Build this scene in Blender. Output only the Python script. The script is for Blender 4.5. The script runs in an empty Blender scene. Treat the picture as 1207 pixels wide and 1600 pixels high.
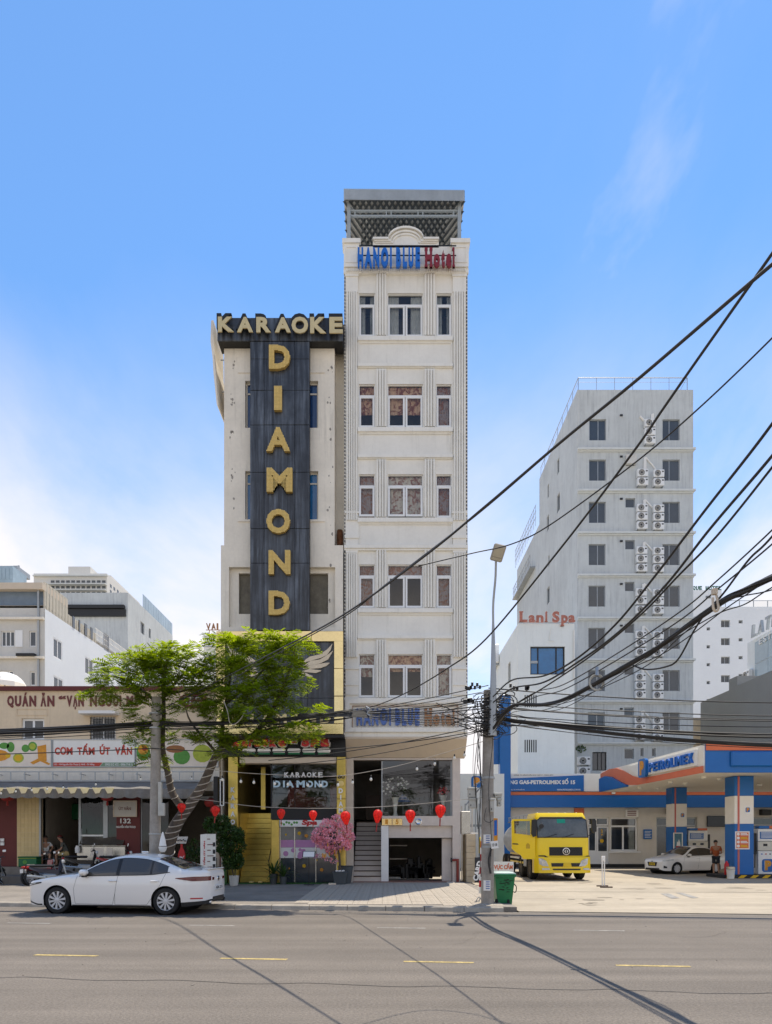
import bpy,math,random
import numpy as np
from mathutils import Vector,Matrix
from math import sin,cos
R=math.radians
PI=math.pi
C=bpy.context.scene
COL=C.collection
rnd=random.Random(7)
ru=rnd.uniform
# ------------------------------------------------------------------ camera
F,HY,CX,H=1066.7,1312.0,603.5,1.84     # focal length in px, horizon row, centre column, eye height
cam=bpy.data.cameras.new('camera')
cam.sensor_fit='VERTICAL'
cam.sensor_height=36
cam.sensor_width=36
cam.lens=24.0
cam.shift_y=0.32
cam.clip_end=3000
camo=bpy.data.objects.new('camera',cam)
COL.objects.link(camo)
camo.location=(0,0,H)
camo.rotation_euler=(R(90),0,0)
C.camera=camo
# ------------------------------------------------------------------ light
SUN=Vector((0.15,0.30,1.0)).normalized()
world=bpy.data.worlds.new('World')
C.world=world
world.use_nodes=True
nt=world.node_tree
bg=nt.nodes['Background']
sky=nt.nodes.new('ShaderNodeTexSky')
sky.sky_type='NISHITA'
sky.sun_disc=False
sky.sun_elevation=math.asin(SUN.z)
sky.sun_rotation=math.atan2(SUN.x,SUN.y)
sky.air_density=1.0
sky.dust_density=0.0
sky.ozone_density=6.0
# thin cloud: noise over the direction, projected on a high layer
tc=nt.nodes.new('ShaderNodeTexCoord')
sep=nt.nodes.new('ShaderNodeSeparateXYZ')
nt.links.new(tc.outputs['Generated'],sep.inputs[0])
def mth(op,a,b=None,clamp=False):
 n=nt.nodes.new('ShaderNodeMath');n.operation=op;n.use_clamp=clamp
 for i,s in enumerate((a,b)):
  if s is None: continue
  if isinstance(s,(int,float)): n.inputs[i].default_value=s
  else: nt.links.new(s,n.inputs[i])
 return n.outputs[0]
zc=mth('ADD',mth('MAXIMUM',sep.outputs[2],0.0),0.16)
cmb=nt.nodes.new('ShaderNodeCombineXYZ')
nt.links.new(mth('DIVIDE',sep.outputs[0],zc),cmb.inputs[0])
nt.links.new(mth('DIVIDE',sep.outputs[1],zc),cmb.inputs[1])
mp=nt.nodes.new('ShaderNodeMapping')
mp.inputs['Scale'].default_value=(1.5,0.75,1)
mp.inputs['Rotation'].default_value=(0,0,R(28))
mp.inputs['Location'].default_value=(11.4,-1.3,0)
nt.links.new(cmb.outputs[0],mp.inputs[0])
n1=nt.nodes.new('ShaderNodeTexNoise')
n1.inputs['Scale'].default_value=0.9;n1.inputs['Detail'].default_value=7;n1.inputs['Roughness'].default_value=.58
n1.inputs['Distortion'].default_value=.5
nt.links.new(mp.outputs[0],n1.inputs['Vector'])
# bright haze and cloud low down, thin wisps high up
hz_=nt.nodes.new('ShaderNodeMapRange');hz_.interpolation_type='SMOOTHSTEP'
for i,v in enumerate((.22,.66,1.0,0.0)): hz_.inputs[i+1].default_value=v
nt.links.new(mth('MAXIMUM',sep.outputs[2],0.0),hz_.inputs[0])
low=hz_.outputs[0]
puff=mth('MULTIPLY',mth('SUBTRACT',n1.outputs['Fac'],0.50),2.2)
den=mth('ADD',mth('MULTIPLY',low,.92),mth('MULTIPLY',puff,mth('ADD',mth('MULTIPLY',low,1.1),.10)),True)
wis=mth('MULTIPLY',mth('MAXIMUM',mth('SUBTRACT',n1.outputs['Fac'],0.545),0.0),2.8)
den=mth('MAXIMUM',mth('ADD',den,.05),wis,True)
mixc=nt.nodes.new('ShaderNodeMixRGB')
nt.links.new(den,mixc.inputs[0])
tint=nt.nodes.new('ShaderNodeMixRGB');tint.blend_type='MULTIPLY';tint.inputs[0].default_value=1
tint.inputs[2].default_value=(0.37,0.54,0.60,1)
nt.links.new(sky.outputs[0],tint.inputs[1])
nt.links.new(tint.outputs[0],mixc.inputs[1])
mixc.inputs[2].default_value=(2.75,2.64,2.66,1)
nt.links.new(mixc.outputs[0],bg.inputs['Color'])
bg.inputs['Strength'].default_value=0.15
sl=bpy.data.lights.new('sun','SUN')
sl.energy=2.15
sl.angle=R(0.5)
sl.color=(1.0,0.92,0.79)
slo=bpy.data.objects.new('sun',sl)
COL.objects.link(slo)
slo.rotation_euler=SUN.to_track_quat('Z','Y').to_euler()
slo.location=(10,20,60)
C.view_settings.view_transform='Standard'
C.view_settings.look='None'
C.view_settings.gamma=1
C.view_settings.use_curve_mapping=False
C.view_settings.exposure=1.36
C.render.engine='CYCLES'
C.cycles.max_bounces=8
C.cycles.diffuse_bounces=4
C.cycles.glossy_bounces=4
C.cycles.transparent_max_bounces=24
# ------------------------------------------------------------------ materials
def M(name,col,rough=.6,metal=0.0,var=.12,scale=2.5,streak=0.0,slo=.52,bump=0.0,bscale=60.0,spec=.4,coat=0.0,
      emit=None,estr=1.0,dirt=None,island=0.0,transl=0.0,grain=0.0,gscale=40.0,lane=0.0):
 m=bpy.data.materials.new(name);m.use_nodes=True
 t=m.node_tree;N=t.nodes;L=t.links
 b=N['Principled BSDF']
 b.inputs['Roughness'].default_value=rough
 b.inputs['Metallic'].default_value=metal
 b.inputs['Specular IOR Level'].default_value=spec
 b.inputs['Coat Weight'].default_value=coat
 c4=(*col,1)
 b.inputs['Base Color'].default_value=c4
 m.diffuse_color=c4
 out=None
 tc=N.new('ShaderNodeTexCoord')
 def noise(sc,vec=None,det=5,rough_=.6):
  n=N.new('ShaderNodeTexNoise');n.inputs['Scale'].default_value=sc;n.inputs['Detail'].default_value=det
  n.inputs['Roughness'].default_value=rough_
  L.new(vec or tc.outputs['Object'],n.inputs['Vector']);return n.outputs['Fac']
 def ramp(f,a,b_,lo,hi):
  r=N.new('ShaderNodeMapRange');r.clamp=True
  r.inputs[1].default_value=a;r.inputs[2].default_value=b_;r.inputs[3].default_value=lo;r.inputs[4].default_value=hi
  L.new(f,r.inputs[0]);return r.outputs[0]
 def mul(ca,f):
  x=N.new('ShaderNodeMixRGB');x.blend_type='MULTIPLY';x.inputs[0].default_value=1
  if isinstance(ca,tuple): x.inputs[1].default_value=ca
  else: L.new(ca,x.inputs[1])
  g=N.new('ShaderNodeCombineXYZ')
  for i in range(3): L.new(f,g.inputs[i])
  L.new(g.outputs[0],x.inputs[2]);return x.outputs[0]
 if var:
  out=mul(c4,ramp(noise(scale),.3,.7,1-var,1+var*.6))
  out=mul(out,ramp(noise(scale*9,det=3),.3,.7,1-var*.4,1+var*.3))
 if grain:
  out=mul(out or c4,ramp(noise(gscale,det=2),.3,.7,1-grain,1+grain))
 if lane:      # wear drawn out along the street: tyre tracks, oil, patching
  ml=N.new('ShaderNodeMapping');ml.inputs['Rotation'].default_value=(0,0,R(5.7));ml.inputs['Scale'].default_value=(.05,1.5,1)
  L.new(tc.outputs['Object'],ml.inputs[0])
  out=mul(out or c4,ramp(noise(.9,ml.outputs[0],4,.55),.32,.68,1-lane,1+lane*.7))
  out=mul(out,ramp(noise(.45,det=6,rough_=.75),.62,.74,1,1-lane*.9))
 if island:
  g=N.new('ShaderNodeNewGeometry')
  out=mul(out or c4,ramp(g.outputs['Random Per Island'],0,1,1-island,1+island))
 if streak:
  mpn=N.new('ShaderNodeMapping');mpn.inputs['Scale'].default_value=(1,1,.06)
  L.new(tc.outputs['Object'],mpn.inputs[0])
  s=ramp(noise(5.0,mpn.outputs[0],6,.7),slo,slo+.26,0,1)
  big=ramp(noise(.7),.35,.65,.1,1)
  mm=N.new('ShaderNodeMath');mm.operation='MULTIPLY';L.new(s,mm.inputs[0]);L.new(big,mm.inputs[1])
  m2=N.new('ShaderNodeMath');m2.operation='MULTIPLY';L.new(mm.outputs[0],m2.inputs[0]);m2.inputs[1].default_value=streak
  x=N.new('ShaderNodeMixRGB');L.new(m2.outputs[0],x.inputs[0])
  if out is None: x.inputs[1].default_value=c4
  else: L.new(out,x.inputs[1])
  x.inputs[2].default_value=(*(dirt or (.12,.11,.095)),1)
  out=x.outputs[0]
 if out is not None: L.new(out,b.inputs['Base Color'])
 if bump:
  bn=N.new('ShaderNodeBump');bn.inputs['Strength'].default_value=bump;bn.inputs['Distance'].default_value=.02
  L.new(noise(bscale,det=4),bn.inputs['Height']);L.new(bn.outputs[0],b.inputs['Normal'])
 if emit:
  b.inputs['Emission Color'].default_value=(*emit,1);b.inputs['Emission Strength'].default_value=estr
 if transl:
  tr=N.new('ShaderNodeBsdfTranslucent');mx=N.new('ShaderNodeMixShader');mx.inputs[0].default_value=transl
  y=N.new('ShaderNodeMixRGB');y.blend_type='MULTIPLY';y.inputs[0].default_value=1
  y.inputs[2].default_value=(2.3,2.05,.5,1)
  if out is None: y.inputs[1].default_value=c4
  else: L.new(out,y.inputs[1])
  L.new(y.outputs[0],tr.inputs[0])
  L.new(b.outputs[0],mx.inputs[1]);L.new(tr.outputs[0],mx.inputs[2])
  L.new(mx.outputs[0],N['Material Output'].inputs[0])
 return m
def glass(name,tint=(.8,.85,.85),refl=.12,rough=.02):
 m=bpy.data.materials.new(name);m.use_nodes=True
 t=m.node_tree;N=t.nodes;L=t.links
 N.remove(N['Principled BSDF'])
 tr=N.new('ShaderNodeBsdfTransparent');tr.inputs[0].default_value=(*tint,1)
 gl=N.new('ShaderNodeBsdfGlossy');gl.inputs['Roughness'].default_value=rough;gl.inputs[0].default_value=(.95,.97,1,1)
 lw=N.new('ShaderNodeLayerWeight');lw.inputs[0].default_value=.35
 ad=N.new('ShaderNodeMath');ad.operation='MULTIPLY_ADD';ad.inputs[1].default_value=.5;ad.inputs[2].default_value=refl;ad.use_clamp=True
 L.new(lw.outputs['Fresnel'],ad.inputs[0])
 mx=N.new('ShaderNodeMixShader')
 L.new(ad.outputs[0],mx.inputs[0]);L.new(tr.outputs[0],mx.inputs[1]);L.new(gl.outputs[0],mx.inputs[2])
 L.new(mx.outputs[0],N['Material Output'].inputs[0])
 return m
def floral(name,base,spot):
 m=M(name,base,.8,var=0)
 t=m.node_tree;N=t.nodes;L=t.links;b=N['Principled BSDF']
 tc=N['Texture Coordinate']
 v=N.new('ShaderNodeTexNoise');v.inputs['Scale'].default_value=4;v.inputs['Detail'].default_value=5;v.inputs['Distortion'].default_value=1.5
 L.new(tc.outputs['Object'],v.inputs['Vector'])
 r=N.new('ShaderNodeValToRGB');r.color_ramp.elements[0].position=.44;r.color_ramp.elements[1].position=.6
 r.color_ramp.elements[0].color=(*base,1);r.color_ramp.elements[1].color=(*spot,1)
 L.new(v.outputs['Fac'],r.inputs[0]);L.new(r.outputs[0],b.inputs['Base Color'])
 return m
m_asphalt=M('asphalt',(.166,.141,.115),.85,var=.1,scale=.5,bump=.6,bscale=60,grain=.28,gscale=34,lane=.2)
m_concrete=M('concrete_apron',(.40,.34,.255),.85,var=.16,scale=.35,bump=.25,bscale=30,grain=.1,lane=.07)
m_earth=M('dry_ground',(.40,.345,.265),.9,var=.2,scale=.1)
m_pave=M('pavement_tile',(.40,.345,.275),.85,var=.14,scale=1.2,bump=.3,bscale=30,island=.05)
m_pavegrey=M('old_pavement',(.24,.21,.175),.9,var=.25,scale=.8,bump=.3,bscale=30,grain=.15)
m_kerb=M('kerb_concrete',(.38,.335,.27),.9,var=.25,scale=2,bump=.3)
m_yline=M('yellow_paint',(.47,.35,.13),.7,var=.45,scale=7,grain=.35)
m_wline=M('white_paint_worn',(.32,.30,.27),.8,var=.45,scale=6,grain=.3)
m_hotel=M('hotel_plaster',(.81,.785,.715),.75,var=.07,scale=.8,streak=.4,bump=.1,dirt=(.32,.29,.23))
m_hoteltrim=M('hotel_trim',(.82,.795,.725),.7,var=.06,scale=1.5,streak=.4,dirt=(.32,.29,.23))
m_tan=M('tan_soffit',(.62,.52,.40),.7,var=.05)
m_stone=M('polished_stone',(.60,.53,.47),.35,var=.08,scale=4)
m_white=M('white_paint',(.82,.80,.75),.55,var=.05)
m_upvc=M('white_frame',(.80,.80,.78),.4,var=.02)
m_kplast=M('karaoke_plaster',(.80,.74,.63),.8,var=.1,scale=.9,streak=.5,bump=.15,dirt=(.22,.2,.17))
m_black=M('black_metal_cladding',(.024,.027,.033),.34,var=.4,scale=1.2,streak=1.0,slo=.43,dirt=(.17,.20,.245),spec=.5)
m_blackm=M('black_matt',(.015,.015,.016),.5,var=.1)
m_dark=M('dark_void',(.012,.012,.012),.9,var=0)
m_gold=M('polished_gold_sheet',(.78,.61,.30),.2,metal=1.0,var=.14,scale=1.1)
m_goldl=M('gold_letter',(.66,.53,.28),.45,metal=.35,var=.08,scale=6)
m_goldy=M('yellow_gold_letter',(.80,.60,.22),.4,metal=.2,var=.1,scale=9)
m_goldstair=M('gold_stair',(.58,.43,.11),.28,metal=.8,var=.18,scale=2.0)
m_wing=M('champagne_relief',(.62,.52,.38),.4,metal=.3,var=.06)
m_bluelet=M('blue_letter',(.008,.13,.52),.45,var=.05)
m_redlet=M('dark_red_letter',(.22,.018,.025),.45,var=.05)
m_rustlet=M('rusty_faded_letter',(.34,.17,.08),.7,var=.4,scale=9)
m_fadeblue=M('faded_blue_letter',(.10,.17,.42),.6,var=.4,scale=9)
m_glass=glass('window_glass',(.88,.88,.86),.03)
m_glassdark=glass('shop_glass',(.82,.84,.82),.05)
m_glassblue=M('blue_tinted_glass',(.012,.045,.14),.06,var=.1,spec=.8)
m_glassblue2=M('bright_blue_glass',(.015,.14,.34),.08,var=.15,spec=.8)
m_pane=M('dark_window_glass',(.045,.055,.065),.06,var=.25,scale=.6,spec=.8)
m_cur=[floral('floral_curtain_brown',(.66,.44,.28),(.24,.08,.045)),
         floral('floral_curtain_grey',(.42,.35,.33),(.34,.15,.08)),
         floral('floral_curtain_pale',(.66,.62,.54),(.32,.16,.12)),
         M('plain_curtain',(.55,.57,.55),.8,var=.2,scale=4)]
m_tin=M('corrugated_tin',(.46,.48,.47),.5,metal=.35,var=.15,scale=1.5,streak=.4,dirt=(.2,.2,.19))
m_steel=M('painted_steel',(.34,.38,.40),.5,var=.08)
m_galv=M('galvanised_steel',(.36,.38,.39),.45,metal=.5,var=.1)
m_mesh=M('dark_lattice',(.05,.06,.065),.6,var=.1)
m_meshl=M('pale_roof_underside',(.62,.60,.55),.7,var=.35,scale=2)
m_tower=M('tower_render',(.57,.59,.575),.85,var=.1,scale=.3,streak=.8,slo=.47,dirt=(.26,.27,.28))
m_towertrim=M('tower_ledge',(.65,.665,.64),.8,var=.08)
m_lani=M('white_render',(.76,.79,.775),.8,var=.05,scale=.5,streak=.35,dirt=(.4,.4,.38))
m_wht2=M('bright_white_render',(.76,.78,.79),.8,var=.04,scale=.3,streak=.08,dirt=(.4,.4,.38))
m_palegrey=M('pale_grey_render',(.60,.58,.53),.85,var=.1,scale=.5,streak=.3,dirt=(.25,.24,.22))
m_grey=M('grey_sheet_wall',(.30,.295,.275),.7,var=.06,scale=.5)
m_far=M('far_tower_render',(.66,.64,.59),.85,var=.05)
m_glasswall=M('pale_glass_wall',(.30,.40,.46),.12,var=.15,scale=.4,spec=.7)
m_cream=M('cream_render',(.72,.58,.40),.85,var=.1,scale=.7,streak=.5,dirt=(.28,.21,.14),bump=.1)
m_ytile=M('yellow_tile',(.62,.47,.22),.4,var=.05,island=.05)
m_maroon=M('maroon_paint',(.12,.016,.014),.55,var=.12,scale=2)
m_maroonl=M('maroon_letter',(.16,.04,.035),.6,var=.08)
m_redpaint=M('red_letter',(.50,.055,.03),.5,var=.05)
m_banner=M('white_banner',(.82,.80,.74),.6,var=.06,scale=2,streak=.12,dirt=(.4,.36,.28))
m_bannerp=M('pinkish_banner',(.80,.70,.58),.6,var=.08,scale=3,streak=.2,dirt=(.4,.33,.25))
m_green=M('green_print',(.10,.30,.05),.6,var=.2,scale=9)
m_greenl=M('lime_print',(.42,.48,.05),.6,var=.2,scale=9)
m_orange=M('orange_print',(.70,.30,.03),.6,var=.2,scale=9)
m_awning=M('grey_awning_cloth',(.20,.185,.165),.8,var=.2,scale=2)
m_awnlight=M('sunlit_awning_cloth',(.62,.57,.49),.8,var=.15,scale=2,transl=.3)  # awning cloth with sunlight put into its colour; also on the tube light
m_bark=M('grey_bark',(.105,.084,.066),.9,var=.4,scale=6,bump=.9,bscale=18)
m_leaf=M('fresh_leaf',(.13,.185,.012),.45,var=0,island=.5,transl=.6)
m_leafd=M('dark_leaf',(.035,.075,.016),.5,var=0,island=.45,transl=.25)
m_pink=M('pink_blossom',(.76,.38,.54),.6,var=0,island=.35,transl=.2)
m_pole=M('weathered_pole_concrete',(.34,.31,.27),.9,var=.25,scale=3,streak=.6,dirt=(.1,.09,.075),bump=.4,bscale=30)
m_cable=M('black_cable',(.03,.028,.026),.55,var=0)
m_cablep=M('pale_cord',(.42,.38,.32),.7,var=0)
m_box=M('grey_meter_box',(.46,.45,.40),.6,var=.12,scale=6)
m_blue=M('petrol_blue',(.006,.125,.40),.35,var=.06,scale=1)
m_porange=M('petrol_orange',(.66,.15,.055),.4,var=.05)
m_pwhite=M('canopy_white',(.82,.78,.70),.45,var=.04)
m_ceil=M('canopy_ceiling',(.84,.77,.64),.6,var=.03)
m_station=M('station_wall',(.66,.62,.55),.7,var=.06)
m_yellow=M('truck_yellow',(.88,.62,.006),.32,var=.03,coat=.3)
m_carw=M('white_car_paint',(.83,.80,.75),.22,var=0,coat=.8,spec=.5)
m_carglass=M('car_glass',(.06,.052,.042),.04,var=0,spec=.8)
m_tyre=M('tyre_rubber',(.018,.018,.018),.8,var=.15,scale=9)
m_alloy=M('alloy_rim',(.55,.55,.56),.35,metal=.25,var=.03)
m_chrome=M('chrome',(.62,.62,.62),.12,metal=1,var=0)
m_stainless=M('stainless_steel',(.50,.48,.44),.25,metal=.9,var=.1)
m_plastic=M('black_plastic',(.02,.02,.021),.45,var=.1)
m_taillamp=M('tail_lamp_red',(.12,.008,.008),.12,var=0,coat=.5)
m_headlamp=M('headlamp_clear',(.6,.6,.58),.1,var=.2,coat=.5)
m_ambers=M('amber_lens',(.65,.22,.02),.2,var=0)
m_platew=M('number_plate_white',(.72,.72,.70),.5,var=.04)
m_platey=M('number_plate_yellow',(.72,.50,.02),.5,var=.04)
m_ink=M('dark_ink',(.03,.03,.035),.6,var=0)
m_wprint=M('white_print',(.78,.78,.76),.5,var=0)
m_lantern=M('red_lantern_cloth',(.66,.05,.035),.45,var=.35,scale=14,transl=.45)
m_lanternd=M('dusty_red_lantern',(.34,.03,.025),.6,var=.2,scale=12)
m_bulb=M('white_bulb',(.78,.76,.68),.25,var=0)
m_lampface=M('street_lamp_face',(.55,.52,.42),.4,var=.1)
m_bin=M('green_bin_plastic',(.012,.17,.06),.42,var=.1,scale=4)
m_binscuff=M('black_scuff',(.016,.02,.018),.8,var=.3,scale=6)
m_red=M('red_paint',(.52,.015,.018),.5,var=.1,scale=4)
m_crate=M('green_cooler_plastic',(.01,.14,.05),.45,var=.05)
m_turf=M('artificial_turf',(.03,.11,.02),.9,var=.2,scale=9)
m_skin=M('skin',(.40,.215,.135),.55,var=.05)
m_hair=M('black_hair',(.012,.01,.009),.5,var=0)
m_shirtw=M('white_tshirt',(.70,.69,.67),.8,var=.05)
m_shirto=M('rust_tshirt',(.40,.095,.03),.8,var=.08)
m_shirtg=M('olive_tshirt',(.10,.10,.085),.8,var=.08)
m_shortd=M('dark_shorts',(.028,.034,.045),.8,var=.1)
m_shortk=M('khaki_shorts',(.45,.34,.15),.8,var=.08)
m_pot=M('white_pot',(.66,.66,.63),.5,var=.08)
m_potg=M('grey_pot',(.07,.08,.085),.6,var=.1)
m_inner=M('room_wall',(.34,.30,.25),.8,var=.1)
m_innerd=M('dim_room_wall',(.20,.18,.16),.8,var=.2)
m_wood=M('dark_wood',(.07,.04,.025),.5,var=.2,scale=6)
m_pinkprint=M('pink_print',(.56,.26,.46),.6,var=.1)
m_redprint=M('red_print',(.52,.03,.03),.55,var=.05)
m_tank=M('silver_tank',(.55,.55,.55),.3,metal=.6,var=.06)
m_screen=M('dark_screen',(.012,.014,.02),.15,var=0)
m_ytape=M('hazard_yellow',(.72,.42,.01),.5,var=.08)
m_limestone=M('limestone_block',(.56,.46,.32),.8,var=.12,scale=5,bump=.3)
# ------------------------------------------------------------------ mesh helpers
def at(px,py,Y):
 """the point at depth Y that is seen at photo pixel (px, py)"""
 return Vector(((px-CX)*Y/F,Y,H-(py-HY)*Y/F))
def wloc(o):
 v=Vector((0,0,0))
 while o is not None:
  v += o.location;o=o.parent
 return v
class MB:
 def __init__(s): s.v=[];s.f=[];s.mi=[];s.cur=0
 def add(s,vs,fs):
  n=len(s.v);s.v += [tuple(p) for p in vs]
  for f in fs: s.f.append(tuple(i+n for i in f));s.mi.append(s.cur)
  return s
 def quad(s,a,b,c,d): return s.add([a,b,c,d],[(0,1,2,3)])
 def box(s,x0,x1,y0,y1,z0,z1):
  return s.add([(x0,y0,z0),(x1,y0,z0),(x1,y1,z0),(x0,y1,z0),(x0,y0,z1),(x1,y0,z1),(x1,y1,z1),(x0,y1,z1)],
                     [(0,1,5,4),(1,2,6,5),(2,3,7,6),(3,0,4,7),(4,5,6,7),(3,2,1,0)])
 def cbox(s,x0,x1,y0,y1,z0,z1,b=.02):
  """box with chamfered edges"""
  b=min(b,(x1-x0)*.45,(y1-y0)*.45,(z1-z0)*.45)
  X=(x0,x1);Y=(y0,y1);Z=(z0,z1);V=[];I={}
  for i in (0,1):
   for j in (0,1):
    for k in (0,1):
     dx,dy,dz=(b if i == 0 else -b),(b if j == 0 else -b),(b if k == 0 else -b)
     for ax,p in enumerate(((X[i],Y[j]+dy,Z[k]+dz),(X[i]+dx,Y[j],Z[k]+dz),(X[i]+dx,Y[j]+dy,Z[k]))):
      I[(i,j,k,ax)]=len(V);V.append(p)
  Fc=[]
  for ax in range(3):
   o1,o2=[a for a in range(3) if a != ax]
   for sgn in (0,1):
    q=[]
    for (p,r) in ((0,0),(1,0),(1,1),(0,1)):
     key=[0,0,0];key[ax]=sgn;key[o1]=p;key[o2]=r;q.append(I[(*key,ax)])
    Fc.append(tuple(q if (sgn == 1) != (ax == 1) else q[::-1]))
   for p in (0,1):
    for r in (0,1):      # edges running along ax
     k0=[0,0,0];k1=[0,0,0];k0[o1]=k1[o1]=p;k0[o2]=k1[o2]=r;k1[ax]=1
     Fc.append((I[(*k0,o1)],I[(*k1,o1)],I[(*k1,o2)],I[(*k0,o2)]))
  for i in (0,1):
   for j in (0,1):
    for k in (0,1): Fc.append((I[(i,j,k,0)],I[(i,j,k,1)],I[(i,j,k,2)]))
  return s.add(V,Fc)
 def prism(s,pts,vec):
  """planar polygon pushed along vec"""
  n=len(pts);vec=Vector(vec);p=[Vector(q) for q in pts]
  return s.add(p+[q+vec for q in p],
                     [tuple(range(n))[::-1],tuple(range(n,2*n))]+[(i,(i+1) % n,n+(i+1) % n,n+i) for i in range(n)])
 def tube(s,pts,r,n=6,cap=True):
  pts=[Vector(p) for p in pts];rs=r if isinstance(r,(list,tuple)) else [r]*len(pts)
  V=[];prev=None
  for i,p in enumerate(pts):
   d=(pts[min(i+1,len(pts)-1)]-pts[max(i-1,0)])
   if d.length < 1e-9: d=Vector((0,0,1))
   d.normalize()
   if prev is None:
    a=d.cross(Vector((0,0,1)) if abs(d.z) < .9 else Vector((1,0,0))).normalized()
   else:
    a=prev-d*prev.dot(d)
    a=a.normalized() if a.length > 1e-6 else d.orthogonal().normalized()
   prev=a;b=d.cross(a)
   for k in range(n):
    t=2*PI*k/n;V.append(p+(a*cos(t)+b*sin(t))*rs[i])
  Fc=[(i*n+k,i*n+(k+1) % n,(i+1)*n+(k+1) % n,(i+1)*n+k) for i in range(len(pts)-1) for k in range(n)]
  if cap: Fc += [tuple(range(n))[::-1],tuple(range((len(pts)-1)*n,len(pts)*n))]
  return s.add(V,Fc)
 def lathe(s,prof,c=(0,0,0),n=16,axis='z',cap=True):
  """prof: (radius, height) pairs turned about an axis through c"""
  V=[]
  for (r,h) in prof:
   for k in range(n):
    t=2*PI*k/n;a,b=r*cos(t),r*sin(t)
    p={'z': (a,b,h),'y': (a,h,b),'x': (h,a,b)}[axis]
    V.append((p[0]+c[0],p[1]+c[1],p[2]+c[2]))
  m=len(prof)
  Fc=[(i*n+k,i*n+(k+1) % n,(i+1)*n+(k+1) % n,(i+1)*n+k) for i in range(m-1) for k in range(n)]
  if cap: Fc += [tuple(range(n))[::-1],tuple(range((m-1)*n,m*n))]
  return s.add(V,Fc)
 def ball(s,c,r,n=10,m=6,sz=1.0):
  return s.lathe([(max(r*sin(PI*i/m),r*.02),-r*sz*cos(PI*i/m)) for i in range(m+1)],c,n)
 def mesh(s,name,mat,off=(0,0,0),smooth=False):
  me=bpy.data.meshes.new(name)
  o=Vector(off)
  me.from_pydata([(p[0]-o.x,p[1]-o.y,p[2]-o.z) for p in s.v],[],s.f)
  for mm in (mat if isinstance(mat,list) else [mat]): me.materials.append(mm)
  if isinstance(mat,list): me.polygons.foreach_set('material_index',s.mi)
  if smooth:
   me.polygons.foreach_set('use_smooth',[True]*len(me.polygons))
   if smooth is not True: me.set_sharp_from_angle(angle=R(smooth))
  me.update();return me
 def build(s,name,mat,parent=None,smooth=False,label=None,kind=None):
  """ONE mesh object; under a parent its vertices become local to it"""
  off=wloc(parent) if parent is not None else Vector((0,0,0))
  o=bpy.data.objects.new(name,s.mesh(name,mat,off,smooth))
  COL.objects.link(o)
  if parent is not None: o.parent=parent
  if label: o['label']=label
  if kind: o['kind']=kind
  return o
def tag(o,label,cat,group=None):
 o['label']=label;o['category']=cat
 if group: o['group']=group
 return o
def thing(name,label,cat,loc=(0,0,0),rz=0.0,group=None):
 o=bpy.data.objects.new(name,None);o.empty_display_size=.3
 COL.objects.link(o);o.location=loc;o.rotation_euler=(0,0,rz)
 return tag(o,label,cat,group)
def struct(name,mb,mat,parent=None,smooth=False):
 o=mb.build(name,mat,parent,smooth);o['kind']='structure';return o
def kids(o): return [c for c in COL.objects if c.parent is o]
def dup(o,loc=None,rz=None,label=None,parent=None,scale=None):
 """copy of a thing with its parts and sub-parts"""
 c=o.copy();COL.objects.link(c)
 if parent is not None: c.parent=parent
 if loc is not None: c.location=loc
 if rz is not None: c.rotation_euler=(0,0,rz)
 if scale is not None: c.scale=scale
 if label: c['label']=label
 for ch in o.children: dup(ch,parent=c)
 return c
def text_mesh(s,w,h,depth,bold=.02,ital=0.0):
 """lettering in the XZ plane facing -Y, bottom left at the origin, scaled to w x h x depth"""
 cu=bpy.data.curves.new('lettering','FONT');cu.body=s;cu.extrude=.1;cu.offset=bold;cu.resolution_u=3
 ob=bpy.data.objects.new('lettering',cu)
 me=bpy.data.meshes.new_from_object(ob)
 bpy.data.objects.remove(ob);bpy.data.curves.remove(cu)
 co=np.array([v.co[:] for v in me.vertices]);fs=[tuple(p.vertices) for p in me.polygons]
 bpy.data.meshes.remove(me)
 if len(co) == 0: return [],[]
 lo,hi=co.min(0),co.max(0)
 u=(co[:,0]-lo[0])/max(hi[0]-lo[0],1e-6)*(w if w else h*(hi[0]-lo[0])/(hi[1]-lo[1]))
 v=(co[:,1]-lo[1])/max(hi[1]-lo[1],1e-6)*h
 d=(co[:,2]-lo[2])/max(hi[2]-lo[2],1e-6)*depth
 return list(zip(u+v*ital,-d,v)),fs
def put_text(mb,s,o,w,h,depth=.004,bold=.02,ux=(1,0,0),uz=(0,0,1),ital=0.0):
 """adds lettering to mb with its bottom left at o"""
 vs,fs=text_mesh(s,w,h,depth,bold,ital)
 ux,uz,o=Vector(ux).normalized(),Vector(uz).normalized(),Vector(o);ny=ux.cross(uz)
 mb.add([o+ux*a+uz*c+ny*(-b) for a,b,c in vs],fs)
 return mb
def T_front(y):        # wall facing the street: u -> X, v -> Z, d goes back
 return lambda u,v,d: (u,y+d,v)
def T_right(x):        # wall whose outside looks to +X: u -> Y
 return lambda u,v,d: (x-d,u,v)
def T_left(x):         # wall whose outside looks to -X
 return lambda u,v,d: (x+d,u,v)
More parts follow.
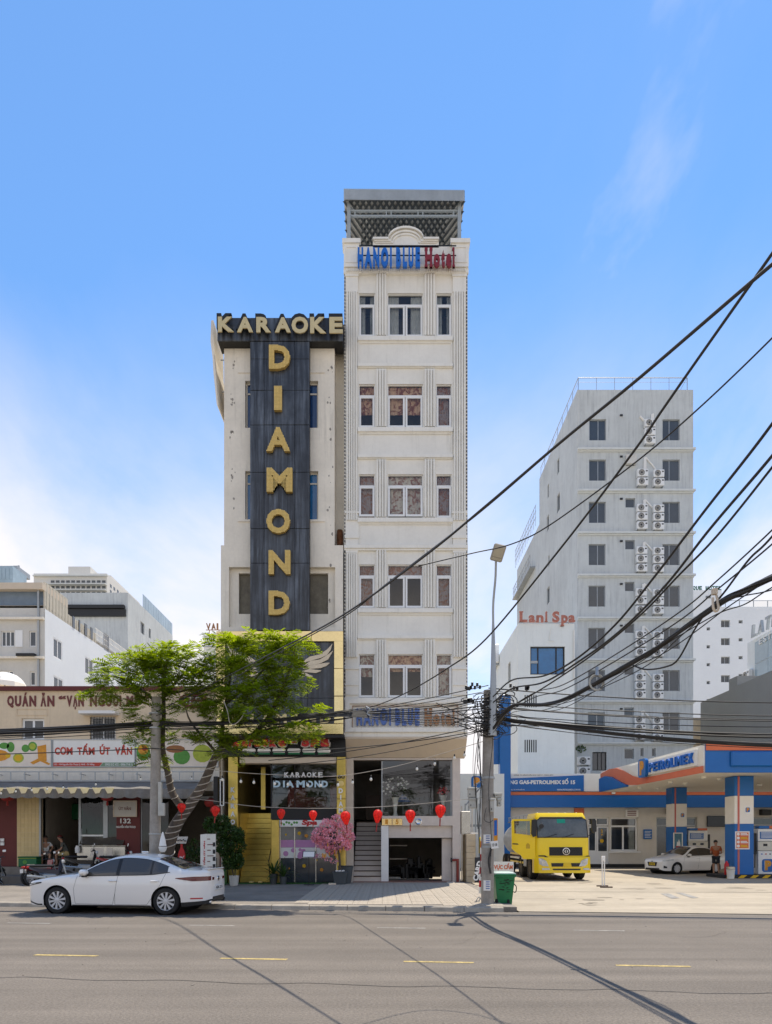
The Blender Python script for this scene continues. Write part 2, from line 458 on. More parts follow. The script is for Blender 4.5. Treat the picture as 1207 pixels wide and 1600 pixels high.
def holes(mb,T,u0,u1,v0,v1,ops,rev=.15):
 """flat wall u0..u1 x v0..v1 with rectangular openings and their reveals"""
 us=sorted({u0,u1,*[a for o in ops for a in o[:2]]});vs=sorted({v0,v1,*[a for o in ops for a in o[2:4]]})
 us=[u for u in us if u0 <= u <= u1];vs=[v for v in vs if v0 <= v <= v1]
 for i in range(len(us)-1):
  for j in range(len(vs)-1):
   cu,cv=(us[i]+us[i+1])/2,(vs[j]+vs[j+1])/2
   if any(o[0] < cu < o[1] and o[2] < cv < o[3] for o in ops): continue
   mb.quad(T(us[i],vs[j],0),T(us[i+1],vs[j],0),T(us[i+1],vs[j+1],0),T(us[i],vs[j+1],0))
 for (a,b,c,d) in [o[:4] for o in ops]:
  for (p,q) in (((a,c),(b,c)),((b,c),(b,d)),((b,d),(a,d)),((a,d),(a,c))):
   mb.quad(T(*p,0),T(*q,0),T(*q,rev),T(*p,rev))
 return mb
def tbox(mb,T,u0,u1,v0,v1,d0,d1):
 P=[T(u0,v0,d0),T(u1,v0,d0),T(u1,v0,d1),T(u0,v0,d1),T(u0,v1,d0),T(u1,v1,d0),T(u1,v1,d1),T(u0,v1,d1)]
 return mb.add(P,[(0,1,5,4),(1,2,6,5),(2,3,7,6),(3,0,4,7),(4,5,6,7),(3,2,1,0)])
def frame(mb,T,u0,u1,v0,v1,d0,d1,w):
 tbox(mb,T,u0,u1,v0,v0+w,d0,d1);tbox(mb,T,u0,u1,v1-w,v1,d0,d1)
 tbox(mb,T,u0,u0+w,v0+w,v1-w,d0,d1);tbox(mb,T,u1-w,u1,v0+w,v1-w,d0,d1)
 return mb
def window(parent,T,u0,u1,v0,v1,rev,mframe,mpane,splits=(),tr=None,w=.05):
 """frame as a part of the building, pane as its sub-part"""
 f=MB();frame(f,T,u0,u1,v0,v1,rev-.06,rev,w)
 for s in splits: tbox(f,T,s-w/2,s+w/2,v0+w,(tr if tr else v1)-w/2 if tr else v1-w,rev-.055,rev-.005)
 if tr: tbox(f,T,u0+w,u1-w,tr-w/2,tr+w/2,rev-.058,rev-.004)
 fo=f.build('window',mframe,parent)
 p=MB();p.quad(T(u0+w*.5,v0+w*.5,rev-.03),T(u1-w*.5,v0+w*.5,rev-.03),T(u1-w*.5,v1-w*.5,rev-.03),T(u0+w*.5,v1-w*.5,rev-.03))
 p.build('pane',mpane,fo)
 return fo
# ================================================================== THE GROUND
def kerb_y(x): return 17.6-0.105*x
g=MB();g.quad((-900,-700,-.25),(900,-700,-.25),(900,1100,-.25),(-900,1100,-.25));struct('ground',g,m_earth)
road=MB()
xs=[-120,-40,-20,-10,0,10,20,40,120]
for a,b in zip(xs,xs[1:]): road.quad((a,kerb_y(a)-14.6,0),(b,kerb_y(b)-14.6,0),(b,kerb_y(b)+.02,0),(a,kerb_y(a)+.02,0))
road_o=struct('road',road,m_asphalt)
pv2=MB()
for a,b in zip(xs,xs[1:]): pv2.add([(a,-22,.12),(b,-22,.12),(b,kerb_y(b)-14.62,.12),(a,kerb_y(a)-14.62,.12),(b,kerb_y(b)-14.62,-.05),(a,kerb_y(a)-14.62,-.05)],[(0,1,2,3),(3,2,4,5)])
struct('far_pavement',pv2,m_pave)
# painted dashes, parts of the road
def road_pt(a,x,dy): return (x,a-.1*x+dy,.004)
def dashes(a,xs,L,wdt,mat,nm):
 for x in xs:
  d=MB();e=ru(-.02,.02)
  d.add([road_pt(a,x-L/2,-wdt/2),road_pt(a,x+L/2,-wdt/2+e),road_pt(a,x+L/2+.02,wdt/2),road_pt(a,x-L/2+.01,wdt/2+e)],[(0,1,2,3)])
  d.build(nm,mat,road_o)
dashes(10.33,[-11.1,-8.1,-5.09,-2.05,.78,3.88,6.9],1.04,.10,m_yline,'lane_dash')
dashes(14.25,[-11.9,-7.87,-3.74,.31,4.3,8.1,12.1],1.0,.09,m_wline,'lane_dash')
# tar-filled crack running along the road and a lighter worn strip
cr=MB();pts=[]
for i in range(60):
 x=-7+i*.27;pts.append((x,8.6-.1*x+.05*sin(i*.9)+ru(-.03,.03),.004))
for p,q in zip(pts,pts[1:]): cr.quad((p[0],p[1]-.008,.004),(q[0],q[1]-.008,.004),(q[0],q[1]+.008,.004),(p[0],p[1]+.008,.004))
cr.build('road_crack',m_blackm,road_o)
m_patch=M('asphalt_patch',(.098,.082,.066),.88,var=.1,scale=.6,bump=.6,bscale=60,grain=.3,gscale=34,lane=.15)
for k in range(3):
 cq=MB();x,y=(-4.5,1.2,5.6)[k],(13.2,12.0,12.9)[k];ang=ru(-.8,.8)
 for i in range(16):
  x2,y2=x+.16*cos(ang),y+.16*sin(ang);cq.quad((x,y-.006,.003),(x2,y2-.006,.003),(x2,y2+.006,.003),(x,y+.006,.003));x,y=x2,y2;ang += ru(-.6,.6)
 cq.build('road_crack',m_patch,road_o)
# small stones and flattened litter
lt=MB()
for i in range(60):
 x,y=ru(-9,9),ru(7.6,16);s=ru(.004,.014)
 lt.box(x-s,x+s,y-s*1.4,y+s*1.4,.001,.008)
lt.build('road_grit',m_pavegrey,road_o,kind='stuff')
# pavement, kerb stones and the tiled stretch
pv=MB()
XL,XR=-60,3.35
pv.add([(XL,kerb_y(XL)+.22,.115),(XR,kerb_y(XR)+.22,.115),(XR,30,.115),(XL,30,.115),
  (XL,kerb_y(XL)+.22,-.1),(XR,kerb_y(XR)+.22,-.1)],[(0,1,2,3),(4,5,1,0)])
pave_o=struct('pavement',pv,m_pavegrey)
kerb_o=None
x=-24.0;first=True
for i in range(28):
 k=MB();x1=x+.985
 j=ru(-.012,.012)
 k.add([(x,kerb_y(x)+j,-.02),(x1,kerb_y(x1)+j,-.02),(x1,kerb_y(x1)+.04+j,.10),(x,kerb_y(x)+.04+j,.10),
           (x,kerb_y(x)+.07+j,.122),(x1,kerb_y(x1)+.07+j,.122),(x1,kerb_y(x1)+.24,.122),(x,kerb_y(x)+.24,.122),(x,kerb_y(x)+.24,-.02),(x1,kerb_y(x1)+.24,-.02)],
          [(0,1,2,3),(3,2,5,4),(4,5,6,7),(0,3,4,7,8),(1,9,6,5,2)])
 if x1 < 3.4: k.build('kerb_stone',m_kerb,pave_o)
 x += 1.0
tile=MB();tile.cbox(-.196,.196,-.196,.196,-.01,.012,.004)
for q in (-.12,-.04,.04,.12): tile.box(q-.025,q+.025,-.185,.185,.012,.0155)
tm=tile.mesh('pavement_tile',m_pave)
spots=[]
for i in range(15):
 for j in range(26):
  tx=-2.5+.4*i+.2;ty=27.5-.4*j
  if ty-.2 > kerb_y(tx)+.26 and tx+.2 < XR: spots.append((tx,ty))
spots.sort(key=lambda p: p[1])
rest=MB()
for i,(tx,ty) in enumerate(spots):
 dz=.117+ru(-.002,.003)
 if i < 290:
  o=bpy.data.objects.new('tile',tm);COL.objects.link(o);o.parent=pave_o;o.location=(tx,ty,dz)
  o.rotation_euler=(ru(-.006,.006),ru(-.006,.006),ru(-.01,.01))
 else:
  rest.box(tx-.196,tx+.196,ty-.196,ty+.196,.11,dz+.012)
rest.build('tile_rows',m_pave,pave_o,kind='stuff')
# petrol station forecourt: two slabs with the drain line between them
ap=MB()
def slab(mb,ya,yb,x0,x1,z):
 n=8
 for i in range(n):
  a=x0+(x1-x0)*i/n;b=x0+(x1-x0)*(i+1)/n
  mb.add([(a,ya(a),z),(b,ya(b),z),(b,yb(b),z),(a,yb(a),z),(a,ya(a),-.1),(b,ya(b),-.1)],[(0,1,2,3),(4,5,1,0)])
 return mb
slab(ap,lambda x: kerb_y(x)+.02,lambda x: 23.8-.03*x,3.36,60,.03)
slab(ap,lambda x: 23.87-.03*x,lambda x: 60,3.36,60,.034)
struct('forecourt',ap,m_concrete)
dr=MB();dr.box(3.36,60,21.5,24.0,-.02,-.012);struct('drain_ground',dr,m_blackm)
gut=MB()
for i in range(40):
 a=3.2+i*.5;b=a+.5;j0=.02*sin(a*2.1);j1=.02*sin(b*2.1)
 gut.quad((a,kerb_y(a)-.16+j0,.003),(b,kerb_y(b)-.16+j1,.003),(b,kerb_y(b)+.018,.003),(a,kerb_y(a)+.018,.003))
gut.build('gutter_dirt',m_pavegrey,road_o)
# ================================================================== THE BLUE HOTEL
YH,YG=26.9,27.7
KH,KG=F/YH,F/YG
def hx(px): return (px-CX)/KH
def hz(py): return H-(py-HY)/KH
def gx(px): return (px-CX)/KG
def gz(py): return H-(py-HY)/KG
hotel=thing('hotel','tall narrow cream hotel with five rows of white windows and fluted pilasters','hotel',(hx(634),YH,.12))
HX0,HX1=hx(538),hx(731)
ROWS=[458,600,741,882,1022]
WX=[(561,586),(606,661),(682,706)]
ops=[]
for r in ROWS:
 for a,b in WX: ops.append((hx(a),hx(b),hz(r+68),hz(r)))
wall=MB();T=T_front(YH)
holes(wall,T,HX0,HX1,hz(1151),hz(385),ops,.16)
DEP=15.0
# flanks, back and flat roof
for xx in (HX0,HX1): wall.quad((xx,YH,hz(1151)),(xx,YH+DEP,hz(1151)),(xx,YH+DEP,hz(385)),(xx,YH,hz(385)))
wall.quad((HX0,YH+DEP,0),(HX1,YH+DEP,0),(HX1,YH+DEP,hz(385)),(HX0,YH+DEP,hz(385)))
wall.quad((HX0,YH,hz(430)),(HX1,YH,hz(430)),(HX1,YH+DEP,hz(430)),(HX0,YH+DEP,hz(430)))
wall.quad((HX0,YH+.3,hz(1160)),(HX1,YH+.3,hz(1160)),(HX1,YH+DEP,hz(1160)),(HX0,YH+DEP,hz(1160)))
wall.build('wall',m_hotel,hotel)
# floors behind the windows
for r in ROWS:
 fl=MB();fl.box(HX0+.02,HX1-.02,YH+1.6,YH+1.7,hz(r+110),hz(r-10));fl.box(HX0+.02,HX1-.02,YH+.2,YH+1.6,hz(r+112),hz(r+108))
 fl.box(HX0+.02,HX1-.02,YH+.2,YH+1.6,hz(r-14),hz(r-18))
 fl.build('room',m_inner,hotel)
kinds={(0,0): 3,(0,1): 3,(0,2): 3,(1,0): 0,(1,1): 0,(1,2): 1,(2,0): 1,(2,1): 2,(2,2): 1,(3,0): 1,(3,1): None,(3,2): 1,(4,0): 2,(4,1): 0,(4,2): 2}
for ri,r in enumerate(ROWS):
 for wi,(a,b) in enumerate(WX):
  u0,u1,v0,v1=hx(a),hx(b),hz(r+68),hz(r);tr=hz(r+17.5)
  f=MB()
  frame(f,T,u0,u1,v0,v1,.07,.13,.03)
  tbox(f,T,u0+.03,u1-.03,tr-.03,tr+.03,.05,.14)
  sash=[(u0,u1)] if wi != 1 else [(u0,(u0+u1)/2),((u0+u1)/2,u1)]
  fo=f.build('window',m_upvc,hotel)
  for (p,q) in sash:
   open_=(ri == 2 and wi < 2)
   s=MB();d0=.02
   frame(s,T,p+.012,q-.012,v0+.02,tr-.03,d0,d0+.05,.075)
   so=s.build('sash',m_upvc,fo)
   g=MB();g.quad(T(p+.08,v0+.08,d0+.03),T(q-.08,v0+.08,d0+.03),T(q-.08,tr-.1,d0+.03),T(p+.08,tr-.1,d0+.03));g.build('pane',m_glass,fo)
   if open_:      # pushed out at the foot, hinged along the transom
    for o_ in (so,):
     M_=Matrix.Translation(Vector((0,YH,tr-.03))-wloc(hotel)) @ Matrix.Rotation(R(-5),4,'X') @ Matrix.Translation(-(Vector((0,YH,tr-.03))-wloc(hotel)))
     o_.data.transform(M_)
  g=MB();g.quad(T(u0+.03,tr,.1),T(u1-.03,tr,.1),T(u1-.03,v1-.03,.1),T(u0+.03,v1-.03,.1));g.build('pane',m_glass,fo)
  kd=kinds[(ri,wi)]
  # curtain: a wavy sheet hung behind the glass
  cu=MB();n=26
  drop={3: 0,0: .35,1: 0,2: .1}.get(kd,None)
  if ri == 4: drop={0: .5,1: .62,2: 0}[wi]
  if ri == 3 and wi == 1: kd,drop=1,.74
  zb=v0+(v1-v0)*(drop or 0)
  spans=[(u0+.02,u1-.02)]
  if ri == 0: spans=[(u0+.02,u0+(u1-u0)*.4),(u1-(u1-u0)*.3,u1-.02)] if wi != 1 else [(u0+.02,u0+(u1-u0)*.32),(u1-(u1-u0)*.34,u1-.02)]
  for (p,q) in spans:
   for i in range(n):
    ua,ub=p+(q-p)*i/n,p+(q-p)*(i+1)/n
    da,db=.19+.02*sin(i*1.7),.19+.02*sin((i+1)*1.7)
    cu.quad(T(ua,zb,da),T(ub,zb,db),T(ub,v1-.02,db),T(ua,v1-.02,da))
  cu.build('curtain',m_cur[kd],fo)
def fluted(mb,T,u0,u1,v0,v1,n,d=.11):
 """pilaster: flat field with n ribs standing proud"""
 tbox(mb,T,u0,u1,v0,v1,-d*.3,.0)
 w=(u1-u0)/n
 for i in range(n): tbox(mb,T,u0+i*w+w*.2,u0+(i+1)*w-w*.2,v0+.02,v1-.02,-d,-d*.3+.002)
for ri,r in enumerate(ROWS):
 for (a,b) in ((588,604.5),(663,680.5)):
  p=MB();fluted(p,T,hx(a),hx(b),hz(r+69),hz(r-22 if ri else r-28),4)
  p.build('pilaster',m_hoteltrim,hotel)
 # ledges over and under the spandrel panel
 for (y0,y1,d,nm) in ((r+76,r+69.5,.10,'window_ledge'),(r+116.5,r+112,.10,'cornice')):
  if ri == 4 and nm == 'cornice': continue
  l=MB();tbox(l,T,hx(559.5),hx(707.5),hz(y0),hz(y1),-d,.0);tbox(l,T,hx(560),hx(707),hz(y0)-.035,hz(y0),-d*.55,0)
  l.build(nm,m_hoteltrim,hotel)
 if ri < 4:
  sp=MB();frame(sp,T,hx(560),hx(707),hz(r+111.8),hz(r+77.2),-.035,.0,.05);sp.build('spandrel_panel',m_hotel,hotel)
# outer pilasters in lengths between their capitals
for (a,b) in ((541.5,559),(708.5,728)):
 for (y0,y1,cap) in ((815,458,430),(1028,865,838)):
  p=MB();fluted(p,T,hx(a),hx(b),hz(y0),hz(y1),5)
  p.build('pilaster',m_hoteltrim,hotel)
  c=MB();tbox(c,T,hx(a)-.02,hx(b)+.02,hz(y1-.3),hz(cap),-.07,0);tbox(c,T,hx(a)-.05,hx(b)+.05,hz(cap)-.11,hz(cap)+.02,-.1,-.071)
  c.build('capital',m_hoteltrim,hotel)
 for (y0,y1) in ((840,803),(1086,1046)):
  c=MB();tbox(c,T,hx(a)-.03,hx(b)+.03,hz(y0),hz(y1),-.05,0)
  tbox(c,T,hx(a)-.06,hx(b)+.06,hz(y1)-.01,hz(y1)+.07,-.09,0);tbox(c,T,hx(a)-.045,hx(b)+.045,hz(y0 if y0 < 900 else 1070)-.04,hz(y0 if y0 < 900 else 1070)+.02,-.08,-.051)
  c.build('pilaster_base',m_hoteltrim,hotel)
b=MB();tbox(b,T,hx(538.5),hx(731),hz(858),hz(853),-.12,-.0);tbox(b,T,hx(538.5),hx(731),hz(861),hz(858.2),-.078,0);b.build('cornice',m_hoteltrim,hotel)
# parapet: corner blocks, middle field, dentils, arch
pa=MB()
tbox(pa,T,hx(537.5),hx(732),hz(430),hz(423),-.12,0);tbox(pa,T,hx(538),hx(731.5),hz(423),hz(419),-.2,0)
pa.build('cornice',m_hoteltrim,hotel)
de=MB()
for i in range(54): u=hx(542)+i*(hx(729)-hx(542))/54;tbox(de,T,u,u+.048,hz(428.5),hz(424.5),-.17,-.121)
de.build('dentils',m_hoteltrim,hotel,kind='stuff')
for (a,b_) in ((538,562),(706,732)):
 c=MB();tbox(c,T,hx(a),hx(b_),hz(419),hz(386),-.16,0);tbox(c,T,hx(a)-.06,hx(b_)+.05,hz(386),hz(379.5),-.22,.3)
 frame(c,T,hx(a+3),hx(b_-3),hz(416),hz(391),-.185,-.16,.04);c.build('parapet_block',m_hoteltrim,hotel)
ar=MB();T0=T
cxm,rz=hx(634.5),hz(379)
pts=[T0(hx(583),hz(387),0),T0(hx(583),hz(374),0),T0(hx(607),hz(374),0)]
for i in range(13):
 t=PI-PI*i/12;pts.append(T0(cxm+.70*cos(t)*(27.5/27.7),hz(375)+.46*sin(t),0))
pts += [T0(hx(662),hz(374),0),T0(hx(686),hz(374),0),T0(hx(686),hz(387),0)]
ar.prism(pts,(0,.25,0));aro=ar.build('pediment',m_hotel,hotel)
mo=MB()     # moulding bands following the outline
for (gr,dd) in ((0.0,-.12),(.11,-.07),(.2,-.035)):
 path=[(hx(583)+gr*.5,hz(374)-gr*.45),(hx(606.5)+gr*.4,hz(374)-gr*.45)]
 path += [(cxm+(.70-gr)*cos(PI-PI*i/12),hz(375)-gr*.3+(.46-gr*.7)*sin(PI-PI*i/12)) for i in range(13)]
 path += [(hx(662.5)-gr*.4,hz(374)-gr*.45),(hx(686)-gr*.5,hz(374)-gr*.45)]
 for (p,q) in zip(path,path[1:]):
  mo.prism([(p[0],YH,p[1]),(q[0],YH,q[1]),(q[0],YH,q[1]-.075),(p[0],YH,p[1]-.075)],(0,dd,0))
mo.build('pediment_moulding',m_hoteltrim,hotel)
# strips of little bulbs up both edges
for xx in (hx(539.3),hx(729.6)):
 bs=MB()
 n=118
 for i in range(n):
  z=hz(1088)+(hz(424)-hz(1088))*i/n;bs.box(xx-.016,xx+.016,YH-.05,YH-.002,z-.035,z+.035)
 bs.build('bulb_strip',m_plastic,hotel,kind='stuff')
# projecting sign box course, drip and the sloped tan soffit under the overhang
lw=MB();frame(lw,T,hx(540),hx(729),hz(1144),hz(1093),-.09,0,.17)
lw.build('sign_surround',m_hoteltrim,hotel)
so=MB()
zb=gz(1184);
so.prism([(HX0+.02,YH+.01,hz(1151)),(HX0+.02,YH+.01,hz(1154)),(HX0+.02,YG-.02,zb),(HX0+.02,YG+.3,zb),(HX0+.02,YG+.3,hz(1151)-.01)],(HX1-HX0-.04,0,0))
so.build('soffit',m_tan,hotel)
for pxs in (583,634,683):
 j=MB();j.prism([(hx(pxs)-.006,YH-.004,hz(1154)),(hx(pxs)+.006,YH-.004,hz(1154)),(hx(pxs)+.006,YG-.034,zb+.01),(hx(pxs)-.006,YG-.034,zb+.01)],(0,.012,-.002));j.build('panel_joint',m_stone,hotel)
# ground floor: piers, stairs, glass front, garage
Tg=T_front(YG)
for (a,b_) in ((541,552.5),(707.5,719.5)):
 p=MB();tbox(p,Tg,gx(a),gx(b_),.11,zb-.005,0,.5);p.build('pier',m_stone,hotel)
lin=MB();tbox(lin,Tg,gx(552.5),gx(707.5),gz(1187),zb-.004,.03,.4);lin.build('lintel',m_stone,hotel)
# room behind
rm=MB();X0,X1=gx(541.5),gx(719)
rm.quad((X0,YG+7,0),(X1,YG+7,0),(X1,YG+7,zb),(X0,YG+7,zb))
for xx in (X0,X1): rm.quad((xx,YG+.5,0),(xx,YG+7,0),(xx,YG+7,zb),(xx,YG+.5,zb))
rm.quad((X0,YG,zb-.002),(X1,YG,zb-.002),(X1,YG+7,zb-.002),(X0,YG+7,zb-.002))
rm.quad((gx(597),YG+.4,gz(1277)),(X1,YG+.4,gz(1277)),(X1,YG+7,gz(1277)),(gx(597),YG+7,gz(1277)))
rm.quad((X0,YG+3.6,gz(1277)),(gx(597),YG+3.6,gz(1277)),(gx(597),YG+7,gz(1277)),(X0,YG+7,gz(1277)))
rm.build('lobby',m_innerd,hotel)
dk=MB();dk.box(gx(566),gx(592),YG+5.2,YG+5.3,gz(1277),gz(1229));dk.build('lobby_door',m_wood,hotel)
# balcony wall band over the garage
bw=MB();tbox(bw,Tg,gx(597),gx(707.4),gz(1290),gz(1275),-.02,.35);bw.build('balcony_band',m_stone,hotel)
b2=MB();tbox(b2,Tg,gx(608),gx(707.4),gz(1309),gz(1290)-.004,.12,.4);b2.build('garage_header',m_stone,hotel)
b3=MB();tbox(b3,Tg,gx(596),gx(607.5),.11,gz(1290)-.003,-.015,4.0);b3.build('stair_wall',m_white,hotel)
b4=MB();tbox(b4,Tg,gx(692),gx(707),.11,gz(1310),.3,.6);b4.build('garage_jamb',m_stone,hotel)
b5=MB();b5.box(gx(552.6),gx(707.4),YG-.32,YG+.6,.1,.155);b5.build('threshold',m_redpaint if False else M('red_granite',(.26,.13,.10),.4,var=.1),hotel)
gl=MB();gl.quad((gx(597),YG+.2,gz(1275)),(gx(707.4),YG+.2,gz(1275)),(gx(707.4),YG+.2,gz(1188)),(gx(597),YG+.2,gz(1188)));gl.build('shop_window',m_glassdark,hotel)
gf=MB();tbox(gf,Tg,gx(596.3),gx(598),gz(1276),gz(1188),.17,.23);tbox(gf,Tg,gx(705),gx(707.4),gz(1275),gz(1188),.17,.23);gf.build('window_frame',m_galv,hotel)
# entrance steps: each riser pale with a dark nosing
nst=12;zt,z0=gz(1281),.155
for i in range(nst):
 s=MB();z1=z0+(zt-z0)*(i+1)/nst;y0=YG+.05+i*.27
 s.box(gx(552.8),gx(595.8),y0,YG+3.7,z0+(zt-z0)*i/nst,z1-.032)
 so_=s.build('step',m_stone,hotel)
 n=MB();n.box(gx(552.8),gx(595.8),y0-.025,y0+.27,z1-.031,z1);n.build('nosing',m_wood,so_)
# garage interior with shelves
gi=MB();gi.quad((gx(608),YG+6,0),(gx(707),YG+6,0),(gx(707),YG+6,gz(1290)),(gx(608),YG+6,gz(1290)))
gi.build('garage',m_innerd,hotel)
for z in (.95,1.55): q=MB();q.box(gx(610),gx(640),YG+3,YG+3.4,z,z+.05);q.build('garage_shelf',m_stone,hotel)
gs=MB()
for i in range(26):
 a=ru(612,688);h_=ru(.2,.7);w_=ru(.12,.3)
 gs.cbox(gx(a),gx(a)+w_,YG+2.4,YG+2.9,.12+rnd.choice((0,0,.5)),.12+h_+rnd.choice((0,.3)),.03)
gs.build('stored_goods',m_blackm,hotel,kind='stuff')
# roof shelter
rs=MB();yR=YH+1.15
def rz_(py): return H-(py-HY)*yR/F
def rx_(px): return (px-CX)*yR/F
n=62;yR -= .3
a,b_=rx_(537.5),rx_(726.5)
for i in range(n):
 u0=a+(b_-a)*i/n;u1=a+(b_-a)*(i+.5)/n;u2=a+(b_-a)*(i+1)/n
 z0_,z1_=rz_(311.5+2*i/n),rz_(294.5+2*i/n)
 rs.quad((u0,yR,z0_),(u1,yR,z0_),(u1,yR,z1_),(u0,yR,z1_));rs.quad((u1,yR,z0_),(u1,yR+.02,z0_),(u1,yR+.02,z1_),(u1,yR,z1_))
 rs.quad((u1,yR+.02,z0_),(u2,yR+.02,z0_),(u2,yR+.02,z1_),(u1,yR+.02,z1_));rs.quad((u2,yR+.02,z0_),(u2,yR,z0_),(u2,yR,z1_),(u2,yR+.02,z1_))
rs.build('roof_fascia',m_tin,hotel)
zr=rz_(300);yR += .3
rt=MB();rt.box(a,b_,yR-.27,yR+9.5,zr+.02,zr+.06);rt.build('roof',m_tin,hotel)
und=MB();und.quad((a,yR-.26,zr-.2),(b_,yR-.26,zr-.2),(b_,yR+9.4,zr+.0),(a,yR+9.4,zr+.0));und.build('roof_underside',m_meshl,hotel)
# diagonal lattice hung under the roof
la=MB();wd=b_-a
for i in range(-40,41):
 for s in (1,-1):
  p0=(a+(i*.22) % 1e9 if False else a+wd/2+i*.24,yR-.2);L=9.0
  segs=[]
  x0_,x1_=p0[0]-s*L/2*.55,p0[0]+s*L/2*.55
  y0_,y1_=yR-.2,yR+8.8
  # clip in X
  t0,t1=0.0,1.0
  dx=x1_-x0_
  ta,tb=sorted(((a-x0_)/dx,(b_-x0_)/dx));t0,t1=max(t0,ta),min(t1,tb)
  if t1-t0 < .02: continue
  pa_=(x0_+dx*t0,y0_+(y1_-y0_)*t0);pb_=(x0_+dx*t1,y0_+(y1_-y0_)*t1)
  la.quad((pa_[0]-.055,pa_[1],zr-.25),(pa_[0]+.055,pa_[1],zr-.25),(pb_[0]+.055,pb_[1],zr-.1),(pb_[0]-.055,pb_[1],zr-.1))
la.build('roof_lattice',m_mesh,hotel,kind='stuff')
for (xx,yy) in ((rx_(545.5),yR),(rx_(718),yR),(a+.1,yR+8.5),(b_-.1,yR+8.5)):
 p=MB();p.box(xx-.07,xx+.07,yy-.07,yy+.07,hz(430),zr-.05);p.build('roof_post',m_steel,hotel)
tr_=MB()
for py in (330,338): z=rz_(py);tr_.box(rx_(547),rx_(716.5),yR-.035,yR+.035,z-.035,z+.035)
for px in (555,604,611.5,653.5,661,709): tr_.box(rx_(px)-.025,rx_(px)+.025,yR-.03,yR+.03,rz_(338)+.035,rz_(330)-.035)
for s_,xx in ((1,rx_(546)),(-1,rx_(717.5))): tr_.tube([(xx,yR,rz_(322)),(xx+s_*.22,yR,rz_(329))],.02)
tr_.build('roof_truss',m_steel,hotel)
rb=MB();rb.box(rx_(546),rx_(725),yR+.2,yR+.25,rz_(382),rz_(379));
for i in range(9): z=rz_(379)+.0;rb.tube([(b_-.0,yR+.3+i*.5,hz(386)),(b_-.0,yR+.3+i*.5,hz(345))],.02)
rb.tube([(b_,yR+.1,hz(345)),(b_,yR+4.5,hz(345))],.02);rb.tube([(b_,yR+.1,hz(385)),(b_,yR+.7,hz(345))],.015)
rb.build('roof_railing',m_steel,hotel)
bk=MB();bk.box(a+.15,b_-.15,yR+8.6,yR+8.7,hz(430),zr-.15);bk.build('roof_back_screen',m_mesh,hotel)
# rooftop letters, each a letter on two rails
def slab_letters(parent,specs,Y,zb,dep,mats,bold=.06):
 for (ch,x0,x1,y0,y1,mi) in specs:
  mb=MB();w_,h_=x1-x0,y1-y0
  put_text(mb,ch,(x0,Y,y0),w_,h_,dep,bold)
  if mi == 1:      # slab feet on the capital and the ascender
   t=h_*.11
   if ch == 'H':
    for q in (x0+w_*.16,x1-w_*.16):
     for zz in (y0,y1-t): mb.box(q-w_*.22,q+w_*.22,Y-dep*.98,Y-.001,zz,zz+t)
   if ch == 'l': mb.box(x0-w_*.25,x1+w_*.25,Y-dep*.98,Y-.001,y0,y0+t)
   if ch == 'l': mb.box(x0-w_*.4,x0+w_*.3,Y-dep*.98,Y-.001,y1-t,y1)
  mb.build('letter',mats[mi],parent)
def hotel_words(parent,top,bot,left,right,Y,mats,dep):
 k=F/Y
 X=lambda f: ((left+(right-left)*f)-CX)/k
 Z=lambda g: H-((bot+(top-bot)*g)-HY)/k
 # fractions of the whole word line
 L=[('H',0,.056),('A',.07,.147),('N',.158,.222),('O',.238,.315),('I',.332,.35),
         ('B',.394,.444),('L',.464,.507),('U',.522,.573),('E',.594,.641)]
 sp=[(c,X(a),X(b_),Z(0),Z(1),0) for c,a,b_ in L]
 sp += [('H',X(.692),X(.765),Z(0),Z(1),1),('o',X(.78),X(.845),Z(0),Z(.66),1),('t',X(.86),X(.895),Z(0),Z(.88),1),('e',X(.908),X(.965),Z(0),Z(.68),1),('l',X(.978),X(.995),Z(0),Z(1),1)]
 slab_letters(parent,sp,Y,0,dep,mats)
yS=YH-.32
hs=thing('hotel_sign','blue and dark red raised hotel name letters standing on the rooftop parapet','sign',(hx(634),yS,hz(420)))
hotel_words(hs,389.5,420,559.5,711,yS,[m_bluelet,m_redlet],.1)
rl=MB()
for py in (394,409): rl.box(hx(562),hx(712),yS+.015,yS+.045,hz(py)-.015,hz(py)+.015)
for px in (565,600,640,680,708): rl.box(hx(px)-.012,hx(px)+.012,yS+.046,YH-.12,hz(409)-.012,hz(409)+.012)
rl.build('mounting_rail',m_blackm,hs)
yS2=YH-.05
hs2=thing('hotel_sign','faded blue and rusty brown hotel name letters above the entrance overhang','sign',(hx(634),yS2,hz(1134)))
hotel_words(hs2,1107.5,1134,557.5,711,yS2,[m_fadeblue,m_rustlet],.1)
hb=MB();frame(hb,T_front(yS2),hx(551),hx(716),hz(1139),hz(1103),-.02,.02,.02);hb.build('sign_outline',m_rustlet,hs2)
# house number plates and the bell light on the band
np_=thing('number_plaque','pair of small gold and orange house number plaques on the balcony band','plaque',(gx(613),YG-.05,gz(1288)))
for i,ch in enumerate('15'):
 p=MB();p.cbox(gx(597+i*16.5),gx(612.5+i*16.5),YG-.06,YG-.025,gz(1289.5),gz(1279),.008);p.build('plate',m_gold,np_)
 p=MB();put_text(p,ch,(gx(602+i*16.5),YG-.061,gz(1288)),.12,.2,.01,.05);p.build('numeral',m_orange,np_)
ws=thing('emblem_disc','round chrome emblem disc fixed on the balcony band over the garage','emblem',(gx(654.5),YG-.03,gz(1284)))
e=MB();e.lathe([(.13,0),(.13,-.03),(.1,-.05),(.08,-.035),(.02,-.03)],(gx(654.5),YG-.022,gz(1284)),20,'y');e.build('disc',m_chrome,ws,smooth=40)
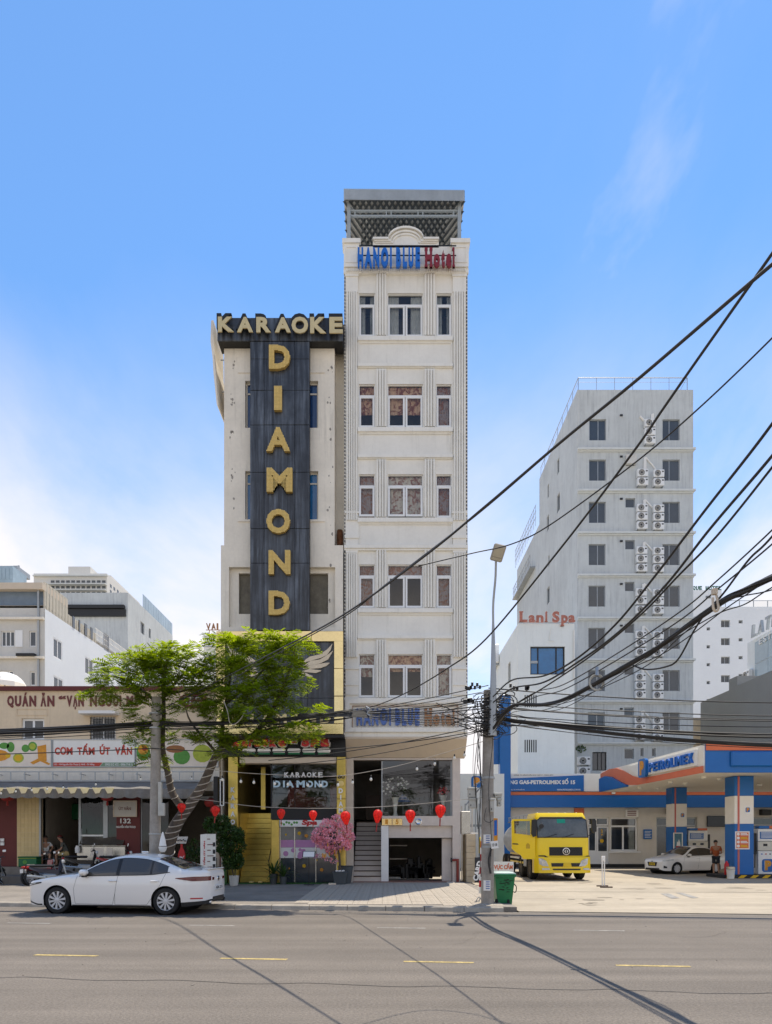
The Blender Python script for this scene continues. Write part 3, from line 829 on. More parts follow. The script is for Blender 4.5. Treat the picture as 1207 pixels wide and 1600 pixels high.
# ================================================================== THE KARAOKE BUILDING
YP,YW,YK=26.4,26.8,27.3
def kx(px,Y=YP): return (px-CX)*Y/F
def kz(py,Y=YP): return H-(py-HY)*Y/F
kar=thing('karaoke_building','cream plastered karaoke building behind a black vertical sign panel','building',(kx(440),YW,.12))
Tw=T_front(YW)
wx=lambda p: kx(p,YW);wz=lambda p: kz(p,YW)
ops=[(wx(383.5),wx(497.5),wz(668.5),wz(595)),(wx(383.5),wx(497.5),wz(811.5),wz(736))]
w=MB();holes(w,Tw,wx(350.5),wx(523),wz(852),wz(505),ops,.22)
holes(w,Tw,wx(345.5),wx(536.5),wz(1152),wz(852),[(wx(358),wx(524),wz(980),wz(886))],.18)
w.quad((wx(350.5),YW,wz(852)),(wx(350.5),YW+14,wz(852)),(wx(350.5),YW+14,wz(505)),(wx(350.5),YW,wz(505)))
w.quad((wx(345.5),YW,0),(wx(345.5),YW+14,0),(wx(345.5),YW+14,wz(852)),(wx(345.5),YW,wz(852)))
w.quad((wx(345.5),YW,wz(852)),(wx(350.5),YW,wz(852)),(wx(350.5),YW+14,wz(852)),(wx(345.5),YW+14,wz(852)))
w.quad((wx(350),YW,wz(507)),(wx(538),YW,wz(507)),(wx(538),YW+14,wz(507)),(wx(350),YW+14,wz(507)))
w.quad((wx(523),YW,wz(852)),(wx(523),YW+.7,wz(852)),(wx(523),YW+.7,wz(505)),(wx(523),YW,wz(505)))
w.quad((wx(522),YW+.7,wz(852)),(wx(540),YW+.7,wz(852)),(wx(540),YW+.7,wz(505)),(wx(522),YW+.7,wz(505)))
w.quad((wx(345.5),YW+14,0),(wx(540),YW+14,0),(wx(540),YW+14,wz(507)),(wx(345.5),YW+14,wz(507)))
w.build('wall',m_kplast,kar)
T2=T_front(YW+.18)
lo=MB();holes(lo,T2,wx(358),wx(524),wz(980),wz(886),[(wx(372),wx(512.5),wz(957),wz(893))],.12);lo.build('window_recess',m_kplast,kar)
bkx=MB();bkx.box(wx(372),wx(512.5),YW+.31,YW+.33,wz(957),wz(893));bkx.build('boarded_window',M('taped_window_board',(.17,.15,.11),.7,var=.3,scale=3),kar)
for i,(a,b,c,d) in enumerate(ops):
 window(kar,Tw,a,b,c,d,.22,m_kplast,m_glassblue if i == 0 else m_glassblue2,tr=d-.42,w=.06)
 l=MB();tbox(l,Tw,a-.28,b+.25,c-.1,c-.02,-.04,0) if i == 1 else tbox(l,Tw,a-.28,b+.25,d+.3,d+.36,-.03,0);l.build('window_ledge',m_kplast,kar)
# rusty patch at the gap between both buildings
rp=MB();rp.cbox(wx(525.5),wx(534.5),YW+.45,YW+.69,wz(845),wz(818),.05);rp.build('rusty_bracket',M('rust',(.17,.07,.03),.9,var=.5,scale=9),kar)
# peeling spots on the plaster
sp=MB()
for i in range(46):
 bx=rnd.choice((wx(363),wx(364),wx(517),wx(516)))+rnd.gauss(0,.05);bz=wz(rnd.choice((570,630,680,740,790,830,880,940)))+rnd.gauss(0,.18)
 n=6;r=ru(.015,.06)
 sp.add([(bx+r*ru(.5,1)*cos(2*PI*q/n),YW-.003,bz+1.6*r*ru(.5,1)*sin(2*PI*q/n)) for q in range(n)],[tuple(range(n))])
sp.build('peeled_patches',m_pole,kar,kind='stuff')
# black sign panel: header, panels with recessed joints
pan=thing('black_sign_panel','weathered black T shaped metal cladding panel carrying the gold letters','sign panel',(kx(437),YP,kz(985)))
core=MB();core.box(kx(391.5),kx(483.5),YP+.03,YW-.004,kz(985),kz(534));core.box(kx(340.5),kx(536),YP+.03,YW+.3,kz(533),kz(498));core.build('panel_core',m_blackm,pan)
cols=[391,413,461,484];rows=[533.5,561,610,664,738,826,880,985]
for a,b in zip(cols,cols[1:]):
 for c,d in zip(rows,rows[1:]):
  q=MB();q.cbox(kx(a)+.006,kx(b)-.006,YP-ru(0,.012),YP+.03,kz(d)+.006,kz(c)-.006,.008)
  o=q.build('cladding_panel',m_black,pan)
for a,b in ((340,391),(391,437),(437,484),(484,536.5)):
 q=MB();q.cbox(kx(a)+.004,kx(b)-.004,YP-.02,YP+.03,kz(533),kz(497),.008);q.build('header_panel',m_black,pan)
kl=thing('karaoke_letters','row of champagne gold raised KARAOKE letters across the top','sign',(kx(438),YP-.2,kz(520)))
for ch,a,b,c,d in (('K',341,366,495.5,519),('A',371,396,496,519.5),('R',401,424,496,520),('A',430,455,496.5,520),('O',456,482,495.5,521.5),('K',485,510,496,521),('E',515,536,496,521)):
 ya_=YP-.22;q=MB();put_text(q,ch,(kx(a,ya_),YP-.2,kz(d,ya_)),kx(b,ya_)-kx(a,ya_),kz(c,ya_)-kz(d,ya_),.05,.045);lo_=q.build('letter',m_goldl,kl)
 q=MB();put_text(q,ch,(kx(a)-.008,YP-.03,kz(d)-.008),kx(b)-kx(a)+.016,kz(c)-kz(d)+.016,.165,.06);q.build('letter_side',m_blackm,lo_)
m_goldface=M('letter_face_gold',(.50,.34,.10),.5,metal=.2,var=.1)
dl=thing('diamond_letters','column of yellow gold studded DIAMOND letters down the black panel','sign',(kx(437),YP-.14,kz(964)))
cy=[562,626,690,753,817,881,944]
hw=[(16.5,18.5),(6,18.5),(18.5,18.5),(20,18.5),(18.5,19),(17,18.5),(16.5,18.5)]
for ch,y,(hx_,hy_),ox in zip('DIAMOND',cy,hw,(1.5,-1,-.5,1.5,-.5,1.5,1)):
 x0,x1,z0_,z1_=kx(436.5+ox-hx_),kx(436.5+ox+hx_),kz(y+hy_),kz(y-hy_)
 q=MB();put_text(q,ch,(x0,YP-.02,z0_),x1-x0,z1_-z0_,.14,.04);lo_=q.build('letter',m_goldface,dl)
# studs: one little bulb per grid point that falls on a letter
import mathutils
from mathutils.bvhtree import BVHTree
for lo_ in list(dl.children):
 off=wloc(dl);me=lo_.data
 bv=BVHTree.FromPolygons([v.co[:] for v in me.vertices],[tuple(p.vertices) for p in me.polygons])
 xs_=[v.co.x for v in me.vertices];zs_=[v.co.z for v in me.vertices];st=MB();s=.052
 x=min(xs_)+s/2
 while x < max(xs_):
  z=min(zs_)+s/2
  while z < max(zs_):
   if bv.ray_cast(Vector((x,-5,z)),Vector((0,1,0)))[0] is not None:
    yy=YP-.16;X,Z=x+off.x,z+off.z;e=.019
    st.add([(X-e,yy,Z-e),(X+e,yy,Z-e),(X+e,yy,Z+e),(X-e,yy,Z+e),(X,yy-.016,Z)],[(0,1,4),(1,2,4),(2,3,4),(3,0,4)])
   z += s
  x += s
 st.build('studs',m_goldy,lo_,kind='stuff')
# gold framed emblem board
YF=26.15
fx=lambda p: kx(p,YF);fz=lambda p: kz(p,YF)
eb=thing('emblem_board','black board in a wide polished gold frame behind the tree','sign',(fx(437),YF,fz(1147)))
for (a,b,c,d) in ((338,536.5,1002,986),(338,536.5,1147,1131)):
 n=4
 for i in range(n):
  q=MB();u0,u1=a+(b-a)*i/n,a+(b-a)*(i+1)/n;q.cbox(fx(u0)+.003,fx(u1)-.003,YF,YF+.18+ru(0,.02),fz(c),fz(d),.01)
  o=q.build('frame_sheet',m_gold,eb);o.rotation_euler=(ru(-.006,.006),0,ru(-.008,.008))
for (a,b) in ((338,352),(522.5,536.5)):
 n=3
 for i in range(n):
  q=MB();c,d=1131-(1131-1002)*i/n,1131-(1131-1002)*(i+1)/n;q.cbox(fx(a),fx(b),YF,YF+.18,fz(c)+.004,fz(d)-.004,.01)
  o=q.build('frame_sheet',m_gold,eb);o.rotation_euler=(0,0,ru(-.03,.03))
for (a,b) in ((352,395),(395,437),(437,480),(480,522.5)):
 for (c,d) in ((1090,1002),(1131,1090)):
  q=MB();q.cbox(fx(a)+.004,fx(b)-.004,YF+.1,YF+.3,fz(c)+.004,fz(d)-.004,.006);q.build('board_panel',m_black,eb)
bx_=MB();bx_.box(fx(339),fx(536),YF+.31,YW-.01,fz(1146),fz(987));bx_.build('board_back',m_blackm,eb)
wing=thing('wing_emblem','pair of champagne coloured spread wings on the black board','emblem',(fx(437),YF+.05,fz(1040)))
FE=[[(474,1034,1.5),(484,1029.5,4),(500,1026.5,4.6),(511,1019.5,5.2),(517,1012,3.8),(519.5,1005.5,.5)],
      [(474,1040,1),(486,1036,4.2),(501,1032.5,4.8),(513,1026.5,4.6),(520.5,1016.5,.5)],
      [(474,1044,1),(487,1042,3.6),(501,1040.5,4),(510,1038,3),(515,1035.5,.5)],
      [(472,1048.5,.8),(484,1048,3.2),(494,1049,3),(502,1047.5,.5)],
      [(470,1052,.8),(478,1053.5,2.6),(484,1056,2),(489,1056.2,.4)]]
for s_ in (1,-1):
 for fe in FE:
  q=MB();up=[(437+s_*(x-437),y-w_) for x,y,w_ in fe];dn=[(437+s_*(x-437),y+w_*.7) for x,y,w_ in fe][::-1]
  P=[(fx(x),YF+.095,fz(y)) for x,y in up+dn];q.prism(P,(0,-.05,0));q.build('feather',m_wing,wing)
bl=thing('board_letters','row of gold name letters low on the gold framed board','sign',(fx(437),YF+.09,fz(1130)))
for i,ch in enumerate('DIAMOND'):
 a=362+i*23;q=MB();wch=17 if ch != 'I' else 5
 put_text(q,ch,(fx(a+(17-wch)/2),YF+.095,fz(1129.5)),fx(wch)-fx(0),fz(1115)-fz(1129.5),.06,.05);q.build('letter',m_goldl,bl)
# street level
Tk=T_front(YK);qx=lambda p: kx(p,YK);qz=lambda p: kz(p,YK)
v=MB();v.box(qx(345),qx(541),YF+.06,YW-.01,fz(1152),fz(1147.5));v.box(qx(345),qx(541),YK-.35,YK+.5,qz(1183.5),qz(1148));v.build('sign_fascia',m_blackm,kar)
rib=MB()
for i in range(60): u=qx(372)+(qx(524)-qx(372))*i/60;rib.box(u,u+.028,YK-.385,YK-.351,qz(1183),qz(1150))
rib.build('fascia_ribs',m_blackm,kar,kind='stuff')
bx2=MB();bx2.cbox(qx(377),qx(527),YK-.3,YK+.25,qz(1194),qz(1184),.02);bx2.build('shutter_box',m_tan,kar)
for (a,b) in ((360,374.5),(527.5,541)):
 n=3
 for i in range(n):
  q=MB();z0_,z1_=.12+(qz(1184)-.12)*i/n,.12+(qz(1184)-.12)*(i+1)/n;q.cbox(qx(a),qx(b),YK-.36,YK+.4,z0_+.003,z1_-.003,.012);q.build('gold_pillar_sheet',m_goldstair,kar)
rm=MB();A,B=qx(375),qx(527.5)
rm.quad((A,YK+7,0),(B,YK+7,0),(B,YK+7,qz(1186)),(A,YK+7,qz(1186)))
for xx in (B,): rm.quad((xx,YK,0),(xx,YK+7,0),(xx,YK+7,qz(1186)),(xx,YK,qz(1186)))
rm.quad((A,YK,qz(1187)),(B,YK,qz(1187)),(B,YK+7,qz(1187)),(A,YK+7,qz(1187)))
rm.quad((qx(424),YK+.3,qz(1263)),(B,YK+.3,qz(1263)),(B,YK+7,qz(1263)),(qx(424),YK+7,qz(1263)))
rm.quad((qx(424),YK+.3,0),(qx(424),YK+7,0),(qx(424),YK+7,qz(1263)),(qx(424),YK+.3,qz(1263)))
rm.quad((A,YK+1.8,qz(1268)),(qx(424),YK+1.8,qz(1268)),(qx(424),YK+7,qz(1268)),(A,YK+7,qz(1268)))
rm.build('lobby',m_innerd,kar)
fur=MB()
for (a,c,w_,h_) in ((478,1262,.5,.55),(496,1262,.5,.55),(455,1262,.8,1.2),(520,1262,.5,1.1)): fur.cbox(qx(a)-w_/2,qx(a)+w_/2,YK+1.8,YK+2.4,qz(c),qz(c)+h_,.05)
fur.build('lobby_furniture',m_red if False else M('maroon_upholstery',(.16,.03,.03),.7,var=.2),kar)
sd_=MB();sd_.quad((A,YK,0),(A+.25,YK+7,0),(A+.25,YK+7,qz(1186)),(A,YK,qz(1186)));sd_.build('stair_side_wall',m_goldstair,kar)
gp=MB();gp.box(qx(401),qx(408),YK+1.0,YK+1.2,qz(1263),qz(1194));gp.build('lobby_column',m_goldstair,kar)
gl=MB();gl.quad((qx(425),YK-.05,qz(1262)),(B-.01,YK-.05,qz(1262)),(B-.01,YK-.05,qz(1194)),(qx(425),YK-.05,qz(1194)));gl.build('shop_window',m_glassdark,kar)
for a,b,c,d in ((424,426,-.08,0),(461,461.8,-.07,-.03)): gf=MB();tbox(gf,Tk,qx(a),qx(b),qz(1262),qz(1194),c,d);gf.build('window_frame',m_blackm,kar)
bd=MB();bd.box(qx(424.3),qx(527.3),YK-.12,YK+.3,qz(1280.5),qz(1262));bd.build('dark_band',m_blackm,kar)
sg=MB();sg.cbox(qx(425),qx(437.3),YK-.2,YK+.3,.12,qz(1281),.02);sg.build('gold_post',m_goldstair,kar)
for i in range(13):
 z0_=.14+(qz(1268)-.14)*i/13;z1_=.14+(qz(1268)-.14)*(i+1)/13;y0=YK-.1+i*.14
 q=MB();q.cbox(qx(376),qx(423.5),y0,YK+3.9,z0_,z1_,.012);q.build('step',m_goldstair,kar)
for i in range(2):
 q=MB();q.cbox(qx(393+i*14),qx(399.5+i*14),YK-.5,YK-.26,.14,.20,.02);q.build('doormat_shoe',m_goldy,kar)
hr=MB();hr.tube([(qx(423),YK-.1,.14),(qx(421),YK-.1,1.0),(qx(422),YK+.3,1.45),(qx(422.5),YK+2.5,2.6)],.02);hr.tube([(qx(423),YK+.5,.6),(qx(422),YK+.5,1.5)],.012);hr.build('handrail',m_blackm,kar)
# spa window under the lobby
sw=MB();sw.quad((qx(438),YK+.02,.14),(qx(527),YK+.02,.14),(qx(527),YK+.02,qz(1292)),(qx(438),YK+.02,qz(1292)));sw.build('spa_window',m_pane,kar)
for i,(c,d,mt) in enumerate(((1324,1312.5,m_pinkprint),(1340.5,1324.3,m_banner))):
 q=MB();q.box(qx(438.5),qx(516),YK-.0,YK+.015,qz(c),qz(d));q.build('window_poster',mt,kar)
q=MB()
for i in range(9): a,c=ru(445,505),ru(1327,1338);q.lathe([(ru(.05,.12),-.006),(.02,-.008)],(qx(a),YK,qz(c)),9,'y')
q.build('poster_print',m_pinkprint,kar,kind='stuff')
fr=MB()
for a in (438.3,461,494,526.3): fr.box(qx(a)-.02,qx(a)+.02,YK-.03,YK+.01,.13,qz(1293))
fr.build('spa_window_frame',m_stainless,kar)
for i,(a,c) in enumerate(((468,1302),(479,1306),(475.5,1353),(503,1359),(447,1304),(452,1357),(495,1344))):
 q=MB();r=.075 if i < 4 else .04
 for t in range(5):
  q.lathe([(r*.5,0),(r*.4,-.012),(.01,-.014)],(qx(a)+r*.55*cos(t*2*PI/5),YK-.002,qz(c)+r*.55*sin(t*2*PI/5)),8,'y')
 q.build('blossom_sticker',m_orange if i % 2 else m_ytape,kar)
ss=thing('spa_sign','white spa signboard with red script above the low window','sign',(qx(482),YK-.12,qz(1292)))
q=MB();q.cbox(qx(438),qx(526.5),YK-.17,YK-.1,qz(1292),qz(1281.5),.01);q.build('board',m_banner,ss)
q=MB();put_text(q,'Spa',(qx(472),YK-.172,qz(1291.3)),qx(496)-qx(472),.26,.01,.05,ital=.2);q.build('lettering',m_redprint,ss)
q=MB()
for i in range(7): a=441+i*4;q.lathe([(.05,0),(.03,-.004)],(qx(a),YK-.171,qz(1286.5+2*sin(i*2))),8,'y')
q.build('flower_print',m_green,ss,kind='stuff')
# window lettering
wl=thing('window_lettering','white and pale blue KARAOKE DIAMOND words on the lobby glass','sign',(qx(470),YK-.06,qz(1231)))
for i,ch in enumerate('KARAOKE'):
 q=MB();put_text(q,ch,(qx(445+i*8.8),YK-.056,qz(1214.8)),qx(7)-qx(0),.20,.012,.03);q.build('letter',m_wprint,wl)
mpb=M('pale_blue_letter',(.50,.66,.74),.4,var=.05)
for i,(ch,a,b) in enumerate((('D',428,439),('I',443,446),('A',448,460),('M',464,477),('O',479,490),('N',492,501),('D',503,513))):
 q=MB();put_text(q,ch,(qx(a),YK-.056,qz(1230.5)),qx(b)-qx(a),.27,.02,.05);q.build('letter',mpb,wl)
# red script sign over the shutter box
rs_=thing('red_script_sign','red and white raised Karaoke Spa letters over the gold doorway','sign',(qx(444),YK-.6,qz(1170)))
spec=[('K',369,380),('a',381.5,389),('r',390.5,396),('a',397,405),('o',406,414.5),('k',416,427),('e',428.5,437),('a',440,450),('-',460,466),('S',474,484),('p',486,496.5),('a',498,515)]
spec=[('K',369,381),('a',383,392),('r',394,400),('a',402,411),('o',413,423),('k',425,436),('e',438,450),('-',459,466),('S',474,486),('p',488,501),('a',503,516)]
for ch,a,b in spec:
 hi={'K': 1154.5,'k': 1154.5,'S': 1155}.get(ch,1157.5);lo_y=1170
 if ch == '-': hi,lo_y=1162,1164.5
 q=MB();put_text(q,ch,(qx(a),YK-.6,qz(lo_y)),qx(b)-qx(a),qz(hi)-qz(lo_y),.05,.07,ital=.12);lo_=q.build('letter',m_redlet if False else m_redprint,rs_)
 q=MB();put_text(q,ch,(qx(a)-.035,YK-.42,qz(lo_y)-.02),qx(b)-qx(a)+.07,qz(hi)-qz(lo_y)+.05,.17,.09,ital=.12);q.build('letter_side',m_white,lo_)
for i in range(6):  # row of white blocks on green bases below the letters
 a=383+i*23
 q=MB();q.cbox(qx(a),qx(a+20),YK-.5,YK-.38,qz(1178.5),qz(1171.5),.05);lo_=q.build('sign_block',m_white,rs_)
 q=MB();q.box(qx(a+1),qx(a+19),YK-.49,YK-.39,qz(1181),qz(1178.7));q.build('sign_block_base',m_crate,lo_)
# vertical letters on the gold pillars
for nm,word,px,y0,st_,lab in (('pillar_letters','KARAOKE',367.5,1231,12.4,'pale vertical KARAOKE letters on the gold pillar beside the bush'),('pillar_letters','DIAMOND',533.8,1232.5,10.2,'pale vertical DIAMOND letters on the gold pillar behind the pink blossom tree')):
 t=thing(nm,lab,'sign',(qx(px),YK-.4,qz(1300)))
 for i,ch in enumerate(word):
  q=MB();w_=6.5 if ch != 'I' else 1.8;put_text(q,ch,(qx(px-w_/2),YK-.365,qz(y0+i*st_+8)),qx(w_)-qx(0),.2,.03,.05);q.build('letter',m_wprint,t)
hn=thing('number_plaque','small dark plaque with white number 80 high on the gold pillar','plaque',(qx(534),YK-.37,qz(1215)))
q=MB();put_text(q,'80',(qx(529),YK-.363,qz(1218)),.28,.15,.02,.03);q.build('numeral',m_blackm,hn)
q=MB();q.lathe([(.12,0),(.1,-.02),(.04,-.03)],(qx(534),YK-.362,qz(1225.5)),12,'y');q.build('emblem',m_goldy,hn)
# turf strip
tf=MB();tf.box(qx(334),qx(526),YK-.75,YK-.11,.11,.14);turf=tf.build('artificial_turf',m_turf);tag(turf,'green artificial grass mat along the foot of the gold stairs','mat')
# old side sign seen edge-on beyond the top left corner
old=thing('old_side_sign','weathered thin side signboard hanging off the karaoke building edge','sign',(wx(346),YW,wz(640)))
q=MB()
P=[(511,0),(532,.05),(560,.08),(590,.22),(603,.2),(640,.14),(638,.04),(590,.05),(545,-.04)]
q.prism([(wx(344)-.28+.9*d,YW-.25,wz(y)) for y,d in [(508,.0),(540,-.03),(565,.06),(590,.1),(638,.24),(640,.3),(600,.22),(560,.12),(508,.1)]],(0,1.6,0));q.build('sign_edge',m_kplast,old)
q=MB();q.tube([(wx(344),YW+.1,wz(560)),(wx(352),YW+.1,wz(560))],.02);q.tube([(wx(346),YW+.1,wz(610)),(wx(352),YW+.1,wz(610))],.02);q.build('bracket',m_galv,old)
lb=thing('projecting_lightbox','black projecting lightbox with white edge beside the gold pillar','sign',(qx(352),YK-.5,qz(1240)))
q=MB();q.cbox(qx(344.5),qx(351),YK-1.1,YK-.3,qz(1259),qz(1217),.02);q.build('case',m_blackm,lb)
q=MB();frame(q,T_front(YK-1.12),kx(344,YK-1.12),kx(350.5,YK-1.12),kz(1259,YK-1.12),kz(1217,YK-1.12),-.01,.02,.03);q.build('edge_trim',m_white,lb)
# ================================================================== THE RESTAURANT
YL=28.5
lx=lambda p,Y=YL: (p-CX)*Y/F
lz=lambda p,Y=YL: H-(p-HY)*Y/F
TL=T_front(YL)
res=thing('restaurant_building','low cream restaurant with maroon coping and painted name across the wall','restaurant',(lx(120),YL,.72))
XA,XB=lx(-230),lx(344)
w1,w2=(lx(34),lx(69.5),lz(1156),lz(1122.5)),(lx(141),lx(181),lz(1156),lz(1120))
w=MB();holes(w,TL,XA,XB,lz(1236),lz(1079.5),[w1,w2],.15)
w.quad((XB,YL,.1),(XB,YL+14,.1),(XB,YL+14,lz(1086)),(XB,YL,lz(1086)))
w.quad((XA,YL+14,.1),(XB,YL+14,.1),(XB,YL+14,lz(1086)),(XA,YL+14,lz(1086)))
w.quad((XA,YL,.1),(XA,YL+14,.1),(XA,YL+14,lz(1086)),(XA,YL,lz(1086)))
w.quad((XA,YL+.1,lz(1100)),(XB,YL+.1,lz(1100)),(XB,YL+14,lz(1100)),(XA,YL+14,lz(1100)))
w.build('wall',m_cream,res)
c=MB();c.box(XA-.1,XB+.05,YL-.12,YL+.25,lz(1079.5),lz(1073));c.build('coping',m_maroon,res)
window(res,TL,*w1,.15,m_upvc,m_pane,splits=[lx(51.5)],w=.09)
fw=window(res,TL,*w2,.15,m_upvc,m_pane,splits=[lx(160.5)],w=.07)
bars=MB()
for i in range(9): u=w2[0]+(w2[1]-w2[0])*(i+.5)/9;bars.box(u-.008,u+.008,YL-.02,YL-.004,w2[2],w2[3])
for i in range(8): z=w2[2]+(w2[3]-w2[2])*(i+.5)/8;bars.box(w2[0],w2[1],YL-.03,YL-.021,z-.008,z+.008)
bars.build('window_grille',m_blackm,fw)
h=MB();tbox(h,TL,lx(131),lx(187),lz(1118),lz(1113.5),-.5,0);h.build('window_hood',m_white,res)
h=MB();frame(h,TL,lx(26),lx(75),lz(1118),lz(1107),-.02,0,.03);h.build('wall_moulding',m_cream,res)
nt_=thing('wall_lettering','maroon painted restaurant name in tall capitals under the coping','sign',(lx(120),YL,lz(1106)))
for word,a,b,top in (('QUÁN',12,57,1078),('ĂN',64,85.5,1080),('“VẠN',92,131.5,1085),('NGƯỜI',141,190,1079),('MÊ”',198,232,1078.5)):
 # letters stand separately: measure the word, then place each letter
 vs,fs=text_mesh(word,1.0,1.0,.03,.035)
 x=0
 wid=[]
 for ch in word:
  v_,f_=text_mesh(ch,0,.7,.03,.035);wid.append(max(p[0] for p in v_)+.11)
 tot=sum(wid)-.11;s=(lx(b)-lx(a))/tot;x=lx(a)
 for ch,wd in zip(word,wid):
  v_,f_=text_mesh(ch,(wd-.11)*s if ch not in 'ÁĂÊƯỜ“”ẠI' else (wd-.11)*s,.7,.03,.035)
  caps={'Á': 1082,'Ă': 1082.5,'Ạ': 1087,'Ê': 1082,'Ư': 1086,'Ờ': 1082}.get(ch,1087);base={'Ạ': 1108.5,'Q': 1106}.get(ch,1104)
  if ch in '“”': caps,base=1087,1093
  q=MB();put_text(q,ch,(x,YL-.002,lz(base)),(wd-.11)*s,lz(caps)-lz(base),.02,.05);q.build('letter',m_maroonl,nt_);x += wd*s
ov=thing('oval_sign','small maroon oval signboard with white words half hidden in the leaves','sign',(lx(303),YL-.03,lz(1095)))
q=MB();n=24;q.prism([(lx(303)+.62*cos(2*PI*i/n),YL-.002,lz(1095)+.32*sin(2*PI*i/n)) for i in range(n)],(0,-.05,0));q.build('board',m_maroon,ov)
q=MB();put_text(q,'THỊT RÔ',(lx(288),YL-.053,lz(1094)),.75,.16,.006,.02);put_text(q,'LỀ ĐA',(lx(292),YL-.053,lz(1101)),.55,.14,.006,.02);q.build('lettering',m_wprint,ov)
# long banner in three pieces
def banner(label,a,b,mat):
 t=thing('shop_banner',label,'banner',(lx((a+b)/2),YL-.12,lz(1199)))
 q=MB();q.cbox(lx(a)+.01,lx(b)-.01,YL-.14,YL-.02,lz(1199),lz(1156.5),.015);q.build('board',mat,t)
 q=MB();frame(q,T_front(YL-.14),lx(a),lx(b),lz(1199.5),lz(1156),-.015,.02,.035);q.build('frame',m_galv,t)
 return t
b0=banner('pale banner printed with a food bowl, limes and an orange drink',-90,84,m_bannerp)
def disc(t,px,py,rx,ry,mat,d=.004,nm='print',n=14,a0=0,a1=2*PI):
 q=MB();q.prism([(lx(px)+rx/37.43*cos(a0+(a1-a0)*i/n),YL-.142,lz(py)+ry/37.43*sin(a0+(a1-a0)*i/n)) for i in range(n+(a1-a0 < 6))],(0,-d,0));return q.build(nm,mat,t)
disc(b0,5,1172,13,11,m_white,.004,'bowl_print');disc(b0,1,1181,17,9,m_orange,.006,'basket_print');disc(b0,20,1168,6,8,m_green,.008,'leaf_print');disc(b0,10,1166,8,5,m_green,.008,'leaf_print')
disc(b0,16,1181,4,4,m_ytape,.01,'fruit_print')
disc(b0,43,1170,6,6,m_green,.004,'lime_print');disc(b0,54,1167,7,7.5,m_green,.006,'lime_print');disc(b0,54,1167,5,5,m_greenl,.008,'lime_print')
disc(b0,32,1185,8.5,7.5,m_greenl,.004,'lime_print');disc(b0,32,1185,6,5,m_ytape,.007,'lime_print')
q=MB();q.prism([(lx(x),YL-.142,lz(y)) for x,y in ((61.5,1167),(75,1164),(76,1190),(63,1190))],(0,-.006,0));q.build('drink_print',m_orange,b0)
q=MB();q.prism([(lx(x),YL-.142,lz(y)) for x,y in ((50,1192),(64,1185),(82,1194),(79,1196),(66,1190),(55,1195))],(0,-.003,0));q.build('carrot_print',m_orange,b0)
b1=banner('white shop banner with red CƠM TẤM ÚT VÂN capitals',85,213.5,m_banner)
wm={'Ơ': (1167.5,1180),'Ấ': (1162.5,1180),'Ú': (1163.5,1180),'Â': (1164,1180)}
xx=88.5
for ch,wd in zip('CƠM TẤM ÚT VÂN',(8.5,10,10,6,8,9.5,10,6.5,8.5,8,6.5,9,9.5,8.5)):
 if ch != ' ':
  c_,d_=wm.get(ch,(1168.5,1180));wd *= .925;q=MB();put_text(q,ch,(lx(xx),YL-.142,lz(d_)),lx(wd)-lx(0),lz(c_)-lz(d_),.012,.04);q.build('letter',m_redpaint,b1)
 xx += wd+.7
q=MB();q.prism([(lx(x),YL-.142,lz(y)) for x,y in ((86,1192),(163,1192),(158,1198),(86,1198))],(0,-.003,0));q.build('red_strip',m_redpaint,b1)
q=MB();q.prism([(lx(x),YL-.142,lz(y)) for x,y in ((163.6,1192),(212.5,1192),(212.5,1198),(158.6,1198))],(0,-.003,0));q.build('green_strip',M('sage_print',(.20,.30,.19),.6),b1)
q=MB();put_text(q,'132 - 134 Nguyễn Văn Thoại Q. NHS - Đà Nẵng',(lx(88),YL-.146,lz(1197)),lx(150)-lx(88),.11,.003,.01);put_text(q,'0905 012 432 - 0906 714 15',(lx(167),YL-.146,lz(1197)),lx(210)-lx(167),.1,.003,.01);q.build('lettering',m_wprint,b1)
b2_=banner('pale banner with printed dishes behind the street tree trunk',214.5,343,m_bannerp)
for (x,y,rx,ry,mt) in ((226,1176,11,13,m_green),(226,1172,8,8,m_orange),(228,1170,4,4,m_red),(276,1171,15,6,M('roast_print',(.30,.12,.04),.6)),(286,1183,13,12,m_green),(318,1178,15,14,m_greenl),(318,1178,10,9,m_ytape)): disc(b2_,x,y,rx,ry,mt,.004+.003*rnd.random(),'dish_print')
# band under the banners with its service rail, and the awning
bd=MB();bd.box(XA,XB,YL-.1,YL,lz(1236),lz(1199.6));bd.build('fascia_band',m_kplast,res)
ra=MB()
for py in (1208,1222): ra.box(XA,lx(338),YL-.62,YL-.58,lz(py)-.025,lz(py)+.025)
for i in range(26): u=lx(8+21.5*i-215);ra.box(u-.02,u+.02,YL-.62,YL-.59,lz(1222)+.026,lz(1208)-.026)
for i in range(9): u=lx(20+43*i-100);ra.box(u-.02,u+.02,YL-.58,YL-.1,lz(1212),lz(1211))
ra.build('awning_rail',m_galv,res)
aw=thing('awning','dark grey cloth awning with scalloped pale valance over the restaurant front','awning',(lx(110),YL-1.0,lz(1240)))
q=MB();n=110;ya,yb=YL-1.75,YL-.12
def awx(u): return XA+(lx(333)-XA)*u
for i in range(n):
 a,b=awx(i/n),awx((i+1)/n);s0,s1=.03*sin(i*.7),.03*sin((i+1)*.7)
 q.quad((a,ya,3.82+s0),(b,ya,3.82+s1),(b,yb,lz(1219)),(a,yb,lz(1219)))
q.build('cloth',m_awning,aw)
q=MB();n=300
for i in range(n):
 a,b=awx(i/n),awx((i+1)/n)
 dz=lambda k: .34+.06*abs(sin(k*PI/10));yo=lambda k: ya-.03-.05*sin(k*PI/5)
 q.quad((a,yo(i),3.86-dz(i)),(b,yo(i+1),3.86-dz(i+1)),(b,ya-.005,3.83),(a,ya-.005,3.83))
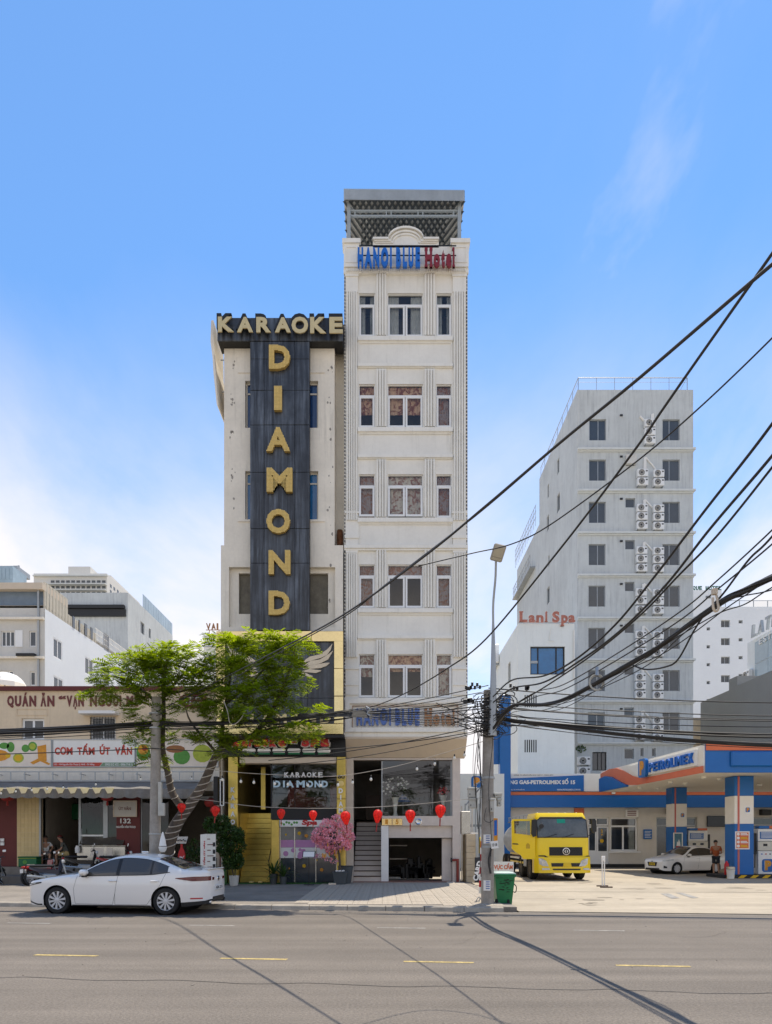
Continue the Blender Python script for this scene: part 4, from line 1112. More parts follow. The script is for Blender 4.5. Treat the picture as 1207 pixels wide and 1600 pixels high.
q.build('valance',m_awning,aw)
for i in range(26):      # folds over the valance, sunlight on them put into a paler cloth colour
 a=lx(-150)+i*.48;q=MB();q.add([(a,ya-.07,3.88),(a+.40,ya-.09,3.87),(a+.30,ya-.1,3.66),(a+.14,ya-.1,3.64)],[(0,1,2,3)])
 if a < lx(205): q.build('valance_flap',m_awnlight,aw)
# street level: step, piers, rooms
stp=MB();stp.box(XA,lx(336),26.5,27.95,.1,.42);struct('low_step',stp,m_pavegrey)
stp=MB();stp.box(XA,lx(336),28.0,YL+8,.1,.72);struct('raised_floor',stp,m_pavegrey)
ZT=lz(1236)
def pier(a,b,mat,d0=0,d1=.4,nm='pier',zb=.72,zt=None):
 q=MB();tbox(q,TL,lx(a),lx(b),zb,zt or ZT,d0,d1);return q.build(nm,mat,res)
pier(-30,27,m_maroon);pier(212,219,m_maroon,0,.3);pier(182,211.8,m_maroon,.02,.4)
yp=pier(27.3,62,m_cream,-.02,.5)
q=MB()
for i in range(6):
 for j in range(16):
  u0=lx(27.8)+i*.152;z0_=.74+j*.2
  q.box(u0,u0+.146,YL-.032,YL-.02,z0_,z0_+.194)
q.build('wall_tiles',m_ytile,yp,kind='stuff')
q=MB();q.box(lx(-2),lx(0),0,.1,0,.1)
pier(335,344,m_tan,0,.4);pier(344.2,359,m_maroon,-.1,.4,zb=.12)
rm=MB();yB=YL+6
rm.quad((XA,yB,.7),(XB,yB,.7),(XB,yB,ZT),(XA,yB,ZT));rm.quad((XA,YL+.2,ZT-.01),(XB,YL+.2,ZT-.01),(XB,yB,ZT-.01),(XA,yB,ZT-.01))
for p in (62,181,345): rm.quad((lx(p),YL+.3,.7),(lx(p),yB,.7),(lx(p),yB,ZT),(lx(p),YL+.3,ZT))
rm.quad((XA,YL+.3,.722),(XB,YL+.3,.722),(XB,yB,.722),(XA,yB,.722))
rm.build('dining_room',m_inner,res)
for (a,b,c,d,yy) in ((91,99,1272,1260,5.9),(107,116,1272,1260,5.9),(126,132,1272,1262,5.9)):
 q=MB();q.box(lx(a,YL+yy),lx(b,YL+yy),YL+yy,YL+yy+.05,lz(c,YL+yy),lz(d,YL+yy));q.build('picture_frame',m_wood,res)
q=MB();q.lathe([(.38,0),(.36,-.05),(.1,-.08)],(lx(67),YL+3,lz(1264)),18,'y');q.build('round_mirror',m_crate,res)
for (a,b,d) in ((121.5,125,.1),(160,167,.1),(218,221,.1),(62,64.5,-.03)): pier(a,b,m_galv if a != 62 else m_galv,d,d+.08,'door_post')
pier(125,160,m_galv,.1,.16,'door_rail',zt=lz(1236) ,zb=lz(1238));pier(125,160,m_upvc,.1,.16,'door_rail',zb=1.98,zt=2.05)
pier(221,333,m_galv,.1,.16,'door_rail',zb=lz(1248),zt=lz(1244))
m_glassrest=glass('restaurant_glass',(.6,.6,.58),.015)
q=MB();q.quad((lx(125),YL+.13,.74),(lx(160),YL+.13,.74),(lx(160),YL+.13,ZT),(lx(125),YL+.13,ZT));q.build('glass_door',m_glassrest,res)
q=MB();q.quad((lx(167),YL+.13,.74),(lx(181),YL+.13,.74),(lx(181),YL+.13,lz(1258)),(lx(167),YL+.13,lz(1258)));q.build('glass_door',m_glassrest,res)
q=MB();q.quad((lx(221),YL+.13,.74),(lx(262),YL+.13,.74),(lx(262),YL+.13,ZT),(lx(221),YL+.13,ZT));q.build('glass_door',m_glassrest,res)
q=MB();q.box(lx(126),lx(158),YL-.2,YL-.1,lz(1237),lz(1234));tag(q.build('tube_light',m_awnlight),'pale fluorescent tube under the awning by the glass door','light')
# plaque with name, number and street
pl=thing('wall_plaque','grey framed name plaque above the number 132 on the maroon wall','plaque',(lx(197),YL,lz(1276)))
q=MB();q.cbox(lx(179),lx(215),YL-.08,YL-.005,lz(1276),lz(1251.5),.01);q.build('panel',m_palegrey,pl)
q=MB();frame(q,T_front(YL-.08),lx(178.5),lx(215.5),lz(1276.5),lz(1251),-.02,.02,.04);q.build('frame',m_tan,pl)
q=MB();put_text(q,'ÚT VÂN',(lx(187),YL-.083,lz(1266)),lx(206)-lx(187),.16,.004,.02);q.build('lettering',m_maroonl,pl)
hn=thing('house_number','pale house number 132 with street name on the maroon wall','sign',(lx(197),YL,lz(1294)))
q=MB();put_text(q,'132',(lx(188.5),YL-.0,lz(1286.5)),lx(205)-lx(188.5),.2,.02,.02);q.build('numeral',m_wprint,hn)
q=MB();put_text(q,'NGUYỄN VĂN THOẠI',(lx(182),YL-.0,lz(1294.5)),lx(212)-lx(182),.15,.01,.03);q.build('lettering',m_wprint,hn)
sw=thing('switch_box','pair of small white switch boxes on the maroon pier','switch',(lx(4.5),YL-.03,lz(1320)))
for c in (1321,1315): q=MB();q.cbox(lx(1.5),lx(7.5),YL-.05,YL-.002,lz(c),lz(c-5),.01);q.build('switch',m_upvc,sw)
# red palace lanterns hung under the awning
ln=thing('palace_lantern','dark red palace lantern under the awning beside the yellow tiled pier','lantern',(lx(12,YL-.8),YL-.8,lz(1246,YL-.8)),group='palace lanterns under the awning')
def rl_(name,z0_,prof,mat): q=MB();q.lathe([(r,z+ln.location.z) for r,z in prof],(ln.location.x,ln.location.y,0),14);return q.build(name,mat,ln,smooth=40)
rl_('lantern_body',0,[(.1,-.14),(.2,-.1),(.26,0),(.27,.1),(.2,.17),(.1,.2)],m_lanternd);rl_('tassel',0,[(.02,-.34),(.05,-.3),(.03,-.15)],m_lanternd);rl_('cap',0,[(.1,.2),(.1,.25),(.02,.28)],m_wood)
dup(ln,(lx(168,YL-.8),YL-.8,lz(1246,YL-.8)),label='dark red palace lantern under the awning above the glass door')
dup(ln,(lx(330,YL-.8),YL-.8,lz(1256,YL-.8)),label='dark red palace lantern under the awning end near the lightbox')
# domed sun canopy just showing over the coping
dm=thing('roof_parasol','red and white domed parasol top showing above the coping','parasol',(lx(8,YL+3),YL+3,lz(1073,YL+3)))
c0=dm.location
for s_ in range(10):
 q=MB();m_=5;P=[]
 for i in range(m_+1):
  a=PI/2*i/m_;r_=.95*cos(a);z_=.75*sin(a)
  for t in (s_,s_+1): P.append((c0.x+r_*cos(2*PI*t/10),c0.y+r_*sin(2*PI*t/10),c0.z-.1+z_))
 q.add(P,[(2*i,2*i+1,2*i+3,2*i+2) for i in range(m_)]);q.build('canopy_panel',m_red if s_ in (4,5) else m_white,dm)
q=MB();q.tube([(c0.x,c0.y,lz(1100)),(c0.x,c0.y,c0.z+.62)],.03);q.build('pole',m_galv,dm)
# ================================================================== THE GREY TOWER
ORD=['top','second','third','fourth','fifth','sixth','seventh','eighth','ninth','tenth']
YT=53.7
def PX(Y): return lambda p: (p-CX)*Y/F
def PZ(Y): return lambda p: H-(p-HY)*Y/F
tx,tz=PX(YT),PZ(YT)
tow=thing('hotel_tower','pale grey rendered tower with railed roof and stacks of air conditioners','tower',(tx(993),YT,0))
TT=T_front(YT);TXL=tx(902.5)
RC=[671,734,800,866,931,997,1063,1129]
ops=[]
for i,r in enumerate(RC):
 d=i*.3
 ops += [(tx(921-d),tx(947.5-d),tz(r+17),tz(r-16)),(tx(1035.5),tx(1062.5),tz(r+17),tz(r-16))]
sm=[(978-i*.4,993-i*.4,713+i*65.4,727.5+i*65.4) for i in range(7)]
ops2=[(tx(a),tx(b),tz(d),tz(c)) for a,b,c,d in sm]
low=[(tx(926),tx(948),tz(1204),tz(1175)),(tx(976),tx(991),tz(1186),tz(1170)),(tx(1001),tx(1006),tz(1182),tz(1169)),(tx(1019),tx(1025),tz(1182),tz(1169))]
w=MB();holes(w,TT,TXL,tx(1083.5),0,tz(609),ops+ops2+low,.18)
# stepped left flank with its little windows
side=[]
for (pxa,pya,pxb,pyb) in ((871,714,874,737),(856,755,858,775),(871,768,875,795),(855,803,858,826),(857,866,859,883),(855,915,859,940)):
 ya,yb=TXL*F/(pxb-CX),TXL*F/(pxa-CX);side.append((ya,yb,H-(pyb-HY)*ya/F,H-(pya-HY)*ya/F))
TS=T_left(TXL)
holes(w,TS,YT,67.0,0,tz(609),side,.15);holes(w,TS,67.0,78.4,0,32.8,[],.1)
w.quad((tx(1083.5),YT,0),(tx(1083.5),78.4,0),(tx(1083.5),78.4,tz(620)),(tx(1083.5),YT,tz(620)))
w.quad((TXL,67,32.8),(TXL,67,tz(609)),(tx(1083.5),67,tz(609)),(tx(1083.5),67,32.8));w.quad((TXL,67,32.8),(tx(1083),67,32.8),(tx(1083),78.4,32.8),(TXL,78.4,32.8))
w.quad((TXL,YT,tz(612)),(tx(1083),YT,tz(612)),(tx(1083),67,tz(612)),(TXL,67,tz(612)));w.quad((TXL,78.4,0),(tx(1083),78.4,0),(tx(1083),78.4,32.8),(TXL,78.4,32.8))
w.build('wall',m_tower,tow)
for (a,b,c,d) in ops: window(tow,TT,a,b,c,d,.18,m_galv,m_pane,splits=[a+(b-a)*(.55 if a < tx(1000) else .42)],w=.06)
for (a,b,c,d) in ops2+low[1:]: window(tow,TT,a,b,c,d,.18,m_galv,m_pane,w=.06)
window(tow,TT,*low[0],.18,m_blackm,m_pane,splits=[tx(935),tx(941)],w=.07)
for s in side: window(tow,TS,*s,.15,m_galv,m_pane,w=.06)
for i,y in enumerate((702.5,767,833,899,966,1031,1096,1161)):
 l=MB();tbox(l,TT,TXL,tx(1086),tz(y+1.6),tz(y-1.4),-.22,0);tbox(l,TT,TXL,tx(1084),tz(y+3.8),tz(y+1.7),-.09,0);l.build('ledge',m_towertrim,tow)
 v=MB();v.box(tx(969),tx(973),YT-.08,YT,tz(y-52),tz(y-54.5));v.build('vent',m_plastic,tow)
ra=MB()
zt,zr_=tz(609),tz(589)
for (p,q) in (((TXL+.1,YT+.1),(tx(1075),YT+.1)),((TXL+.1,YT+.1),(TXL+.1,66.8))):
 ra.tube([(*p,zr_),(*q,zr_)],.035);ra.tube([(*p,zr_-.35),(*q,zr_-.35)],.012)
 n=6 if p[1] == q[1] else 8
 for i in range(n+1): x,y=p[0]+(q[0]-p[0])*i/n,p[1]+(q[1]-p[1])*i/n;ra.tube([(x,y,zt),(x,y,zr_)],.02)
ra.tube([(tx(1075),YT+.1,zt),(tx(1075),YT+.1,zr_)],.03);ra.tube([(tx(1064),YT+.2,zt),(tx(1075),YT+.1,zr_)],.02)
for z in (33.6,34.2,34.8): ra.tube([(TXL-.3,67.2,z),(TXL-.3,78,z)],.03)
for i in range(14): ra.tube([(TXL-.3,67.4+i*.8,32.8),(TXL-.3,67.4+i*.8,34.8)],.02)
ra.build('roof_railing',m_galv,tow)
gb=MB()
for i in range(13): gb.tube([(TXL-.5,69+i*.75,29.4),(TXL-.5,69+i*.75,30.6)],.025,4)
for z in (30.0,30.6): gb.tube([(TXL-.5,68.9,z),(TXL-.5,78.3,z)],.03,4)
gb.box(TXL-.55,TXL,68.9,78.3,29.3,29.45);gb.build('side_balcony',m_galv,tow)
# air conditioners: each its own thing
ac=thing('air_conditioner','x','air conditioner',(0,0,0),group='air conditioners on the grey tower')
q=MB();q.cbox(-.42,.42,-.34,0,0,.58,.03);q.build('casing',m_upvc,ac)
q=MB();q.lathe([(.25,-.345),(.22,-.352),(.2,-.348)],(-.1,0,.29),16,'y');q.build('fan_opening',m_blackm,ac)
q=MB();
for r_ in (.24,.17,.1): q.tube([(-.1+r_*cos(2*PI*i/12),-.357,.29+r_*sin(2*PI*i/12)) for i in range(13)],.012,4,False)
q.build('fan_grille',m_white,ac)
q=MB();q.box(.22,.36,-.346,-.341,.36,.46);q.build('label_plate',m_plastic,ac)
q=MB();q.box(-.36,-.3,-.3,0,-.06,0);q.box(.3,.36,-.3,0,-.06,0);q.build('bracket',m_galv,ac)
acs=[(1014,[664,677.5,690.5],0,'single')]
for i,r in enumerate(RC[1:]):
 ys=[r+7.5,r+21] if i == 0 else [r-4,r+9,r+23]
 acs += [(1002.5-i*.7,ys,i+1,'inner'),(1027.5-i*.2,[y+1 for y in ys],i+1,'outer')]
firstac=True
for (px,ys,row,side_) in acs:
 for j,y in enumerate(ys):
  lab=f'{["upper", "middle", "lower"][j] if len(ys) == 3 else ["upper", "lower"][j]} air conditioner of the {"single stack" if side_ == "single" else side_ + " stack"} on the {ORD[row]} storey of the tower'
  loc=(tx(px),YT-.02,tz(y+6))
  if firstac: ac.location=loc;ac['label']=lab;firstac=False
  else: dup(ac,loc,label=lab)
for (px,ys,row,side_) in acs:
 if side_ == 'outer': continue
 p=MB();y0=RC[row]-14 if row else 652
 p.tube([(tx(px+4),YT-.06,tz(ys[0]-6)),(tx(px+4.5),YT-.06,tz(y0-4))],.07);p.tube([(tx(px+6.5),YT-.06,tz(ys[0]-5)),(tx(px+6.3),YT-.06,tz(y0-5))],.06)
 if row: p.tube([(tx(px+7),YT-.05,tz(y0-4)),(tx(px+16),YT-.05,tz(y0+6)),(tx(px+22),YT-.05,tz(y0+14))],.06)
 else: p.tube([(tx(px-1),YT-.05,tz(664)),(tx(px-14),YT-.05,tz(651))],.08)
 p.build('coolant_pipe',m_white,tow)
for j,y in enumerate((1189,1205)):
 o=dup(ac,(tx(911.5),YT-.02,tz(y+7)),label=f'{["upper", "lower"][j]} large air conditioner low on the tower beside the open window',scale=(1.15,1,1.15));del o['group']
aw2=MB();aw2.box(tx(977),tx(993),YT-.3,YT-.02,tz(727),tz(713));aw2.build('louvre_box',m_palegrey,tow)
# ------------------------------------------------------------------ white spa block in front of the tower
YN=47.0;nx,nz=PX(YN),PZ(YN);TN=T_front(YN)
lan=thing('spa_building','white rendered spa block with a large blue window','building',(nx(853),YN,0))
big=(nx(829),nx(883),nz(1054),nz(1010));gr=[(nx(820+i*3.4),nx(821.8+i*3.4),nz(b),nz(a)) for a,b in ((1086,1105),(1156,1175.5)) for i in range(6)]
w=MB();holes(w,TN,nx(809.5),nx(898),0,nz(975),[big],.2)
NX=nx(809.5)
holes(w,T_left(NX),YN,57.5,0,nz(975),[(49.8,50.8,H-(1066-HY)*50.2/F,H-(1035-HY)*50.2/F)],.2)
w.quad((nx(898),YN,0),(nx(898),YT,0),(nx(898),YT,nz(975)),(nx(898),YN,nz(975)));w.quad((NX,YN,nz(977)),(nx(898),YN,nz(977)),(nx(898),YT+3,nz(977)),(NX,YT+3,nz(977)))
w.build('wall',m_lani,lan)
f=window(lan,TN,*big,.2,m_blackm,m_glassblue2,splits=[nx(841.5),nx(870)],w=.09)
q=MB();tbox(q,TN,nx(830),nx(841),nz(1036),nz(1032),.1,.16);q.build('transom',m_galv,f)
for (a,b,c,d) in gr: q=MB();q.box(a,b,YN-.004,YN+.1,c,d);q.build('vent_slot',m_blackm,lan)
window(lan,T_left(NX),49.8,50.8,H-(1066-HY)*50.2/F,H-(1035-HY)*50.2/F,.2,m_blackm,m_pane)
q=MB();q.tube([(nx(897),YN-.06,nz(985)),(nx(897),YN-.06,nz(1060))],.05);q.build('drain_pipe',m_white,lan)
q=MB();q.tube([(nx(862),YN-.04,nz(980)),(nx(858),YN-.04,nz(1001)),(nx(866),YN-.04,nz(1002))],.02);q.build('cable',m_white,lan)
lp=thing('spa_letters','faded red serif spa letters on a rail above the white block','sign',(nx(855),YN+.3,nz(975)))
mfr=M('faded_red_letter',(.46,.17,.12),.6,var=.25,scale=8)
for (ch,a,b,c,d) in (('L',812,824,956,972.5),('a',826,836,962,973),('n',838,849,962,973),('i',852,855,956,972.5),('S',863,874,956,973),('p',877,887,962,979),('a',888,898.5,962,973)):
 q=MB();put_text(q,ch,(nx(a),YN-.02,nz(d)),nx(b)-nx(a),nz(c)-nz(d),.12,.035)
 if ch == 'L':
  for z in (nz(972.5),nz(956)-.06): q.box(nx(811.3),nx(817.5),YN-.135,YN-.021,z,z+.06)
 if ch in 'nip': q.box(nx(a)-.06,nx(a)+.16,YN-.135,YN-.021,nz(972.5),nz(972.5)+.05) if ch != 'p' else q.box(nx(a)-.06,nx(a)+.18,YN-.135,YN-.021,nz(979),nz(979)+.05)
 q.build('letter',mfr,lp)
q=MB();q.box(nx(812),nx(897),YN+.3,YN+.34,nz(971),nz(970));q.box(nx(820),nx(821),YN+.3,YN+.34,nz(976),nz(971));q.box(nx(890),nx(891),YN+.3,YN+.34,nz(976),nz(971));q.build('mounting_rail',m_galv,lp)
acw=dup(ac,(NX-.03,55.5,H-(1040-HY)*55.5/F),rz=-PI/2,label='air conditioner high on the side wall of the white spa block',scale=(2.2,1,2.6));del acw['group']
# ------------------------------------------------------------------ far white hotel
YF2=125.0;bx,bz=PX(YF2),PZ(YF2);TB=T_front(YF2)
bh=thing('white_hotel','distant plain white hotel block with small square windows','hotel',(bx(1150),YF2,0))
ops=[]
for (a,b,c,d) in ((1127,1141,969,980),(1127,1141,997,1008),(1127,1141,1026,1037),(1127,1141,1055,1066)): ops.append((bx(a),bx(b),bz(d),bz(c)))
for i in range(5): ops.append((bx(1104.5),bx(1110),bz(985+i*28),bz(980+i*28)))
for i in range(4): ops.append((bx(1154.5),bx(1161),bz(974+i*28),bz(969+i*28)))
w=MB();holes(w,TB,bx(1070),bx(1300),0,bz(948),ops,.4);w.box(bx(1070),bx(1128),YF2+.01,YF2+20,bz(948),bz(922));w.quad((bx(1070),YF2,bz(949)),(bx(1300),YF2,bz(949)),(bx(1300),YF2+30,bz(949)),(bx(1070),YF2+30,bz(949)))
w.build('wall',m_wht2,bh)
for o in ops: window(bh,TB,*o,.4,m_galv,m_pane,splits=[(o[0]+o[1])/2] if o[1]-o[0] > 1 else (),w=.1)
window(bh,TB,bx(1103),bx(1111),bz(935),bz(931),.02,m_galv,m_pane,w=.08)
gr_=MB()
for i in range(7): gr_.box(bx(1134+i*22)-.06,bx(1134+i*22)+.06,YF2,YF2+.1,bz(948),bz(938.5))
gr_.box(bx(1130),bx(1300),YF2,YF2+.1,bz(938.8),bz(938));gr_.build('roof_railing',m_galv,bh)
gq=MB();gq.quad((bx(1130),YF2+.05,bz(948)),(bx(1300),YF2+.05,bz(948)),(bx(1300),YF2+.05,bz(939)),(bx(1130),YF2+.05,bz(939)));gq.build('glass_balustrade',m_glass,bh)
bl2=thing('rooftop_letters','dark green rooftop letters ending in the word hotel beyond the grey tower','sign',(bx(1105),YF2,bz(922)))
for i,ch in enumerate('BOUTIQUE HOTEL'):
 if ch != ' ': q=MB();put_text(q,ch,(bx(1058+i*5.05),YF2+.2,bz(921.8)),bx(4.1)-bx(0) if ch != 'I' else .14,bz(915.5)-bz(921.8),.2,.03);q.build('letter',M('green_letter',(.05,.16,.11),.5) if i == 0 else bpy.data.materials['green_letter'],bl2)
# ------------------------------------------------------------------ glass fronted block and grey shed, both seen along their side walls
GX=40.0
gb_=thing('glass_building','pale blue glass fronted block with a slanting rooftop name sign','building',(GX,70,0))
yf=GX*F/(1168-CX);z_top=H-(1005-HY)*yf/F
w=MB();w.box(GX+.02,GX+30,40,yf,0,z_top);w.build('wall',m_lani,gb_)
for i in range(8):
 for j in range(9):
  y1=74.0-i*2.6;z1=z_top-.4-j*2.4;q=MB();q.box(GX-.03,GX+.015,y1-2.54,y1,z1-2.34,z1);q.build('glass_panel',m_glasswall,gb_)
sgn=thing('rooftop_letters','silver rooftop letters spelling LATIA above ESTATE on the glass block','sign',(GX,72,z_top))
for i,ch in enumerate('LATIA'):
 q=MB();put_text(q,ch,(GX,74.4-i*1.3,z_top+.2),.95 if ch != 'I' else .22,1.35,.25,.02,ux=(0,-1,0),ital=.15);q.build('letter',m_galv,sgn)
for i,ch in enumerate('ESTATE'):
 q=MB();put_text(q,ch,(GX-.04,73.0-i*.8,z_top-.9),.6,.6,.1,.02,ux=(0,-1,0));q.build('letter',m_wprint,sgn)
for j,(dy,dz) in enumerate(((0,-3.2),(0,-4.3),(0,-5.4),(0,-9.6),(0,-10.7))):
 o=dup(ac,(GX-.05,75.0,z_top+dz-.9),rz=-PI/2,label=f'{ORD[j]} air conditioner down the edge of the glass fronted block',scale=(1.6,1.3,1.6));o['group']='air conditioners on the glass block'
SX=28.6
sh=thing('grey_shed','plain dark grey side wall of a long shed behind the petrol station','shed',(SX,55,0))
z1=H-(1098-HY)*(SX*F/(1095-CX))/F;yA=SX*F/(1095-CX)
w=MB();w.box(SX,SX+14,44,yA,0,z1);w.build('wall',m_grey,sh)
y_b,y_a=SX*F/(1139-CX),SX*F/(1152-CX)
w=MB();w.box(SX+.02,SX+3,y_a,y_b,z1+.001,z1+.9);w.box(SX+.02,SX+.3,44,y_a,z1+.001,z1+.1);w.build('roof_kerb',m_grey,sh)
for i in range(3): q=MB();q.box(SX-.012,SX-.001,44,yA,z1-5.0-i*.9,z1-4.96-i*.9);q.build('sheet_joint',m_galv,sh)
w=MB();w.box(27.5,34,64,66,0,13.2);lw_=w.build('low_house',m_cream);tag(lw_,'sliver of a cream house wall between the grey tower and grey shed','house')
# ================================================================== LEFT-HAND BACKGROUND
YA=56.0;ax_,az_=PX(YA),PZ(YA)
AX=ax_(70.5)
ba=thing('white_flat_block','long block with grey street front and sunlit bright white side wall','building',(AX-8,YA,0))
def side_rect(X,pxa,pya,pxb,pyb):
 ya,yb=X*F/(pxa-CX),X*F/(pxb-CX);return (ya,yb,H-(pyb-HY)*ya/F,H-(pya-HY)*ya/F)
sops=[side_rect(AX,83.5,995,97.5,1026),side_rect(AX,133,1025,146,1052),side_rect(AX,162.5,988,171,1015),side_rect(AX,84,1055,99,1082),side_rect(AX,162.5,1042,171,1068)]
yend=AX*F/(207-CX)
TR_=T_right(AX);zwall=H-(951-HY)*YA/F
w=MB();holes(w,TR_,YA,yend,0,zwall,sops,.15)
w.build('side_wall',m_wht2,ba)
for s in sops[:2]+sops[3:4]: window(ba,TR_,*s,.08,m_upvc,m_pane,splits=[(s[0]+s[1])/2],w=.12)
for s in (sops[2],sops[4]): window(ba,TR_,*s,.1,m_galv,m_pane,w=.1)
fops=[(ax_(2),ax_(23),az_(1010),az_(986)),(ax_(46),ax_(56.5),az_(1010),az_(986)),(ax_(47),ax_(55.5),az_(1071),az_(1049)),(ax_(0),ax_(21),az_(1072),az_(1048))]
TA=T_front(YA)
w=MB();holes(w,TA,ax_(-220),AX,0,az_(966),fops,.15);w.box(ax_(-220),AX-.04,YA-.01,YA+.6,az_(966)+.003,az_(950));w.quad((ax_(-220),YA,az_(946)),(AX,YA,az_(946)),(AX,yend,az_(946)),(ax_(-220),yend,az_(946)))
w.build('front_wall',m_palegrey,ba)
for o in fops: window(ba,TA,*o,.15,m_upvc,m_pane,splits=[o[0]+(o[1]-o[0])*q for q in ((.33,.66) if o[1]-o[0] > .8 else ())],w=.08)
q=MB();tbox(q,TA,ax_(24.5),ax_(36),az_(1011),az_(985),-.05,0);q.build('shutter',m_upvc,ba)
for y in (967,1028): q=MB();tbox(q,TA,ax_(-220),ax_(70.2),az_(y+2),az_(y-1.5),-.3,0);q.build('ledge',m_kplast,ba)
q=MB();q.box(ax_(-200),ax_(70),YA+.2,YA+1,az_(946),az_(922));q.build('roof_screen',M('blue_grey_sheet',(.16,.21,.27),.5,var=.15),ba)
q=MB();q.box(ax_(-200),ax_(70.3),YA-.4,YA+4,az_(923),az_(913));q.build('roof_eave',m_tan,ba)
q=MB();q.box(ax_(60),ax_(62.5),YA-.15,YA-.02,az_(1095),az_(912));q.build('drain_pipe',m_galv,ba)
q=MB();q.box(ax_(30),ax_(58),YA-.5,YA-.05,az_(1027),az_(1023));q.build('ledge_box',m_blackm,ba)
# roof storey of cream sheeting along the side wall
zc=H-(909-HY)*YA/F
yc0=AX*F/(105-CX)
y_s=AX*F/(150.5-CX)
q=MB();n=36
for i in range(n):
 a=YA+(y_s-YA)*i/n;b=YA+(y_s-YA)*(i+.86)/n;zt_=zc-(0 if a < yc0 else 1.3)
 q.box(AX-.12,AX-.02+(.02 if i % 2 else 0),a,b,zwall+.002,zt_)
q.build('cream_screen',M('cream_sheeting',(.55,.50,.40),.7,var=.12,scale=2),ba)
for (a,b) in ((114,117.5),(124,126),(133,136.5),(142.5,145.5)):
 s=side_rect(AX+.04,a,962+(a-114)*.62,b,980+(a-114)*.62);q=MB();q.box(AX-.03,AX+.04,s[0],s[1],s[2],s[3]);q.build('screen_window',m_pane,ba)
q=MB()
for i in range(30): y=y_s+.2+i*(yend-y_s)/30;q.box(AX-.1,AX-.06,y,y+.05,zwall,zwall+1.5)
for z in (.5,1.0,1.5): q.box(AX-.11,AX-.05,y_s,yend,zwall+z-.03,zwall+z)
q.build('terrace_railing',m_white,ba)
# grey block behind
YB2=82.0;BX=(200-CX)*YB2/F
bb=thing('grey_flat_block','grey rendered block with a glass railed roof behind the white block','building',(BX-5,YB2,0))
zB=H-(926-HY)*YB2/F;ye=BX*F/(270-CX)
so_=[side_rect(BX,220,970,226,988),side_rect(BX,233,981,236,996),side_rect(BX,253,1000,257.5,1015),side_rect(BX,222,1010,226,1030)]
w=MB();holes(w,T_right(BX),YB2,ye,0,zB,so_,.2);w.quad((BX-40,YB2,0),(BX,YB2,0),(BX,YB2,zB),(BX-40,YB2,zB));w.quad((BX-40,YB2,zB-.2),(BX,YB2,zB-.2),(BX,ye,zB-.2),(BX-40,ye,zB-.2));w.quad((BX-40,ye,0),(BX,ye,0),(BX,ye,zB),(BX-40,ye,zB))
w.build('wall',m_tower,bb)
for s in so_: window(bb,T_right(BX),*s,.2,m_galv,m_pane,w=.1)
q=MB();q.box(BX-14,BX-.3,YB2-.5,YB2-.01,zB-2.0,zB-1.6);q.box(BX-10,BX-.2,YB2-.3,YB2-.005,zB-2.9,zB-2.05);q.build('roof_slot',m_plastic,bb)
q=MB()
for i in range(12): y=YB2+(ye-YB2)*(.30+.7*i/12);q.box(BX-.06,BX-.02,y+.05,y+(ye-YB2)*.7/12-.05,zB,zB+1.7)
q.build('glass_balustrade',m_glasswall,bb)
# far high-rise
YC=165.0;cx_,cz_=PX(YC),PZ(YC)
hc=thing('high_rise','distant pale high-rise flats with rows of balcony openings','high-rise',(cx_(110),YC,0))
CXR=cx_(167);zC=cz_(896);yce=CXR*F/(208-CX)
w=MB();w.box(cx_(53),CXR,YC,YC+30,0,zC);w.box(cx_(101),cx_(136),YC+2,YC+12,zC,cz_(880));w.box(cx_(120),cx_(158),YC+6,YC+26,zC,cz_(884));w.quad((CXR+.03,YC,0),(CXR+.03,yce,0),(CXR+.03,yce,zC),(CXR+.03,YC,zC));w.build('wall',m_far,hc)
for j in range(3):
 for i in range(11):
  a=80+i*8;q=MB();q.box(cx_(a),cx_(a+5.4),YC-.08,YC-.01,cz_(912.5+j*9),cz_(907+j*9));q.build('window',m_pane,hc)
 l=MB();l.box(cx_(78),cx_(168),YC-1.2,YC,cz_(915+j*9),cz_(913.6+j*9));l.build('balcony_slab',m_towertrim,hc)
l=MB();l.box(cx_(53),CXR+.4,YC-.6,YC,cz_(901),cz_(899.5));l.build('parapet_ledge',m_towertrim,hc)
for j in range(3):
 for i in range(6):
  s=side_rect(CXR,172+i*5.5,912+i*4.4+j*9,174.6+i*5.5,917+i*4.4+j*9);q=MB();q.box(CXR-.05,CXR+.06,s[0],s[1],s[2],s[3]);q.build('window',m_pane,hc)
YD=110.0;dx_,dz_=PX(YD),PZ(YD)
gd=thing('glass_block','small pale blue glass block peeping over the blue-grey roof screen','building',(dx_(0),YD,0))
DX=dx_(20)
w=MB();w.box(dx_(-60),DX,YD,DX*F/(42-CX),0,dz_(884));w.build('wall',m_glasswall,gd)
w=MB();w.box(dx_(10),dx_(17),YD+2,YD+6,dz_(884),dz_(876));w.tube([(dx_(14),YD+3,dz_(878)),(dx_(14),YD+3,dz_(872))],.15);w.build('roof_plant',m_galv,gd)
for i in range(7): q=MB();q.box(dx_(-20+i*6),dx_(-15+i*6),YD-.05,YD-.01,dz_(905),dz_(888));q.build('glass_panel',m_glasswall,gd)
